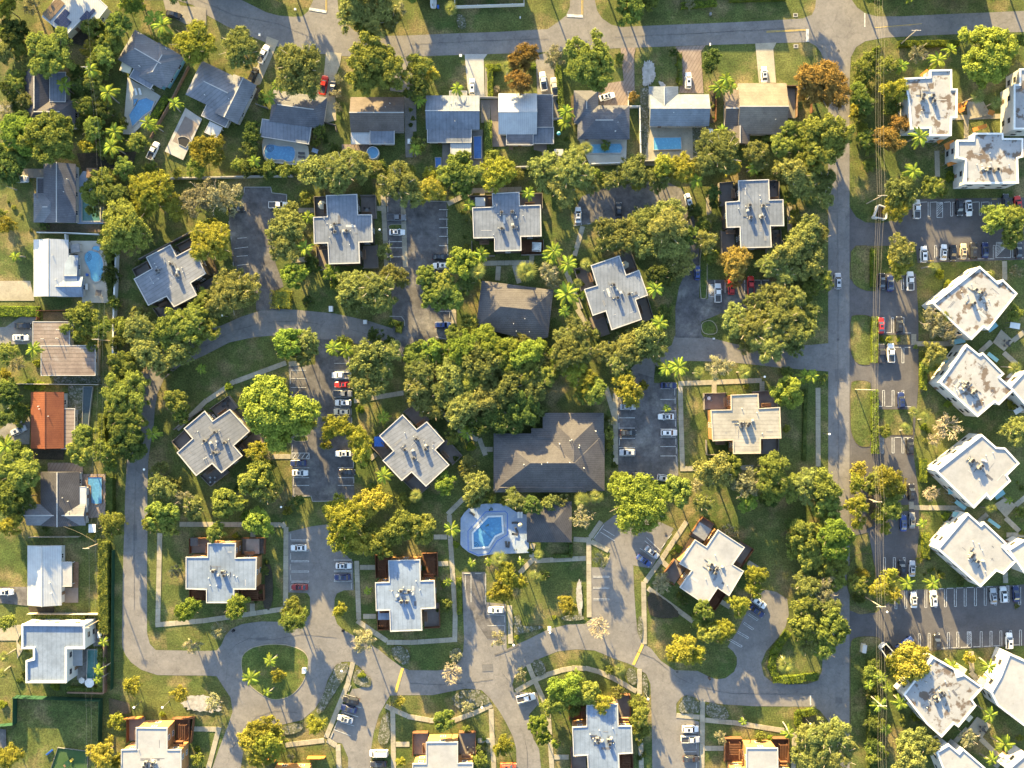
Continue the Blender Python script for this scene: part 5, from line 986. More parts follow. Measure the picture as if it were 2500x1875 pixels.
for a in ((745,1634,'white mail box cluster on the roundabout island',1.7,(1.1,1.4,1.3)),(1341,1532,'white mail box on the curved road right of the lower lawn',1.5,(1.0,1.0,1.0)),(810,755,'grey mail box cluster on the inside of the upper loop road',1.6,(1.1,1.6,1.2)),(893,787,'second grey mail box cluster on the upper loop road by the dark island',1.6,(1.0,1.2,1.2)),
          (636,88,'small white mail box at the first driveway',1.2,(.5,.8,.5)),(1125,139,'white mail box beside the pale driveway',1.2,(.7,.7,.5)),(1732,112,'white mail box above the narrow tree',1.2,(.3,.8,.4)),(1385,105,'white mail box left of the big yellow-green street tree',1.2,(.3,.9,.4)),
          (722,25,'small white box in the grass corner by the first stop line',.8,(.6,.6,.5)),(1270,45,'small white post box in the upper verge',.8,(.35,.6,.5)),(1742,827,'white bag by the kerb of the big oak',.5,(.6,.5,.4))): mailbox(*a)
b_ = mailbox
p = G(2106,1581).xy; r = empty('utility_cabinet', (p.x, p.y, 0), 'pale green utility box on the bare verge by the lower car park', 'utility box', rz=-.15)
bm = bmesh.new(); box(bm, (0,0,.75), (1.1,2.3,1.3)); obj('body', bm, r, m='wall_cream'); bm = bmesh.new(); box(bm, (0,0,1.43), (1.2,2.4,.08)); obj('lid', bm, r, m='wall_white'); bm = bmesh.new(); box(bm, (0,0,.06), (1.5,2.7,.12)); obj('plinth', bm, r, m='concrete')
def enclosure(lab, pts, cm, lab2, lab3):
    P = ccw(W(pts)); c = sum(P, Vector((0, 0))) / 4; root = empty('dumpster_enclosure', (c.x, c.y, 0), lab, 'enclosure')
    for i in range(4):
        a, b = P[i], P[(i + 1) % 4]; d = b - a; q = (a + b) / 2 - c; bm = bmesh.new(); box(bm, (0, 0, 1.1), (d.length - .28, .22, 2.2)); obj('gate' if i == 0 else 'wall', bm, root, loc=(q.x, q.y, 0), rz=math.atan2(d.y, d.x), m='white')
    for k, l in ((-1, lab2), (1, lab3)):
        d = (P[1] - P[0]).normalized(); q = c + d * 1.15 * k; r = empty('dumpster', (q.x, q.y, 0), l, 'dumpster', rz=math.atan2(d.y, d.x))
        bm = bmesh.new(); box(bm, (0,0,.7), (1.9,1.5,1.2)); obj('body', bm, r, m='green_paint'); bm = bmesh.new(); box(bm, (0,-.38,1.36), (1.94,.74,.06), 0, .08); obj('lid', bm, r, m='black'); bm = bmesh.new(); box(bm, (0,.4,1.36), (1.94,.74,.06), 0, -.08); obj('lid', bm, r, m='black')
        for x in (-1.02, 1.02): bm = bmesh.new(); box(bm, (x, 0, .9), (.1, .9, .15)); obj('fork_pocket', bm, r, m='green_paint')
enclosure('white walled dumpster enclosure beside the lower car park entrance', [(2143,1578),(2155,1566),(2177,1590),(2160,1604)], 0, 'green dumpster in the lower enclosure, end near the verge', 'green dumpster in the lower enclosure, end near the tree')
enclosure('white walled dumpster enclosure at the upper car park entrance', [(2127,533),(2138,503),(2158,510),(2157,538)], 0, 'green dumpster in the upper enclosure, front one', 'green dumpster in the upper enclosure, rear one')
# lounge chairs, tables, parasols
def lounger_proto(mm):
    d = {}
    bm = bmesh.new(); box(bm, (0, -.3, .33), (.65, 1.3, .06)); d['seat'] = new_mesh('seat', bm, mm)
    bm = bmesh.new(); box(bm, (0, .62, .52), (.65, .75, .06), 0, .6); d['backrest'] = new_mesh('backrest', bm, mm)
    bm = bmesh.new(); box(bm, (0, 0, .15), (.06, .06, .3)); d['leg'] = new_mesh('leg', bm, 'metal_dark'); return d
LG = {m: lounger_proto(m) for m in ('metal_dark', 'white')}
def lounger(u, v, rot, mm, lab, group='sun loungers by the pools'):
    p = G(u, v).xy; r = empty('sun_lounger', (p.x, p.y, _z[0]), lab, 'sun lounger', group, rz=math.radians(rot)); d = LG[mm]
    obj('seat', d['seat'], r); obj('backrest', d['backrest'], r)
    for x in (-.28, .28):
        for y in (-.85, .3): obj('leg', d['leg'], r, loc=(x, y, 0))
for a in ((1153,1253,55,'metal_dark','dark lounger alone at the upper left of the big pool deck'),(1257,1275,90,'metal_dark','dark lounger left of the round table by the pavilion'),(1261,1293,20,'metal_dark','upper dark lounger of the angled pair by the pavilion'),
          (1257,1303,80,'metal_dark','lower dark lounger of the angled pair by the pavilion'),(1236,1327,10,'metal_dark','left dark lounger at the lower end of the big pool deck'),(1242,1328,-8,'metal_dark','right dark lounger at the lower end of the big pool deck'),
          (1266,1256,0,'white','left white lounger at the pavilion corner'),(1273,1256,0,'white','right white lounger at the pavilion corner'),(335,227,12,'white','left white lounger below the blue-grey tilted house'),(345,226,12,'white','right white lounger below the blue-grey tilted house'),
          (264,654,90,'metal_dark','upper dark lounger right of the large kidney pool'),(264,668,90,'metal_dark','lower dark lounger right of the large kidney pool'),(738,376,90,'metal_dark','upper dark lounger beside the slate house pool'),(738,385,90,'metal_dark','lower dark lounger beside the slate house pool')): lounger(*a)
def parasol(u, v, m, lab, r_=1.35, h=2.4, n=8, sq=False, rot=0, cat='parasol'):
    p = G(u, v, h).xy; root = empty('parasol', (p.x, p.y, _z[0]), lab, cat, rz=math.radians(rot))
    bm = bmesh.new(); tube(bm, (0,0,0), (0,0,h + .3), .04); obj('pole', bm, root, m='metal_grey')
    bm = bmesh.new(); k = 4 if sq else n; ring = [bm.verts.new((r_ * math.cos(2 * PI * (i + .5) / k), r_ * math.sin(2 * PI * (i + .5) / k), h - .35)) for i in range(k)]; top = bm.verts.new((0,0,h + .2)); b2 = bm.verts.new((0,0,h + .05))
    for i in range(k): bm.faces.new((ring[i], ring[(i + 1) % k], top)); bm.faces.new((ring[(i + 1) % k], ring[i], b2))
    obj('canopy', bm, root, m=m); bm = bmesh.new(); tube(bm, (0,0,0), (0,0,.12), .35, .3, 10); obj('base', bm, root, m='metal_dark')
parasol(787,501,'wall_cream','octagonal cream parasol on the patio above the left notch',1.3); parasol(1310,603,'white','square white canopy tilted on the patio corner',1.9,2.3,sq=True,rot=-3)
parasol(1526,647,'wall_cream','hexagonal cream parasol right of the tilted cross-shaped building',1.2,n=6); parasol(219,1667,'white','large white parasol at the dark green pool',1.4); parasol(200,1661,'wall_white','small white parasol left of the large one at the dark green pool',.95,n=6)
parasol(1364,326,'teal_cloth','small teal parasol in the yard right of the white metal house',.6); parasol(1270,1282,'wall_cream','round cream parasol on the big pool deck',.65,1.6,n=12)
awning(1715,1298,32,32,25,'wall_grey','',) if False else None
for (u, v, w_, d_, r, m, h, lab) in ((1714,1297,34,32,33,'metal_grey',5.0,'square grey patio canopy at the top of the white diagonal building'),(308,165,27,23,18,'wall_cream',2.4,'cream shade sail left of the blue-grey tilted house'),(223,422,24,24,0,'wood',2.3,'square brown shed roof above the greenish pool'),
    (184,606,22,20,-8,'metal_grey',2.2,'grey canopy on the deck above the kidney pool'),(240,715,13,14,8,'metal_dark',2.0,'dark square table cover below the kidney pool'),(211,700,6,15,0,'white',1.5,'white grill cabinet beside the white kidney pool house'),(926,1078,24,24,0,'blue',3.2,'dark blue awning on the patio of the diagonal building'),
    (225,1290,17,20,0,'white',2.3,'white flat shed below the rectangular left pool'),(1364,372,22,16,0,'wall_grey',2.2,'white shed roof below the white metal roofed house'),(1735,319,11,9,0,'white',1.5,'white pool pump box beside the gravel yard'),(1737,328,10,7,0,'white',1.5,'lower white pump box beside the gravel yard'),
    (932,367,14,8,-20,'blue',.9,'blue tarpaulin in the dark yard') if False else (1001,345,12,12,0,'white',2.2,'small white shed right of the brown gabled house'),(769,368,15,10,20,'deck_blue',.8,'lavender play mat box right of the kidney pool'),(1248,361,9,9,0,'wood',.8,'small wooden play box on the dark lawn'),
    (937,1501,28,24,0,'roof_blue',2.8,'pale patio cover at the lower left of the light blue building'),(1172,493,24,22,0,'white',2.9,'white patio cover at the upper left of the tilted canopy building'),(474,1323,18,20,0,'metal_dark',2.6,'dark square canopy at the upper left orange building corner'),
    (617,1334,32,36,0,'deck_taupe',2.9,'slatted grey pergola cover at the upper right of the orange building'),(1778,862,13,11,0,'white',.6,'white bags beside the lane') if False else (243,1550,10,15,0,'white',1.8,'white storage box beside the modern white house')):
    awning(u, v, w_, d_, r, m, h=h, lab=lab, name='canopy_roof', cat='canopy')
def table_set(u, v, m, lab, cm='metal_dark'):
    p = G(u, v).xy; z = .2; r = empty('patio_table', (p.x, p.y, z), lab + ', the table', 'table')
    bm = bmesh.new(); bmesh.ops.create_cone(bm, cap_ends=True, segments=14, radius1=.55, radius2=.55, depth=.05, matrix=Matrix.Translation((0,0,.73))); obj('table_top', bm, r, m=m); bm = bmesh.new(); tube(bm, (0,0,0), (0,0,.72), .06); obj('pedestal', bm, r, m='metal_dark')
    for k in range(4):
        a = PI / 4 + k * PI / 2; c = empty('patio_chair', (p.x + math.cos(a) * .95, p.y + math.sin(a) * .95, z), f"{('upper right', 'upper left', 'lower left', 'lower right')[k]} chair of the {lab}", 'chair', 'patio chairs', rz=a)
        bm = bmesh.new(); box(bm, (0,0,.44), (.48,.48,.06)); obj('seat', bm, c, m=cm); bm = bmesh.new(); box(bm, (.24,0,.72), (.05,.46,.5)); obj('backrest', bm, c, m=cm)
        for x in (-.2,.2):
            for y in (-.2,.2): bm = bmesh.new(); box(bm, (x,y,.21), (.04,.04,.42)); obj('leg', bm, c, m=cm)
for a in ((1729,972,'white','table set on the tan building patio','metal_grey'),(1898,576,'wood','table set right of the upper right building'),(521,1171,'metal_dark','table set below the diagonal building','white'),(897,515,'metal_grey','table set at the upper right patio','metal_dark'),(1149,1828,'metal_dark','table set on the bottom red deck building','metal_grey'),(2455,838,'metal_dark','table set in the paved court right side'),(2396,1778,'metal_dark','table set in the lower paved court'),(552,985,'metal_dark','table set above the diagonal building'),(1884,452,'metal_dark','table set at the top patio of the upper right building')): table_set(*a)
# playground and goal
p = G(372 / 1 * 0 + 172, 1858).xy; r = empty('play_structure', (p.x, p.y, 0), 'green and yellow play structure with slide on the sports lawn', 'playground set', rz=.7)
bm = bmesh.new(); box(bm, (0,0,1.5), (1.6,1.6,.12)); [box(bm, (x,y,1.3), (.1,.1,2.6)) for x in (-.75,.75) for y in (-.75,.75)]; obj('platform', bm, r, m='green_paint')
bm = bmesh.new(); box(bm, (2.2,0,.8), (3.2,.7,.1)); bmesh.ops.rotate(bm, verts=bm.verts, cent=(.8,0,1.5), matrix=Matrix.Rotation(.42, 3, 'Y')); obj('slide', bm, r, m='yellow')
bm = bmesh.new(); [box(bm, (-1.2 - i * .28, 0, 1.3 - i * .26), (.24,.8,.05)) for i in range(5)]; obj('ladder', bm, r, m='wood')
layer('play_turf', TP(0,1500,[(640,1425),(955,1465),(950,1900),(480,1900)]), 'turf')
fence('thin grey kerb rail round the play turf', (0,1500), [(480,1900),(640,1428),(957,1468),(955,1900)], m='metal_grey', h=.8, th=.05)
p = G(123,1835).xy; r = empty('park_bench', (p.x, p.y, 0), 'blue bench on the striped sunny lawn', 'bench', rz=.7)
bm = bmesh.new(); box(bm, (0,0,.45), (2.4,.45,.06)); obj('seat', bm, r, m='blue'); bm = bmesh.new(); box(bm, (0,.25,.75), (2.4,.05,.4)); obj('backrest', bm, r, m='blue')
for x in (-.9,.9): bm = bmesh.new(); box(bm, (x,0,.21), (.08,.4,.42)); obj('leg', bm, r, m='metal_dark')
# power poles and wires
def power_pole(u, v, lab, h=11.0, arm=0.0, arms=1, al=2.6):
    p = G(u, v).xy; r = empty('power_pole', (p.x, p.y, 0), lab, 'power pole', rz=arm)
    bm = bmesh.new(); tube(bm, (0,0,0), (0,0,h), .17, .12, 8); obj('pole', bm, r, m='bark_pale')
    for k in range(arms): bm = bmesh.new(); box(bm, (0,0,h - .4 - k * .9), (al,.12,.14)); ca = obj('crossarm', bm, r, m='trim_tan')
    for x in (-al * .45, -al * .15, al * .15, al * .45): bm = bmesh.new(); tube(bm, (x,0,h - .33), (x,0,h - .1), .06, seg=6); obj('insulator', bm, ca, m='white')
    return r
TX = [(2195,111,'tall pole beside the upper right hedge leaning into the sunlit street'),(2116,497,'tall pole beside the dumpsters of the upper car park'),(2088,951,'tall pole at the hedge between the lower two grass islands'),(2104,1213,'tall pole hidden in the trees below the third grass island'),(2113,1458,'tall pole on the island of rust and gold trees'),(2115,1690,'tall pole in the palm hedge of the lower right verge')]
for u, v, l in TX: power_pole(u, v, l)
for u, v, l in ((242,190,'wooden pole in the jungle strip right of the dark hip roof'),(268,832,'wooden pole by the tall white wall at the left'),(246,1325,'wooden pole at the left between the pool house and the long hedge'),(246,1512,'wooden pole above the modern white house')): power_pole(u, v, l, 9.0, al=1.8)
def wire(lab, pts, z=10.7, r_=.017, grp='overhead wires'):
    P = [G(u, v, z) for u, v in pts]; bm = bmesh.new()
    for a, b in zip(P, P[1:]):
        n = 4; q = [a.lerp(b, i / n) - Vector((0, 0, 1.0 * (1 - (2 * i / n - 1) ** 2))) for i in range(n + 1)]
        for x, y in zip(q, q[1:]): tube(bm, x, y, r_, seg=3)
    o = obj('overhead_wire', bm, m='bark_palm'); tag(o, lab, 'overhead wire', grp)
for i, (dx, nm) in enumerate(((-8,'first'), (-2,'second'), (3,'third'), (11,'fourth'))):
    wire(f'{nm} overhead wire from the left along the right through street', [(2146 + dx,-60),(2149 + dx,68 + 20),(2150 + dx,465),(2136 + dx * .6,952),(2148 + dx,1216),(2150 + dx,1470),(2154 + dx,1726),(2156 + dx,1920)])
wire('long overhead wire over the left jungle strip and pools', [(205,-20),(222,180),(248,420),(252,640),(250,835),(243,1130),(232,1330),(230,1515),(222,1720),(215,1900)], 8.7); wire('second overhead wire over the left yards', [(212,150),(236,380),(240,850),(226,1130),(217,1330),(209,1700),(205,1900)], 8.2)
wire('service wire from the left pole to the taupe house', [(232,1323),(155,1285)], 6); wire('service wire over the long lit top right street', [(2136,68),(2250,57)], 10.5)

# ------------------------------------------------------------------ vehicles
def car_proto(kind):
    """Meshes of one vehicle type, heading +x."""
    L_, Wd, top, hood = {'sedan': (4.7, 1.82, 1.45, .92), 'suv': (4.75, 1.92, 1.72, 1.05), 'pickup': (5.6, 1.98, 1.85, 1.12), 'van': (5.4, 2.0, 2.1, 1.3), 'hatch': (4.2, 1.78, 1.5, .95)}[kind]
    hx = L_ / 2
    st = [(-hx, .80, .55), (-hx + .12, .93, .95), (-hx + .5, .98, 1.0), (-.6, 1.0, 1.0), (.9, 1.0, 1.0), (hx - .9, .97, .97), (hx - .3, .90, .88), (hx, .72, .62)]
    bm = bmesh.new(); rings = []
    for x, wf, hf in st:
        y = Wd / 2 * wf; z = .25 + (hood - .25) * hf
        prof = [(-y, .32), (-y * 1.0, z * .62), (-y * .95, z * .9), (-y * .82, z), (0, z * 1.03), (y * .82, z), (y * .95, z * .9), (y * 1.0, z * .62), (y, .32)]
        rings.append([bm.verts.new((x, a, b)) for a, b in prof])
    for a, b in zip(rings, rings[1:]):
        for i in range(8): bm.faces.new((a[i], a[i + 1], b[i + 1], b[i]))
        bm.faces.new((a[8], a[0], b[0], b[8]))
    bm.faces.new(rings[0]); bm.faces.new(rings[-1][::-1])
    cab = {'sedan': (-1.75, -1.05, .25, 1.05), 'suv': (-2.15, -1.85, .45, 1.15), 'pickup': (-.55, -.35, .75, 1.35), 'van': (-2.5, -2.4, 1.25, 1.9), 'hatch': (-1.85, -1.45, .25, 1.05)}[kind]
    if kind == 'pickup':   # open bed with side rails
        for y in (-Wd * .44, Wd * .44): box(bm, (-1.65, y, hood + .1), (2.1, .10, .22))
        box(bm, (-hx + .12, 0, hood + .1), (.1, Wd * .86, .22))
    d = {'body': bm}
    x0, x1, x2, x3 = cab; yb, yt = Wd / 2 * .84, Wd / 2 * .66; zb, zt = hood * .98, top - .05
    B = [(x0, -yb, zb), (x3, -yb, zb), (x3, yb, zb), (x0, yb, zb)]; Tt = [(x1, -yt, zt), (x2, -yt, zt), (x2, yt, zt), (x1, yt, zt)]
    def quad(a, b, c_, e, th=.02):
        q = bmesh.new(); vs_ = [Vector(k) for k in (a, b, c_, e)]; nn = (vs_[1] - vs_[0]).cross(vs_[2] - vs_[0]).normalized() * th; cen = sum(vs_, Vector()) / 4
        vs_ = [cen + (k - cen) * .97 for k in vs_]
        lo = [q.verts.new(k - nn) for k in vs_]; hi = [q.verts.new(k + nn) for k in vs_]
        q.faces.new(hi); q.faces.new(lo[::-1])
        for i in range(4): q.faces.new((lo[i], lo[(i + 1) % 4], hi[(i + 1) % 4], hi[i]))
        return q
    d['windshield'] = quad(B[1], B[2], Tt[2], Tt[1]); d['rear_window'] = quad(B[3], B[0], Tt[0], Tt[3])
    d['side_window'] = [quad(B[0], B[1], Tt[1], Tt[0]), quad(B[2], B[3], Tt[3], Tt[2])]
    q = bmesh.new(); n = 4; top_ = [(x1 - .06, -yt, zt), (x2 + .05, -yt, zt), (x2 + .05, yt, zt), (x1 - .06, yt, zt)]
    lo = [q.verts.new((a, b * 1.03, c_ - .03)) for a, b, c_ in top_]; hi = [q.verts.new((a * .97 if a > 0 else a * .97, b * .93, c_ + .05)) for a, b, c_ in top_]
    q.faces.new(hi); q.faces.new(lo[::-1]); [q.faces.new((lo[i], lo[(i + 1) % 4], hi[(i + 1) % 4], hi[i])) for i in range(4)]
    for a, b in ((B[0], Tt[0]), (B[1], Tt[1]), (B[2], Tt[2]), (B[3], Tt[3])): tube(q, a, b, .055, .05, 4)      # pillars
    d['roof_panel'] = q
    M_ = {'body': 'car_paint', 'roof_panel': 'car_paint', 'windshield': 'glass', 'rear_window': 'glass'}
    out = [(k, new_mesh(k, v, M_[k]), (0, 0, 0)) for k, v in d.items() if k != 'side_window']
    out += [('side_window', new_mesh('side_window', v, 'glass'), (0, 0, 0)) for v in d['side_window']]
    for x in (-hx + .95, hx - .9):
        for y in (-Wd / 2 + .1, Wd / 2 - .1): out.append(('wheel', WHEEL, (x, y, .33)))
    bm = bmesh.new(); box(bm, (0, 0, 0), (.12, .34, .16)); hl = new_mesh('headlight', bm, 'lamp_glass'); bm = bmesh.new(); box(bm, (0, 0, 0), (.10, .30, .18)); tl = new_mesh('tail_light', bm, 'tail_glass')
    for y in (-1, 1): out += [('headlight', hl, (hx - .10, y * Wd * .33, hood * .68)), ('tail_light', tl, (-hx + .06, y * Wd * .35, hood * .75))]
    if kind in ('sedan', 'suv', 'hatch'):
        bm = bmesh.new(); box(bm, (0, 0, 0), (.75, .85, .02)); out.append(('sunroof', new_mesh('sunroof', bm, 'glass'), ((x1 + x2) / 2 + .15, 0, zt + .06)))
    bm = bmesh.new()
    for y in (-1, 1): box(bm, (.72 if kind != 'pickup' else 1.0, y * (Wd / 2 + .06), hood + .02), (.18, .2, .14))
    out.append(('mirror', new_mesh('mirror', bm, 'car_paint'), (0, 0, 0)))
    if kind == 'pickup': bm = bmesh.new(); box(bm, (-1.65, 0, hood + .03), (1.9, Wd * .78, .03)); out.append(('truck_bed', new_mesh('truck_bed', bm, 'metal_dark'), (0, 0, 0)))
    return out
bm = bmesh.new(); bmesh.ops.create_cone(bm, cap_ends=True, segments=16, radius1=.33, radius2=.33, depth=.24, matrix=Matrix.Rotation(PI/2, 4, 'X')); WHEEL = new_mesh('wheel', bm, 'tyre')
PROTO = {k: car_proto(k) for k in ('sedan', 'suv', 'pickup', 'van', 'hatch')}
CC = {'white': (.62,.62,.61), 'silver': (.36,.37,.39), 'grey': (.15,.155,.165), 'black': (.014,.014,.016), 'dark': (.03,.03,.035), 'navy': (.015,.025,.09), 'blue': (.03,.06,.20), 'red': (.48,.022,.015), 'orange': (.50,.09,.03), 'cream': (.50,.46,.36), 'beige': (.45,.36,.24), 'dark red': (.20,.02,.02)}
KN = {'sedan': 'sedan', 'suv': 'SUV', 'pickup': 'pickup truck', 'van': 'van', 'hatch': 'hatchback'}
ZONES = [('in the leftmost upper car park', 628, 600), ('in the second upper car park', 1020, 600), ('in the tree-shaded upper car park loop', 1500, 500), ('on the tree-shaded loop lane', 1700, 640), ('in the bay below the rust coloured tree', 1800, 705),
    ('in the car park right of the large clubhouse', 1580, 1050), ('in the central left car park', 790, 1040), ('in the top striped car park at the right', 2380, 560), ('in the narrow right car park column, upper part', 2190, 740), ('in the narrow right car park column, middle part', 2190, 1000),
    ('in the narrow right car park column, lower part', 2210, 1300), ('in the lower striped car park at the right', 2350, 1510), ('in the lot below the big gold-brown tree', 785, 1385), ('in the slanted row right of the roundabout', 850, 1730), ('in the bottom bay right of the roundabout', 925, 1848),
    ('in the short bay below the pool lawn', 1211, 1487), ('in the slanted row left of the white diagonal building', 1582, 1356), ('in the slanted row below the white diagonal building', 1850, 1480), ('in the bottom right lane row', 1685, 1810), ('beside the crossing footpaths at the bottom', 1284, 1701), ('at the bottom, left of the lit lane', 1241, 1867)]
def car(u, v, ang, kind, col, place=None, adj='', z=.05):
    p = G(u, v).xy
    root = empty('parked_car' if kind not in ('pickup', 'van') else {'pickup': 'pickup_truck', 'van': 'parked_van'}[kind], (p.x, p.y, z), None, {'pickup': 'pickup truck', 'van': 'van'}.get(kind, 'car'), 'vehicles parked around the estate', rz=math.radians(ang))
    for name, me, loc in PROTO[kind]:
        o = obj(name, me, root, loc=loc)
        if name in ('body', 'roof_panel', 'mirror'): o.color = (*CC[col], 1)
    if place is None:
        zn = min(ZONES, key=lambda q: (q[1] - u) ** 2 + (q[2] - v) ** 2); d2 = (zn[1] - u) ** 2 + (zn[2] - v) ** 2
        place = zn[0] if d2 < 190 ** 2 and (u > 560 or v > 1600) and v > 430 else None
    pend(root, (adj + ' ' if adj else '') + f'{col} {KN[kind]}', u, v, place)
    return root
for a in ((377,370,65,'pickup','white'),(427,38,-15,'sedan','black'),(645,135,65,'pickup','white'),(620,186,65,'suv','black'),(792,210,80,'pickup','red'),(813,218,84,'hatch','dark'),(1153,214,90,'suv','white'),(1326,201,97,'pickup','white'),(1353,215,97,'pickup','cream'),(1481,238,15,'sedan','white'),
    (1679,199,90,'suv','white'),(1864,184,92,'sedan','white'),(50,439,0,'pickup','silver'),(579,513,10,'sedan','black'),(681,502,0,'pickup','white'),(969,532,0,'pickup','grey'),(970,568,0,'sedan','white'),(1075,628,0,'sedan','black'),(1077,650,180,'suv','white'),(1411,526,90,'sedan','white'),
    (1680,493,105,'suv','white'),(1510,515,90,'sedan','black'),(1701,667,90,'hatch','blue'),(1751,716,90,'pickup','white'),(1784,700,90,'suv','red'),(1831,698,90,'pickup','red'),(2235,512,90,'pickup','white'),(2339,508,-88,'suv','black'),(2362,509,-86,'sedan','white'),(2452,494,90,'sedan','dark'),(2481,499,95,'suv','red'),
    (2252,622,90,'suv','white'),(2301,617,87,'sedan','white'),(2324,618,-90,'sedan','black'),(2349,615,88,'sedan','beige'),(2373,613,90,'suv','black'),(2402,612,90,'sedan','navy'),(2484,613,90,'sedan','dark'),(2043,687,90,'suv','silver','on the right through street'),
    (2151,687,90,'sedan','dark'),(2171,693,90,'sedan','navy'),(2219,687,90,'pickup','white'),(59,796,0,'sedan','black'),(54,825,0,'sedan','white'),(43,1012,-55,'pickup','white'),(49,1051,25,'suv','silver'),
    (835,916,180,'pickup','white'),(838,939,180,'sedan','red'),(838,961,0,'pickup','grey'),(839,983,180,'suv','white'),(836,1005,180,'suv','cream'),(839,1107,180,'sedan','white'),(730,1130,180,'sedan','navy'),(734,1154,0,'sedan','white'),(849,1152,0,'sedan','black'),(1082,794,0,'suv','blue'),
    (1631,941,0,'sedan','navy'),(1625,1017,180,'sedan','white'),(1632,1056,0,'suv','white'),(1532,993,0,'sedan','silver'),(1533,1056,0,'sedan','black'),(1531,1104,180,'suv','silver'),(1623,1167,-10,'suv','silver'),(1561,1160,0,'sedan','dark'),
    (1591,1347,-38,'sedan','silver'),(1571,1367,-35,'sedan','blue'),(1851,1469,-35,'suv','white'),(1846,1491,-35,'sedan','navy'),(2148,795,90,'sedan','red'),(2192,793,90,'suv','black'),(2172,862,90,'pickup','white'),(2149,863,90,'pickup','dark'),(2197,977,92,'suv','navy'),(2219,1089,90,'suv','black'),
    (2222,1200,90,'suv','black'),(2203,1277,90,'sedan','blue'),(2224,1270,90,'sedan','grey'),(2199,1385,90,'suv','black'),(2224,1387,88,'sedan','silver'),(2228,1463,92,'sedan','white'),(2276,1460,94,'suv','white'),(2422,1454,94,'sedan','silver'),(2446,1450,93,'suv','white'),(2477,1448,93,'sedan','navy'),(2284,1566,90,'suv','black'),(2460,1563,90,'suv','white'),
    (17,1444,0,'sedan','white'),(731,1336,180,'sedan','white'),(733,1432,180,'sedan','dark red'),(840,1380,0,'sedan','white'),(837,1408,180,'sedan','navy'),(858,1707,168,'suv','black'),(853,1728,165,'sedan','navy'),(844,1753,165,'sedan','silver'),(926,1836,180,'van','white'),(925,1863,180,'sedan','dark'),
    (1211,1487,180,'suv','white'),(1284,1701,12,'pickup','white'),(1241,1868,0,'suv','orange'),(1684,1777,0,'suv','white'),(1684,1802,0,'pickup','silver'),(1686,1850,0,'sedan','dark')): car(*a)
# blue and yellow flatbed by the dumpsters
t = car(2206,1570,38,'pickup','blue', place='beside the lower dumpster enclosure', adj='yellow crated')
for k in range(4):
    bm = bmesh.new(); box(bm, (-.75 - k * .62, 0, 1.45), (.5, 1.7, .55)); obj('crate', bm, t, m='yellow')
# small boat trailer and motorbike-like clutter beside houses
def hull(u, v, rot, lab):
    p = G(u, v).xy; r = empty('trailer_boat', (p.x, p.y, 0), lab, 'boat', rz=math.radians(rot)); bm = bmesh.new(); R_ = []
    for x, w_ in ((-2.4,.8),(-1,.95),(.8,.9),(2,.5),(2.7,.05)): R_.append([bm.verts.new(q) for q in ((x,-w_,1.25),(x,-w_*.7,.6),(x,0,.45),(x,w_*.7,.6),(x,w_,1.25),(x,w_*.8,1.2),(x,0,.8),(x,-w_*.8,1.2))])
    for a, b in zip(R_, R_[1:]):
        for i in range(8): bm.faces.new((a[i], a[(i + 1) % 8], b[(i + 1) % 8], b[i]))
    bm.faces.new(R_[0]); bm.faces.new(R_[-1][::-1]); obj('hull', bm, r, m='white'); bm = bmesh.new(); box(bm, (0,0,.35), (4.6,.1,.1)); box(bm, (0,0,.35), (.1,1.6,.1)); obj('trailer_frame', bm, r, m='metal_dark')
    for y in (-.85,.85): obj('wheel', WHEEL, r, loc=(-.4, y, .3))
hull(1056 + 3, 3, 90, 'small cream trailer boat in the grass above the top street')

# ------------------------------------------------------------------ trees
def quads(C, N, size, r, aspect=.62):
    """Leaf clumps: one small rhombus per point, numpy arrays -> verts, faces."""
    n = len(C); a = r.normal(size=(n, 3)); t = np.cross(N, a); t /= np.linalg.norm(t, axis=1, keepdims=True) + 1e-9
    b = np.cross(N, t); s = size[:, None]
    V = np.stack([C - t * s, C - b * s * aspect, C + t * s, C + b * s * aspect], 1).reshape(-1, 3)
    return V
def mesh_from_quads(name, V, m=None):
    n = len(V) // 4; me = bpy.data.meshes.new(name); me.vertices.add(n * 4); me.vertices.foreach_set('co', V.astype(np.float32).ravel())
    me.loops.add(n * 4); me.loops.foreach_set('vertex_index', np.arange(n * 4, dtype=np.int32)); me.polygons.add(n)
    me.polygons.foreach_set('loop_start', np.arange(0, n * 4, 4, dtype=np.int32))
    me.update(calc_edges=True); me.validate()
    if m: me.materials.append(MAT[m])
    return me
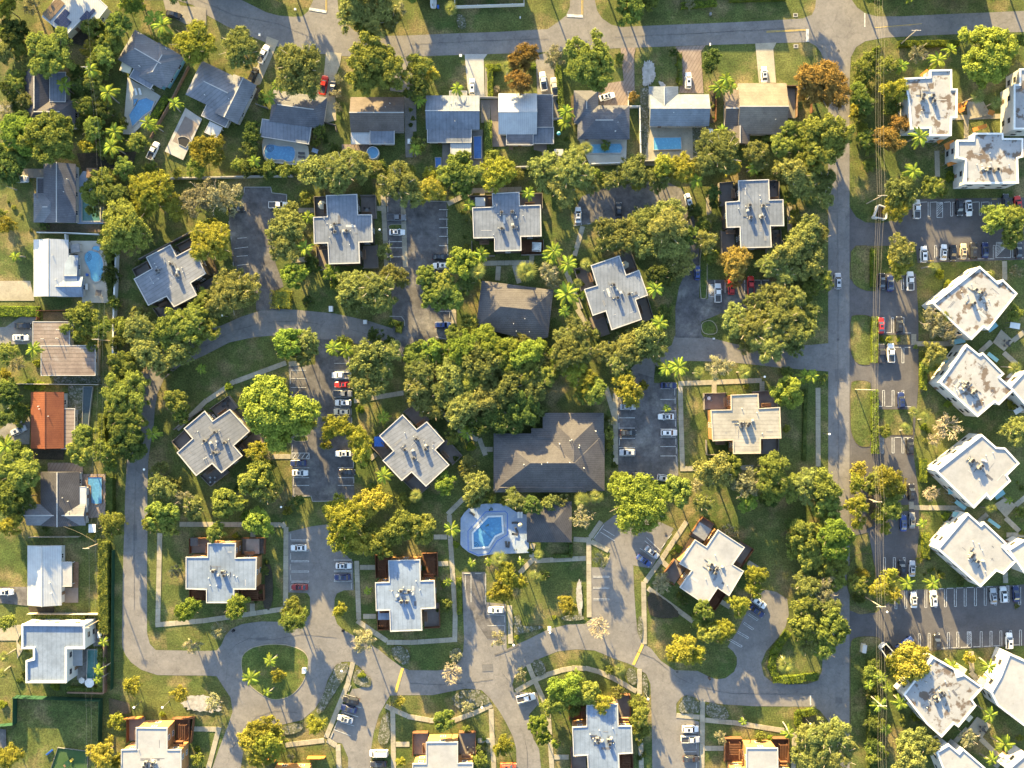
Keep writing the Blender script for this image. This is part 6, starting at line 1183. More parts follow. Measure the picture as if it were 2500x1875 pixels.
def clump_crown(seed, R_, Ht, nleaf, leaf, nclump, crad, fuzz=.12, gap=0.0, flat=.55):
    """Crown around the origin: clumps on an uneven dome. R_ radius, Ht height of the dome (base at 0)."""
    r = np.random.default_rng(seed); cl = []
    lob = r.uniform(0, 6.28, 3); amp = r.uniform(.05, .17, 3)
    nd = r.integers(4, 7); da = r.uniform(0, 6.283) + np.arange(nd) * 6.283 / nd + r.uniform(-.4, .4, nd); dr = r.uniform(.34, .64, nd); dR = r.uniform(.30, .54, nd); dh = r.uniform(.62, 1.0, nd)
    dr[0] = r.uniform(0, .15); dR[0] = .58; dh[0] = 1.0        # several leaders instead of one dome
    while len(cl) < nclump:
        k = r.choice(nd, p=dR ** 2 / (dR ** 2).sum()); th = r.uniform(0, 6.283); rr = math.sqrt(r.uniform(0, 1))
        x = dr[k] * math.cos(da[k]) + rr * dR[k] * math.cos(th); y = dr[k] * math.sin(da[k]) + rr * dR[k] * math.sin(th)
        top = math.sqrt(max(0.0, 1 - rr * rr)); z = (dh[k] - dR[k] * .9) + dR[k] * .95 * top * r.uniform(.8, 1.05) if r.random() < .8 else top * dh[k] * r.uniform(.1, .5)
        cl.append((x, y, max(.02, z), crad * r.uniform(.5, 1.3)))
    cl = np.array(cl); wgt = cl[:, 3] ** 2; idx = r.choice(len(cl), nleaf, p=wgt / wgt.sum())
    d = r.normal(size=(nleaf, 3)); d /= np.linalg.norm(d, axis=1, keepdims=True); flip = (d[:, 2] < -.2) & (r.random(nleaf) < .8); d[flip, 2] *= -1
    rad = cl[idx, 3][:, None] * (1 - fuzz * np.abs(r.normal(size=(nleaf, 1))) + fuzz * 1.2 * r.random((nleaf, 1)) ** 3)
    sc = np.array([R_, R_, Ht * .86]); C = (cl[idx, :3] + d * rad * np.array([1, 1, .85])) * sc
    k = int(nleaf * .20); C[:k] = (cl[idx[:k], :3] * np.array([.86, .86, .72]) + r.normal(size=(k, 3)) * .07) * sc
    N = d + r.normal(size=(nleaf, 3)) * .55 + np.array((0, .12, .25)); N /= np.linalg.norm(N, axis=1, keepdims=True)
    return quads(C, N, leaf * r.uniform(.6, 1.4, nleaf), r)
def limbs(bm, R_, z0, Ht, n, seed, r0=.3, tip=.03, sub=0):
    r = random.Random(seed)
    for i in range(n):
        a = 2 * PI * (i + r.uniform(-.3, .3)) / n; k = r.uniform(.45, .8)
        mid = Vector((R_ * k * .45 * math.cos(a), R_ * k * .45 * math.sin(a), z0 + Ht * .3)); end = Vector((R_ * k * math.cos(a + .2), R_ * k * math.sin(a + .2), z0 + Ht * r.uniform(.55, .85)))
        tube(bm, (0, 0, z0 - .3), mid, r0 * .55, r0 * .35, 5); tube(bm, mid, end, r0 * .35, tip, 4)
        for s in range(sub):
            b = a + r.uniform(-.9, .9); e2 = mid.lerp(end, r.uniform(.1, .9)); o = Vector((math.cos(b), math.sin(b), r.uniform(.1, .6))) * R_ * r.uniform(.18, .36)
            tube(bm, e2, e2 + o, tip * 1.4, tip * .5, 3)
            for s2 in range(2): b2 = b + r.uniform(-1, 1); q = e2 + o * r.uniform(.4, .9); tube(bm, q, q + Vector((math.cos(b2), math.sin(b2), r.uniform(0, .6))) * R_ * r.uniform(.08, .2), tip * .9, tip * .3, 3)
# crowns are built once per size and style, then shared
CR = {}
STY = {'clump': dict(crad=.165, fuzz=.30, nc=90, leaf=.215), 'fuzz': dict(crad=.145, fuzz=.55, nc=110, leaf=.185), 'sparse': dict(crad=.16, fuzz=.5, nc=50, leaf=.17)}
SIZES = {'S': (2.2, 2.0, 2700), 'M': (4.6, 3.5, 12000), 'L': (8.0, 5.0, 32000)}
def crown(style, size, k):
    key = (style, size, k)
    if key not in CR:
        s = STY[style]; R_, Ht, n = SIZES[size]
        if style == 'sparse': n = int(n * .38)
        leaf = s['leaf'] * {'S': .8, 'M': 1.0, 'L': 1.15}[size]
        nc = int(s['nc'] * {'S': .5, 'M': 1, 'L': 1.9}[size]); cr = s['crad'] * {'S': 1.35, 'M': 1, 'L': .74}[size]
        CR[key] = mesh_from_quads('crown', clump_crown(hash((style == 'fuzz', style == 'sparse')) % 7 + k * 31 + len(size) * 5 + ord(size), R_, Ht, n, leaf, nc, cr, s['fuzz']))
        CR[key].materials.append(MAT['leaf_m'])
    return CR[key]
TR = {}
def trunk(size, pale, h, sub=0):
    key = (size, pale, round(h), sub)
    if key not in TR:
        R_, Ht, _ = SIZES[size]; bm = bmesh.new(); r0 = {'S': .10, 'M': .2, 'L': .34}[size]
        tube(bm, (0, 0, 0), (.05, .05, round(h) + .2), r0, r0 * .7, 8); limbs(bm, R_, round(h), Ht, {'S': 3, 'M': 5, 'L': 8}[size], 3 + sub, r0, .035 if sub else .05, sub)
        TR[key] = new_mesh('trunk', bm, 'bark_pale' if pale else 'bark')
    return TR[key]
SP = {'o': ('oak_tree', ('olive green oak', 'small olive green oak', 'broad olive green oak'), 'fuzz', 'leaf_o'), 'm': ('leafy_tree', ('mid green tree', 'small mid green tree', 'broad mid green tree'), 'clump', 'leaf_m'),
      'g': ('bright_tree', ('bright lime tree', 'small bright lime tree', 'broad bright lime tree'), 'clump', 'leaf_g'), 'y': ('golden_tree', ('golden yellow tree', 'small golden yellow tree', 'broad golden yellow tree'), 'fuzz', 'leaf_y'),
      'd': ('dark_tree', ('dark green tree', 'small dark green tree', 'broad dark green tree'), 'clump', 'leaf_d'), 'r': ('rust_tree', ('rust orange tree', 'small rust orange tree', 'broad rust orange tree'), 'fuzz', 'leaf_r'),
      's': ('thin_tree', ('thin greyish tree', 'small thin greyish tree', 'broad greyish tree'), 'sparse', 'leaf_s')}
NT = [0]
def tree(u, v, r, sp, hf=1.0):
    """r is the crown radius in plan units."""
    NT[0] += 1; q = random.Random(int(u * 7 + v * 13)); rm = r * M * (1.13 if sp in 'omgyrsd' else 1)
    if sp == 'p' or sp == 'f': return palm(u, v, r, sp)
    if sp == 'b': return bare(u, v, r)
    if sp == 'k': return shrub(u, v, r)
    name, nouns, style, lm = SP[sp]; style = 'fuzz' if style == 'clump' and (rm < 3.1 or q.random() < .3) else style; size = 'S' if rm < 3.1 else 'M' if rm < 6.2 else 'L'; R_, Ht, _ = SIZES[size]; k = rm / R_
    trk = (1.2 if rm < 2.2 else 2.2 if rm < 3.1 else 4.8 if rm < 6.2 else 6.0 if rm < 8 else 7.2) * hf * q.uniform(.88, 1.15)
    g = G(u, v, trk + Ht * k * .5)
    root = empty(name, (g.x, g.y, 0), None, 'tree', rz=q.uniform(0, 6.28))
    t = obj('trunk', trunk(size, sp in 'os', trk, 3 if sp == 's' else 0), root, sc=(k, k, trk / round(trk) if round(trk) else 1))
    c = obj('crown', crown(style, size, q.randrange(5)), root, loc=(0, 0, trk - .3), sc=(k * q.uniform(.90, 1.12), k * q.uniform(.90, 1.12), k * q.uniform(.9, 1.12)))
    c.material_slots[0].link = 'OBJECT'; c.material_slots[0].material = MAT[lm]
    pend(root, nouns[1 if rm < 3.1 else 2 if rm > 8.2 else 0], u, v); return root
def frond_mesh(L_, W_, droop, nleaf, seed):
    """Feather frond along +x: arched rib with paired leaflets."""
    r = random.Random(seed); bm = bmesh.new(); pts = []
    for i in range(9):
        t = i / 8; pts.append(Vector((L_ * t * (1 - .12 * t), 0, L_ * (.30 * t - droop * t * t))))
    for a, b in zip(pts, pts[1:]): tube(bm, a, b, .035, .02, 3)
    for i in range(nleaf):
        t = .12 + .88 * i / nleaf; f = t * 8; k = min(7, int(f)); p = pts[k].lerp(pts[k + 1], f - k); w = W_ * math.sin(PI * min(1, t * .85 + .12)) ** .6
        for s in (-1, 1):
            e = p + Vector((w * .55, s * w, -w * (.25 + r.uniform(0, .25)))); d = Vector((.09 + .04 * r.random(), 0, 0)) * (L_ / 2.6)
            bm.faces.new([bm.verts.new(x) for x in (p, p + d, e + d * .3, e)])
    return bm
def fan_mesh(L_, seed):
    r = random.Random(seed); bm = bmesh.new(); tube(bm, (0,0,0), (L_ * .3, 0, L_ * .12), .03, .02, 3); c = Vector((L_ * .28, 0, L_ * .1))
    for i in range(7):
        a = (i - 3) * .30; e = c + Vector((math.cos(a), math.sin(a), -.2 - .1 * abs(a))) * L_ * .7 * r.uniform(.85, 1.05); b = Vector((-math.sin(a), math.cos(a), 0)) * .04 * L_
        bm.faces.new([bm.verts.new(x) for x in (c, (c + e) / 2 + b, e, (c + e) / 2 - b)])
    return bm
FR = {}
for k in range(2): FR['p', k] = new_mesh('frond', frond_mesh(2.9, .44, (.62, .48)[k], 26, k), 'leaf_p'); FR['f', k] = new_mesh('frond', fan_mesh((1.7, 1.9)[k], k), 'leaf_f')
PT = {}
def palm(u, v, r, sp, h=None, m=None):
    q = random.Random(int(u * 3 + v * 5)); rm = r * M; L_ = 2.6 if sp == 'p' else 1.85; k = rm / L_ * 1.08
    h = h or max(2.2, min(7.5, 2.2 + rm * 1.6)) * q.uniform(.85, 1.15)
    g = G(u, v, h); root = empty('coconut_palm' if sp == 'p' else 'fan_palm', (g.x, g.y, 0), None, 'palm tree', rz=q.uniform(0, 6.28))
    hk = round(h, 0)
    if hk not in PT:
        bm = bmesh.new(); z = 0
        for i in range(4): tube(bm, (.05 * i * i, 0, hk * i / 4), (.05 * (i + 1) ** 2, 0, hk * (i + 1) / 4), .2 - .02 * i, .18 - .02 * i, 7)
        PT[hk] = new_mesh('trunk', bm, 'bark_palm')
    obj('trunk', PT[hk], root); n = 12 if sp == 'p' else 22
    for i in range(n):
        ring = i % 2 if sp == 'p' else i % 3; a = i * 2.399
        o = obj('frond', FR[sp, i % 2], root, loc=(.8, 0, hk)); s = k * (1 - (.12, .12, .2)[ring] * ring) * (q.uniform(.88, 1.1) if sp == 'p' else q.uniform(.7, 1.22))
        o.rotation_euler = (0, [.12, -.25, -.9][ring] + q.uniform(-.1, .1), a); o.scale = (s, s, s)
    pend(root, ('feather palm' if sp == 'p' else 'fan palm') if r > 16 else ('little feather palm' if sp == 'p' else 'little fan palm'), u, v); return root
BR = {}
def bare(u, v, r):
    rm = r * M; kk = int(u) % 2
    if kk not in BR:
        bm = bmesh.new(); tube(bm, (0,0,0), (0,0,1.4), .18, .14, 7); w_ = new_mesh('trunk', bm, 'bark_pale'); q = random.Random(40 + kk); bm = bmesh.new()
        def grow(p, d, L_, r0, lev):
            e_ = p + d * L_; tube(bm, p, e_, r0, r0 * .65, 4 if lev < 2 else 3)
            if lev == 4: return
            for i in range((6, 4, 4, 4)[lev]):
                nd = (d + Vector((q.gauss(0, .62), q.gauss(0, .62), q.gauss(.05, .3)))).normalized(); grow(p.lerp(e_, q.uniform(.45, 1)), nd, L_ * q.uniform(.55, .8), max(.038, r0 * .62), lev + 1)
        for i in range(7): a = i * .9; grow(Vector((0, 0, 1.3)), Vector((math.cos(a), math.sin(a), .9)).normalized(), 1.5, .12, 1)
        BR[kk] = (w_, new_mesh('branches', bm, 'bark_twig'))
    g = G(u, v, 3.5); root = empty('bare_tree', (g.x, g.y, 0), None, 'tree', rz=u); s = rm / 3.1
    obj('trunk', BR[kk][0], root, sc=(s, s, s)); obj('branches', BR[kk][1], root, sc=(s, s, s))
    pend(root, 'bare pale tree', u, v); return root
def shrub(u, v, r, lm='leaf_h', noun='round green shrub'):
    q = random.Random(int(u + v * 3)); rm = r * M; k = rm / 2.2; g = G(u, v, .6)
    root = obj('shrub', crown('clump', 'S', q.randrange(3)), loc=(g.x, g.y, -.15 * k), rz=q.uniform(0, 6), sc=(k, k, k * .75)); root.material_slots[0].link = 'OBJECT'; root.material_slots[0].material = MAT[lm]
    root['category'] = 'shrub'; pend(root, noun, u, v); return root
def hedge(lab, t, pts, wd, h=1.6, lm='leaf_h', dens=34, leaf=.15, closed=False, grow=.1):
    """Clipped hedge along a line: leaves spread over its top and sides, woody core inside."""
    P = [G(*p).xy for p in TP(*t, pts)]; wm = wd / Z * M; c = sum(P, Vector((0, 0))) / len(P); r = np.random.default_rng(int(abs(c.x * 10)) + 3); Cs, Ns = [], []
    root = empty('hedge', (c.x, c.y, 0), lab, 'hedge'); core = bmesh.new()
    for a, b in zip(P, P[1:]):
        d = b - a; L_ = d.length; ux = np.array((d.x / L_, d.y / L_, 0)); uy = np.array((-ux[1], ux[0], 0)); n = int((L_ * (wm + 2 * h)) * dens)
        s = r.uniform(-.5 * wm, L_ + .3 * wm, n); f = r.random(n) * (wm + 2 * h); top = (f > h) & (f < h + wm); y = np.where(top, f - h - wm / 2, np.where(f <= h, -wm / 2, wm / 2)); z = np.where(top, h, np.where(f <= h, f, f - h - wm))
        bump = .14 * np.sin(s * 1.7 + 2 * y) + r.normal(size=n) * .07
        y = y * (1 + bump * .5); z = np.clip(z + bump * .8 * top, .05, None)
        o = np.array((a.x - c.x, a.y - c.y, 0)); Cs.append(o + ux * s[:, None] + uy * y[:, None] + np.array((0, 0, 1)) * z[:, None])
        nn = np.where(top[:, None], np.array((0, 0, 1)), uy * np.sign(y)[:, None]) + r.normal(size=(n, 3)) * .6; Ns.append(nn / np.linalg.norm(nn, axis=1, keepdims=True))
        m_ = (a + b) / 2 - c; box(core, (m_.x, m_.y, h * .46), (L_ + wm * .3, wm * .86, h * .9), math.atan2(d.y, d.x))
    C = np.concatenate(Cs); N = np.concatenate(Ns); me = mesh_from_quads('foliage', quads(C, N, leaf * r.uniform(.6, 1.4, len(C)), r), lm); obj('foliage', me, root); obj('woody_core', core, root, m='leaf_d'); return root
for (t, L_) in {
 (0,0): [(560,560,235,'m'),(150,330,150,'d'),(40,560,110,'o'),(60,80,130,'y'),(1250,250,140,'m'),(1180,420,130,'m'),(1130,590,110,'m'),(1120,760,100,'m'),(1010,880,110,'m'),(1170,1030,105,'p'),(900,1150,110,'m'),(1120,1180,110,'d'),(1000,1400,120,'m'),(1200,1430,105,'p'),(1230,1590,110,'p'),(950,1560,90,'y'),(1350,60,100,'g'),(1480,40,100,'g'),
   (1650,230,120,'p'),(1780,300,120,'p'),(1790,410,80,'m'),(2060,480,235,'y'),(170,1430,220,'g'),(500,1480,270,'m'),(1590,1300,90,'p'),(1680,1360,85,'p'),(1470,1540,110,'m'),(1880,1150,80,'p'),(690,940,95,'p'),(950,740,90,'p'),(60,1190,90,'s'),(880,1330,80,'d'),(1050,1290,90,'d'),(840,780,90,'d'),(1290,1330,90,'d'),(330,60,90,'s'),(40,330,80,'m'),(1620,450,70,'m')],
 (500,0): [(380,520,250,'o'),(1010,680,270,'o'),(1600,110,180,'o'),(1850,130,190,'o'),(2010,230,120,'o'),(1740,250,130,'m'),(1780,690,310,'m'),(690,1010,80,'p'),(760,930,75,'p'),(530,1500,90,'d'),(515,1390,80,'d'),(480,1600,90,'d'),(30,1620,175,'y'),(1230,1430,75,'m'),(1200,1530,60,'m'),(1390,1590,65,'d'),(1420,1010,60,'s'),(1440,850,55,'s'),(1430,1150,55,'s'),(2090,110,90,'s'),(620,1040,50,'m'),(610,1100,40,'m'),(2200,990,70,'m')],
 (1000,0): [(110,700,135,'m'),(190,800,95,'y'),(100,950,120,'d'),(70,1060,80,'p'),(500,930,75,'p'),(430,60,85,'f'),(1220,600,160,'r'),(1050,740,80,'f'),(1200,870,130,'r'),(940,930,50,'b'),(1550,600,120,'s'),(1960,640,285,'m'),(1720,1230,95,'p'),(1700,1340,80,'p'),(1880,1600,95,'f'),(1760,1590,75,'f'),(90,1560,90,'m'),(40,1640,70,'p'),(2120,1560,60,'m')],
 (1500,0): [(60,620,70,'m'),(170,50,180,'m'),(390,30,100,'m'),(1060,610,95,'d'),(1030,710,85,'d'),(1200,820,85,'p'),(1150,910,95,'p'),(1250,900,75,'p'),(700,690,45,'k'),(700,860,45,'k'),(210,1050,60,'r'),(1150,1440,75,'p'),(1170,1640,235,'o'),(1640,1500,60,'m'),(1920,1390,110,'m'),(1800,1580,130,'m'),(2000,1540,130,'m'),(1530,1640,110,'o'),(640,560,50,'d'),(820,40,60,'s')],
 (2000,0): [(60,900,305,'r'),(90,1450,290,'m'),(450,860,100,'m'),(430,1010,110,'m'),(500,1120,105,'m'),(420,1250,85,'m'),(600,640,100,'m'),(740,710,110,'m'),(870,690,85,'p'),(560,780,85,'m'),(1080,570,105,'s'),(1310,620,105,'p'),(1420,560,80,'p'),(1800,560,300,'g'),(1680,1030,90,'f'),(1920,1080,85,'f'),(840,960,145,'y'),(810,1140,100,'m'),(870,1340,110,'r'),(750,1510,150,'r'),(1060,1460,110,'p'),(2160,450,80,'m'),(620,540,60,'k'),(2080,620,90,'o')],
 (0,375): [(60,130,200,'d'),(50,340,85,'f'),(1330,150,120,'m'),(1120,380,190,'m'),(1000,600,75,'m'),(1620,420,235,'y'),(1850,570,130,'y'),(2150,450,175,'s'),(1340,780,285,'m'),(1170,990,105,'m'),(1270,480,150,'d'),(20,650,55,'m'),(180,1090,60,'p'),(2110,150,100,'m'),(1920,220,60,'m'),(1640,140,75,'m'),(2180,930,150,'y'),(1080,540,90,'s'),(470,780,50,'d'),(60,760,90,'y')],
 (500,375): [(150,480,200,'s'),(100,950,235,'y'),(60,760,90,'y'),(290,1510,260,'o'),(880,790,190,'o'),(850,1000,155,'o'),(900,640,100,'o'),(1090,480,70,'m'),(1100,660,75,'p'),(1110,1010,95,'p'),(1200,210,200,'o'),(1480,170,210,'o'),(1700,210,110,'o'),(1420,320,120,'o'),(1890,190,95,'g'),(2070,330,220,'o'),(520,50,75,'p'),(480,160,95,'d'),(690,160,80,'m'),(850,170,75,'m'),(1000,150,75,'m'),(600,190,60,'d'),
   (950,1290,145,'g'),(1170,1220,95,'d'),(1360,1290,105,'g'),(1600,1440,190,'o'),(1850,1440,220,'o'),(2070,1310,140,'o'),(1900,1610,140,'o'),(1620,1620,130,'o'),(1940,1060,85,'o'),(1430,1400,80,'g'),(1110,1600,60,'d'),(1650,30,70,'m')],
 (1000,375): [(230,380,140,'y'),(60,420,160,'o'),(560,180,180,'m'),(680,230,130,'m'),(540,360,110,'m'),(420,230,120,'m'),(960,210,190,'y'),(900,40,75,'m'),(1470,180,175,'o'),(1750,190,220,'o'),(1640,380,170,'o'),(1920,300,140,'o'),(1280,400,80,'p'),(620,530,75,'p'),(590,1180,170,'g'),(760,1060,95,'p'),(750,1300,105,'f'),(180,1330,120,'m'),(330,1420,160,'m'),(250,1550,140,'m'),(470,1530,130,'m'),(1290,1290,140,'f'),
   (1560,1020,105,'p'),(1540,1150,90,'p'),(1700,1160,105,'p'),(1900,1170,75,'f'),(1500,1290,110,'s'),(1540,1380,90,'s'),(1820,1430,65,'f'),(1680,1540,135,'p'),(2130,800,150,'o'),(2120,960,130,'o'),(610,1400,110,'d'),(1880,1560,60,'p'),(1450,1560,40,'k')],
 (1500,375): [(200,180,165,'o'),(60,260,110,'o'),(540,120,150,'y'),(470,270,120,'o'),(720,150,140,'y'),(860,270,85,'p'),(1080,420,95,'d'),(1090,530,60,'d'),(600,600,160,'o'),(580,790,230,'o'),(330,720,180,'o'),(100,880,170,'o'),(310,950,150,'o'),(640,1000,190,'o'),(720,1160,150,'o'),(500,1310,120,'d'),(430,1490,100,'p'),(1010,940,125,'o'),(960,760,95,'d'),(1040,700,60,'o'),(1060,1110,95,'m'),(1320,1170,155,'r'),(1310,1350,100,'r'),
   (1950,200,170,'o'),(2110,90,150,'m'),(2060,330,160,'o'),(1480,150,75,'p'),(1560,200,60,'d'),(1890,480,75,'m'),(2060,900,190,'o'),(1890,1050,180,'o'),(1680,1200,120,'o'),(2080,1180,190,'o'),(1850,1310,130,'o'),(1960,640,60,'y'),(1750,1540,150,'o'),(1560,1600,120,'o'),(1960,1560,140,'o'),(850,620,90,'d'),(100,1010,90,'s'),(820,900,110,'d'),(1860,1190,90,'d')],
 (2000,375): [(60,300,140,'o'),(60,480,110,'o'),(890,420,180,'o'),(860,590,130,'y'),(1040,190,105,'p'),(1260,340,115,'m'),(1340,400,70,'m'),(1420,240,70,'k'),(890,1040,160,'o'),(860,1200,130,'y'),(1200,1210,55,'f'),(1880,1260,45,'f'),(2130,1270,80,'s'),(2090,700,190,'m'),(1920,700,160,'m'),(2120,880,120,'m'),(60,1370,105,'m'),(20,900,110,'o'),(1300,1300,60,'k'),(600,640,50,'k'),(1400,1420,60,'k')],
 (0,750): [(900,110,160,'m'),(1100,240,110,'m'),(700,230,75,'m'),(860,310,85,'m'),(1000,420,75,'m'),(1030,650,38,'k'),(60,490,105,'m'),(170,620,85,'s'),(350,480,90,'p'),(390,600,50,'k'),(330,840,70,'k'),(430,850,60,'k'),(100,950,125,'d'),(60,1200,110,'d'),(280,1120,70,'d'),(100,1510,110,'p'),(150,1620,140,'m'),(1290,620,145,'m'),(1330,950,240,'m'),(1370,1180,225,'m'),(1400,1430,170,'d'),(880,1420,135,'m'),(850,1570,140,'m'),(1100,1560,120,'m'),(1640,1400,85,'p'),
   (1490,220,170,'o'),(1580,450,190,'o'),(1830,230,190,'m'),(2050,180,210,'m'),(1940,450,180,'o'),(1750,580,140,'o'),(1480,60,80,'o'),(1880,1020,135,'m'),(1950,1150,110,'m'),(2140,680,60,'p'),(1230,1560,90,'m'),(1540,680,50,'b'),(1790,640,80,'d'),(1300,1250,140,'d')],
 (500,750): [(60,260,120,'m'),(890,400,170,'g'),(1120,370,120,'o'),(1070,520,110,'o'),(1395,470,95,'p'),(1500,455,90,'p'),(1780,560,200,'o'),(2040,480,110,'o'),(1740,850,165,'o'),(1720,960,95,'o'),(740,1110,390,'g'),(950,1240,190,'g'),(800,880,130,'g'),(1400,1310,155,'y'),(1310,1480,60,'y'),(1660,1420,140,'y'),(1680,1570,115,'y'),(560,1560,115,'y'),(690,1570,75,'s'),(1930,1160,75,'p'),(1680,1100,50,'k'),(1840,310,90,'d'),(1480,380,75,'d'),(260,860,55,'k'),(1920,680,120,'o'),(2000,380,80,'d'),(1540,370,50,'m')],
 (1000,750): [(490,300,110,'m'),(560,460,180,'g'),(850,400,185,'g'),(1010,500,165,'g'),(790,600,190,'o'),(1250,510,165,'g'),(1290,700,140,'m'),(450,750,180,'o'),(650,800,150,'m'),(340,920,140,'o'),(550,1090,170,'o'),(790,1000,200,'o'),(1050,880,200,'o'),(1330,880,170,'o'),(1480,740,110,'m'),(1200,1080,180,'d'),(920,1200,150,'d'),(1110,1220,140,'d'),(1390,1110,95,'o'),(1550,700,100,'m'),(120,690,140,'o'),(60,860,105,'o'),(310,600,100,'o'),(1700,320,130,'o'),(1810,240,140,'o'),
   (1690,500,160,'o'),(1880,470,120,'o'),(1980,300,75,'o'),(2140,480,130,'o'),(1790,720,130,'y'),(1900,810,140,'y'),(2020,920,130,'m'),(620,1390,85,'p'),(460,1400,75,'m'),(630,160,100,'m'),(1710,50,75,'p'),(300,410,85,'m'),(2150,1370,70,'m'),(1330,1230,70,'m'),(130,530,80,'d'),(730,1290,110,'d'),(500,1250,80,'d'),(1130,700,110,'d'),(940,760,100,'m'),(2150,1500,70,'m'),(2190,1230,50,'s'),(1850,950,80,'m'),(660,1500,60,'k')],
 (1500,750): [(150,430,170,'o'),(350,320,180,'o'),(440,460,120,'o'),(50,600,120,'o'),(170,900,165,'y'),(110,760,100,'m'),(320,850,60,'y'),(520,170,100,'p'),(560,60,90,'d'),(720,660,110,'p'),(590,640,90,'p'),(880,710,68,'f'),(1150,630,125,'s'),(1380,700,85,'f'),(1500,230,210,'o'),(1800,130,220,'o'),(1700,390,210,'o'),(1990,260,190,'o'),(1320,150,150,'o'),(1950,430,100,'o'),(1420,430,75,'o'),(1880,880,160,'g'),(2030,740,85,'p'),(2120,770,80,'p'),(600,1090,48,'p'),(1870,1310,48,'y'),(1430,860,34,'k'),(300,280,100,'o'),(490,680,60,'d'),(1860,690,70,'m')],
 (2000,750): [(1250,170,165,'s'),(1400,280,120,'s'),(1270,510,140,'o'),(1200,620,90,'m'),(755,350,38,'y'),(860,350,32,'k'),(1050,1150,68,'f'),(950,1340,68,'f'),(1150,1220,65,'f'),(1140,1290,50,'k'),(710,1330,75,'m'),(1380,1280,180,'b'),(1260,1430,100,'b'),(2080,640,75,'f'),(2120,60,85,'m'),(2140,1330,140,'o'),(2090,1050,45,'y'),(1400,1040,55,'k'),(1340,110,110,'o'),(680,340,35,'k'),(40,790,60,'m')],
 (0,1125): [(220,130,230,'m'),(90,330,190,'m'),(260,400,140,'d'),(100,700,120,'y'),(1180,690,145,'m'),(1260,640,90,'m'),(1700,110,95,'o'),(1740,300,140,'o'),(1890,240,90,'o'),(1980,420,105,'s'),(2080,500,120,'o'),(1700,570,170,'m'),(1780,680,140,'m'),(1640,680,110,'m'),(2040,1600,130,'g'),(1900,1190,80,'s'),(1200,60,85,'m'),(980,800,45,'y'),(480,730,40,'d'),(60,500,100,'m')],
 (500,1125): [(230,430,170,'m'),(520,240,200,'m'),(660,350,140,'o'),(590,650,150,'g'),(430,600,70,'g'),(540,90,90,'m'),(680,60,90,'d'),(890,540,48,'y'),(1000,450,75,'d'),(110,780,105,'m'),(1540,640,240,'y'),(1820,460,170,'y'),(1480,850,150,'y'),(1880,880,190,'m'),(2080,730,170,'m'),(1700,880,170,'y'),(1440,510,130,'y'),(2160,430,85,'m'),(1770,1440,50,'p'),(330,1590,130,'g'),(970,1640,140,'m'),(1470,1600,75,'y'),(1930,190,95,'p'),(1720,20,80,'m'),(1800,310,80,'m'),(2250,690,120,'m'),(330,810,40,'k'),(650,1180,50,'d')],
 (1000,1125): [(150,700,150,'m'),(60,410,75,'f'),(380,250,125,'g'),(720,280,150,'o'),(700,430,90,'o'),(640,60,100,'o'),(470,710,90,'p'),(500,910,45,'k'),(1140,430,120,'o'),(1330,470,105,'d'),(1500,470,100,'o'),(1640,430,80,'o'),(1020,440,60,'y'),(1840,410,85,'f'),(2040,370,80,'f'),(1860,620,110,'s'),(980,1080,100,'f'),(1060,1250,140,'y'),(1000,1410,150,'y'),(1210,1310,85,'y'),(700,1090,50,'p'),(820,1090,50,'p'),(1190,1060,45,'p'),(1410,1045,58,'f'),(1360,1220,72,'f'),(1460,1240,60,'d'),(380,1310,52,'p'),(400,1560,75,'d'),(1720,1570,105,'y'),(2080,1070,85,'s'),(850,720,0,'x'),(1960,580,60,'s'),(860,400,70,'m'),(1560,430,60,'d')],
 (1500,1125): [(265,480,345,'g'),(90,250,110,'g'),(700,330,160,'m'),(880,260,85,'s'),(960,460,110,'o'),(1100,90,190,'o'),(1260,60,140,'m'),(1420,270,160,'s'),(1450,440,115,'g'),(1690,110,210,'m'),(1750,300,160,'m'),(1930,280,140,'m'),(2090,270,160,'o'),(2040,820,180,'m'),(2110,1010,150,'m'),(1940,950,90,'m'),(1530,1240,120,'y'),(1510,1390,105,'y'),(1360,1560,120,'y'),(2080,1350,145,'o'),(2050,1570,130,'m'),(500,1340,110,'s'),(950,1610,105,'m'),(1250,760,80,'s'),(690,950,55,'k'),(740,1520,55,'d'),(520,1230,70,'s'),(1700,420,100,'d'),(560,340,120,'g'),(1960,700,100,'d')],
 (2000,1125): [(90,280,165,'m'),(90,500,150,'m'),(160,800,215,'g'),(140,1060,170,'m'),(60,1400,140,'s'),(120,1600,120,'o'),(430,90,85,'y'),(410,240,105,'y'),(420,480,105,'y'),(430,650,85,'y'),(600,230,115,'m'),(740,200,145,'y'),(860,300,80,'y'),(780,500,150,'m'),(720,750,68,'y'),(1130,710,58,'p'),(1220,350,110,'b'),(1370,600,55,'k'),(1860,530,75,'f'),(980,1345,85,'p'),(1260,1340,85,'p'),(1330,1250,38,'y'),(1090,1070,38,'y'),(430,1340,105,'m'),(450,1220,70,'y'),(770,1250,85,'y'),(650,1390,110,'y'),(800,1450,95,'y'),(2030,400,45,'p'),(640,600,90,'y'),(1330,800,50,'k'),(2180,560,60,'m'),(450,1480,70,'d'),(1530,1310,50,'d')],
 (0,1500): [(60,90,95,'m'),(1100,320,55,'p'),(1100,590,70,'p'),(1080,700,50,'p'),(1090,480,55,'d'),(2060,350,85,'s'),(1430,780,95,'y'),(1930,850,85,'y'),(1250,1170,95,'y'),(1100,1540,165,'y'),(1250,1590,90,'y'),(2130,1560,70,'m'),(50,440,65,'f'),(20,980,55,'k'),(80,1560,130,'y'),(1750,1080,35,'k'),(600,770,60,'k'),(10,620,60,'f'),(2130,1460,40,'k'),(1110,250,40,'d')],
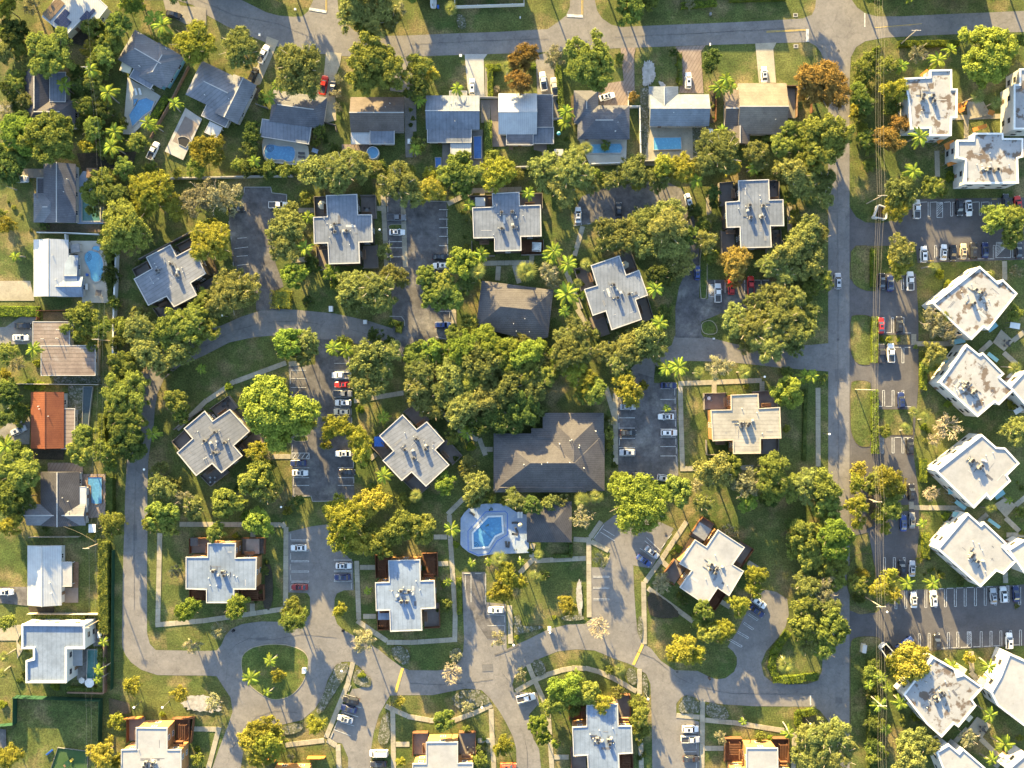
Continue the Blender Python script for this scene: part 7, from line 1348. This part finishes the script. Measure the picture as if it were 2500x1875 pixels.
 (500,1500): [(140,170,95,'s'),(950,80,150,'m'),(1720,300,150,'s'),(730,500,75,'p'),(470,690,95,'p'),(790,660,75,'y'),(700,850,48,'p'),(620,1240,160,'y'),(500,1400,150,'y'),(700,1400,160,'y'),(590,1540,120,'y'),(1190,1210,105,'y'),(1700,660,50,'k'),(100,950,100,'s'),(2090,960,65,'y'),(60,1010,60,'s'),(2120,1600,60,'y'),(930,1540,50,'s')],
 (1000,1500): [(450,640,145,'b'),(500,440,70,'s'),(620,1000,80,'s'),(360,1160,120,'m'),(1010,1420,120,'y'),(620,1240,45,'m'),(770,1580,75,'m'),(960,270,85,'s'),(2050,130,150,'b'),(1700,800,170,'g'),(1900,850,150,'m'),(1600,960,140,'m'),(1800,680,90,'g'),(1500,1010,90,'m'),(1400,1200,115,'g'),(1450,1330,105,'g'),(1590,1410,55,'g'),(1200,660,80,'s'),(2170,600,55,'m'),(2080,950,110,'y'),(1160,250,30,'k'),(740,1450,40,'d'),(1790,1000,100,'m'),(1560,40,30,'k')],
 (1500,1500): [(60,620,75,'f'),(50,840,80,'o'),(270,960,90,'m'),(290,1100,110,'m'),(280,1250,95,'m'),(950,90,100,'m'),(1180,180,120,'y'),(1040,210,120,'m'),(740,400,150,'y'),(880,440,110,'y'),(640,440,90,'y'),(1880,530,105,'f'),(2050,150,170,'m'),(2090,350,110,'o'),(2110,1330,150,'o'),(2150,1560,190,'o'),(1150,1330,75,'s'),(1420,1160,48,'p'),(1570,1330,65,'m'),(1890,1250,75,'p'),(1950,560,0,'x'),(1690,1340,40,'k')],
 (2000,1500): [(120,1290,230,'o'),(190,1540,230,'o'),(160,170,200,'m'),(70,390,120,'m'),(1000,550,190,'y'),(850,520,120,'y'),(1080,430,110,'y'),(1060,680,110,'y'),(900,950,85,'p'),(1050,1100,75,'k'),(1050,1350,170,'o'),(1000,1590,180,'o'),(1190,1430,110,'o'),(560,620,75,'m'),(700,680,68,'p'),(720,820,58,'p'),(650,1010,95,'p'),(700,1260,70,'p'),(560,1180,75,'d'),(560,860,75,'d'),(580,1400,75,'d'),(600,1560,80,'m'),(700,1520,52,'g'),(1460,540,75,'p'),(1620,480,65,'y'),(1850,540,85,'p'),(1930,460,58,'k'),(1820,1060,85,'p'),(1620,1330,110,'s'),(1980,1420,110,'p'),(2180,1340,45,'y'),(1860,1600,75,'p'),(560,740,60,'p'),(1170,1120,60,'d'),(590,550,50,'d')],
}.items():
    for x, y, r, sp in L_:
        if sp != 'x': tree(t[0] + x / Z, t[1] + y / Z, r / Z, sp)
# undergrowth that closes the gaps between the garden trees
for pts, n, sp, r0, r1, sprd in (([(215,20),(245,90),(230,180),(215,260),(235,330),(262,410),(250,470)], 26, 'mmdyo', 14, 26, 22), ([(560,400),(620,420),(900,415),(1000,400)], 8, 'mdo', 12, 20, 8), ([(2098,150),(2105,300),(2130,420)], 12, 'mmy', 14, 24, 14),
    ([(20,60),(60,150),(30,230),(60,300),(20,400)], 12, 'mdo', 18, 30, 20), ([(265,560),(280,760),(300,880),(285,1000),(290,1100)], 14, 'mmd', 16, 26, 9), ([(1000,860),(1080,850),(1180,840),(1290,850),(1340,880)], 14, 'ogm', 22, 36, 30), ([(1000,960),(1090,1000),(1180,1010),(1290,980)], 12, 'omo', 22, 34, 22),
    ([(850,395),(1000,420),(1120,425),(1330,425),(1480,440),(1620,430),(1740,410),(1860,395)], 18, 'ooym', 18, 30, 14), ([(1960,520),(1985,640),(1975,760)], 9, 'oom', 20, 32, 14), ([(1990,1150),(2030,1300),(2040,1420)], 8, 'omm', 20, 32, 14), ([(1900,420),(1960,400),(1990,460)], 6, 'omo', 20, 30, 12),
    ([(10,900),(40,970),(20,1120),(60,1200),(20,1260)], 10, 'mdy', 14, 26, 16), ([(2140,1150),(2200,1180),(2170,1260)], 7, 'ymo', 14, 24, 14), ([(2125,1620),(2135,1700),(2140,1800),(2150,1870)], 8, 'dmd', 12, 20, 10), ([(1180,920),(1250,870),(1330,900)], 8, 'omo', 24, 34, 20), ([(460,760),(560,700),(430,800),(350,830)], 6, 'oom', 20, 30, 14)):
    P = [Vector(p) for p in pts]; seg = [(P[i + 1] - P[i]).length for i in range(len(P) - 1)]; tot = sum(seg)
    for i in range(n):
        s = tot * (i + rnd.random()) / n; k = 0
        while s > seg[k] and k < len(seg) - 1: s -= seg[k]; k += 1
        p = P[k].lerp(P[k + 1], s / seg[k]); tree(p.x + rnd.uniform(-sprd, sprd), p.y + rnd.uniform(-sprd, sprd) * .7, rnd.uniform(r0, r1), rnd.choice(sp), .7)
for pts, n in (([(330,600),(360,740),(300,800)], 5), ([(720,520),(745,640),(740,690)], 7), ([(1130,510),(1140,610)], 4), ([(1400,600),(1420,720)], 5), ([(1000,1040),(1110,1080),(1130,1160)], 7), ([(620,1060),(640,1150),(560,1200)], 6), ([(470,1300),(650,1320),(660,1440),(560,1500)], 8), ([(900,1350),(1080,1400),(1070,1500)], 8), ([(1480,1010),(1500,1180)], 7), ([(1640,1320),(1640,1420),(1700,1500)], 7), ([(1205,1230),(1180,1340),(1330,1345)], 7), ([(190,160),(285,240),(280,330)], 6), ([(560,300),(640,300)], 3), ([(780,330),(850,380)], 5), ([(1000,230),(1010,340)], 5), ([(1360,250),(1380,340)], 5), ([(1740,230),(1745,330)], 4), ([(2240,840),(2260,900),(2270,1180)], 9), ([(2255,1400),(2290,1395),(2240,1330)], 6), ([(2180,1640),(2200,1760),(2280,1830)], 7), ([(2420,1100),(2500,1200),(2480,1480)], 7), ([(1560,1800),(1570,1860)], 4), ([(1180,1800),(1190,1870)], 4), ([(0,480),(70,560)], 4), ([(60,1500),(50,1700)], 4)):
    P = [Vector(p) for p in pts]
    for i in range(n):
        t_ = (i + rnd.random()) / n * (len(P) - 1); k = min(int(t_), len(P) - 2); p = P[k].lerp(P[k + 1], t_ - k); shrub(p.x + rnd.uniform(-7, 7), p.y + rnd.uniform(-5, 5), rnd.uniform(4, 9), rnd.choice(('leaf_m', 'leaf_d', 'leaf_d', 'leaf_o')), 'small garden shrub')
# street and garden trees standing just beyond the upper picture side, throwing long shadows in
for u, v, r, sp in ((30,-60,60,'m'),(140,-75,50,'o'),(300,-70,55,'m'),(420,-50,50,'o'),(700,-60,45,'o'),(890,-60,60,'o'),(1010,-40,40,'m'),(1340,-50,40,'o'),(1480,-70,48,'m'),(1560,-45,45,'m'),(1960,-60,40,'o'),(2130,-50,50,'m'),(2230,-40,30,'p'),(2330,-60,45,'o'),(2420,-45,40,'m'),(2500,-60,48,'o')): tree(u, v, r, sp)
for h in (('long clipped hedge beside the left street, lower stretch', (0,1125), [(1150,880),(1150,1400),(1155,1820)], 100, 2.4, 'leaf_m'), ('clipped dark hedge beside the rectangular left pool', (0,1125), [(1215,190),(1215,560)], 75, 2.2, 'leaf_d'), ('bright clipped hedge above the two parked cars at the left', (0,750), [(-40,45),(420,50)], 105, 1.8, 'leaf_h'),
    ('clipped rectangular hedge at the top behind the right verge', (2000,0), [(860,490),(1480,480)], 55, 1.6, 'leaf_h'), ('bright hedge strip on the topmost grass island', (2000,375), [(568,1050),(568,1430)], 50, 1.5, 'leaf_h'), ('bright hedge strip on the second grass island', (2000,750), [(583,130),(583,585)], 58, 1.5, 'leaf_h'), ('bright hedge strip on the third grass island', (2000,750), [(585,920),(590,1560)], 62, 1.5, 'leaf_h'),
    ('short clipped hedge left of the second diagonal block', (2000,750), [(1108,625),(1108,875)], 62, 1.5, 'leaf_h'), ('short clipped hedge left of the third diagonal block', (2000,1125), [(1110,0),(1110,210)], 62, 1.5, 'leaf_h'), ('short clipped hedge left of the lowest diagonal block', (2000,1125), [(1133,800),(1133,1030)], 68, 1.5, 'leaf_h'),
    ('low hedge right of the light driveway lawn', (1000,0), [(870,740),(875,1050)], 55, 1.6, 'leaf_h'), ('low hedge along the lawn top by the rust trees', (1000,0), [(850,745),(975,740)], 55, 1.6, 'leaf_h'), ('short hedge right of the rust trees', (1000,0), [(1275,720),(1350,725)], 45, 1.4, 'leaf_h'), ('narrow hedge right of the cream pickup', (1000,0), [(1600,720),(1640,1190)], 55, 1.8, 'leaf_m'),
    ('tall clipped hedge left of the white metal roofed house yard', (1000,0), [(850,1355),(855,1640)], 75, 2.0, 'leaf_m'), ('bright clipped hedge along the upper verge', (1500,0), [(740,75),(1080,45)], 60, 1.3, 'leaf_h'), ('thin bright hedge at the very top of the picture', (1500,0), [(1250,10),(1830,-5)], 40, 1.2, 'leaf_h'), ('curved hedge left of the big agave', (1500,1500), [(1850,200),(1760,330),(1710,420),(1690,560),(1740,680)], 75, 1.3, 'leaf_h'),
    ('hedge below the big agave', (1500,1500), [(1740,690),(1900,690),(2170,660)], 75, 1.3, 'leaf_h'), ('curled hedge below the loop road exit', (1500,1500), [(2140,1030),(2060,1050),(1970,1060),(1980,1170),(2030,1240)], 70, 1.4, 'leaf_h'), ('square gold-green hedge block at the upper loop road', (500,375), [(800,1580),(900,1580)], 190, 1.4, 'leaf_y'), ('dark hedge on the small lot end island', (500,750), [(2030,170),(2110,190),(2100,260)], 70, 1.2, 'leaf_d'),
    ('leafy hedge between the covered pool and the left street', (0,750), [(1130,1180),(1140,1480)], 70, 2.2, 'leaf_m'), ('dark hedge at the pool side of the estate below the clubhouse', (1000,1125), [(1560,1025),(1740,1020),(1740,900)], 40, 1.0, 'leaf_d'), ('low hedge left of the sunlit parking bay', (1000,1125), [(530,1280),(540,1640)], 50, .8, 'leaf_h'), ('leafy hedge right of the large kidney pool deck', (0,375), [(1215,1170),(1220,1560)], 50, 2.0, 'leaf_d'),
    ('diagonal lit hedge right of the angular pool deck', (0,0), [(1700,1260),(1810,1080)], 75, 1.6, 'leaf_h'), ('dark hedge on the court below the modern house', (0,1500), [(770,800),(1120,810)], 55, 1.4, 'leaf_m'), ('leafy hedge right of the dark green pool', (0,1500), [(1110,380),(1115,760)], 55, 1.8, 'leaf_m'), ('dark planting row above the modern white house', (0,1500), [(390,20),(930,25)], 45, 1.2, 'leaf_m'),
    ('leafy shrub row above the estate wall below the kidney pool', (500,375), [(430,180),(930,190)], 80, 2.4, 'leaf_m'), ('dark palm hedge along the lower right verge', (2000,1500), [(560,520),(560,1300),(570,1650)], 110, 2.2, 'leaf_d'), ('low flower hedge in the narrow shady strip left of the driveway', (1500,0), [(700,600),(710,920)], 45, .8, 'leaf_m'), ('thin hedge line right of the tan building', (1500,750), [(2060,900),(2040,1640)], 40, .7, 'leaf_d')):
    hedge(h[0], h[1], h[2], h[3], h[4], h[5])
resolve()
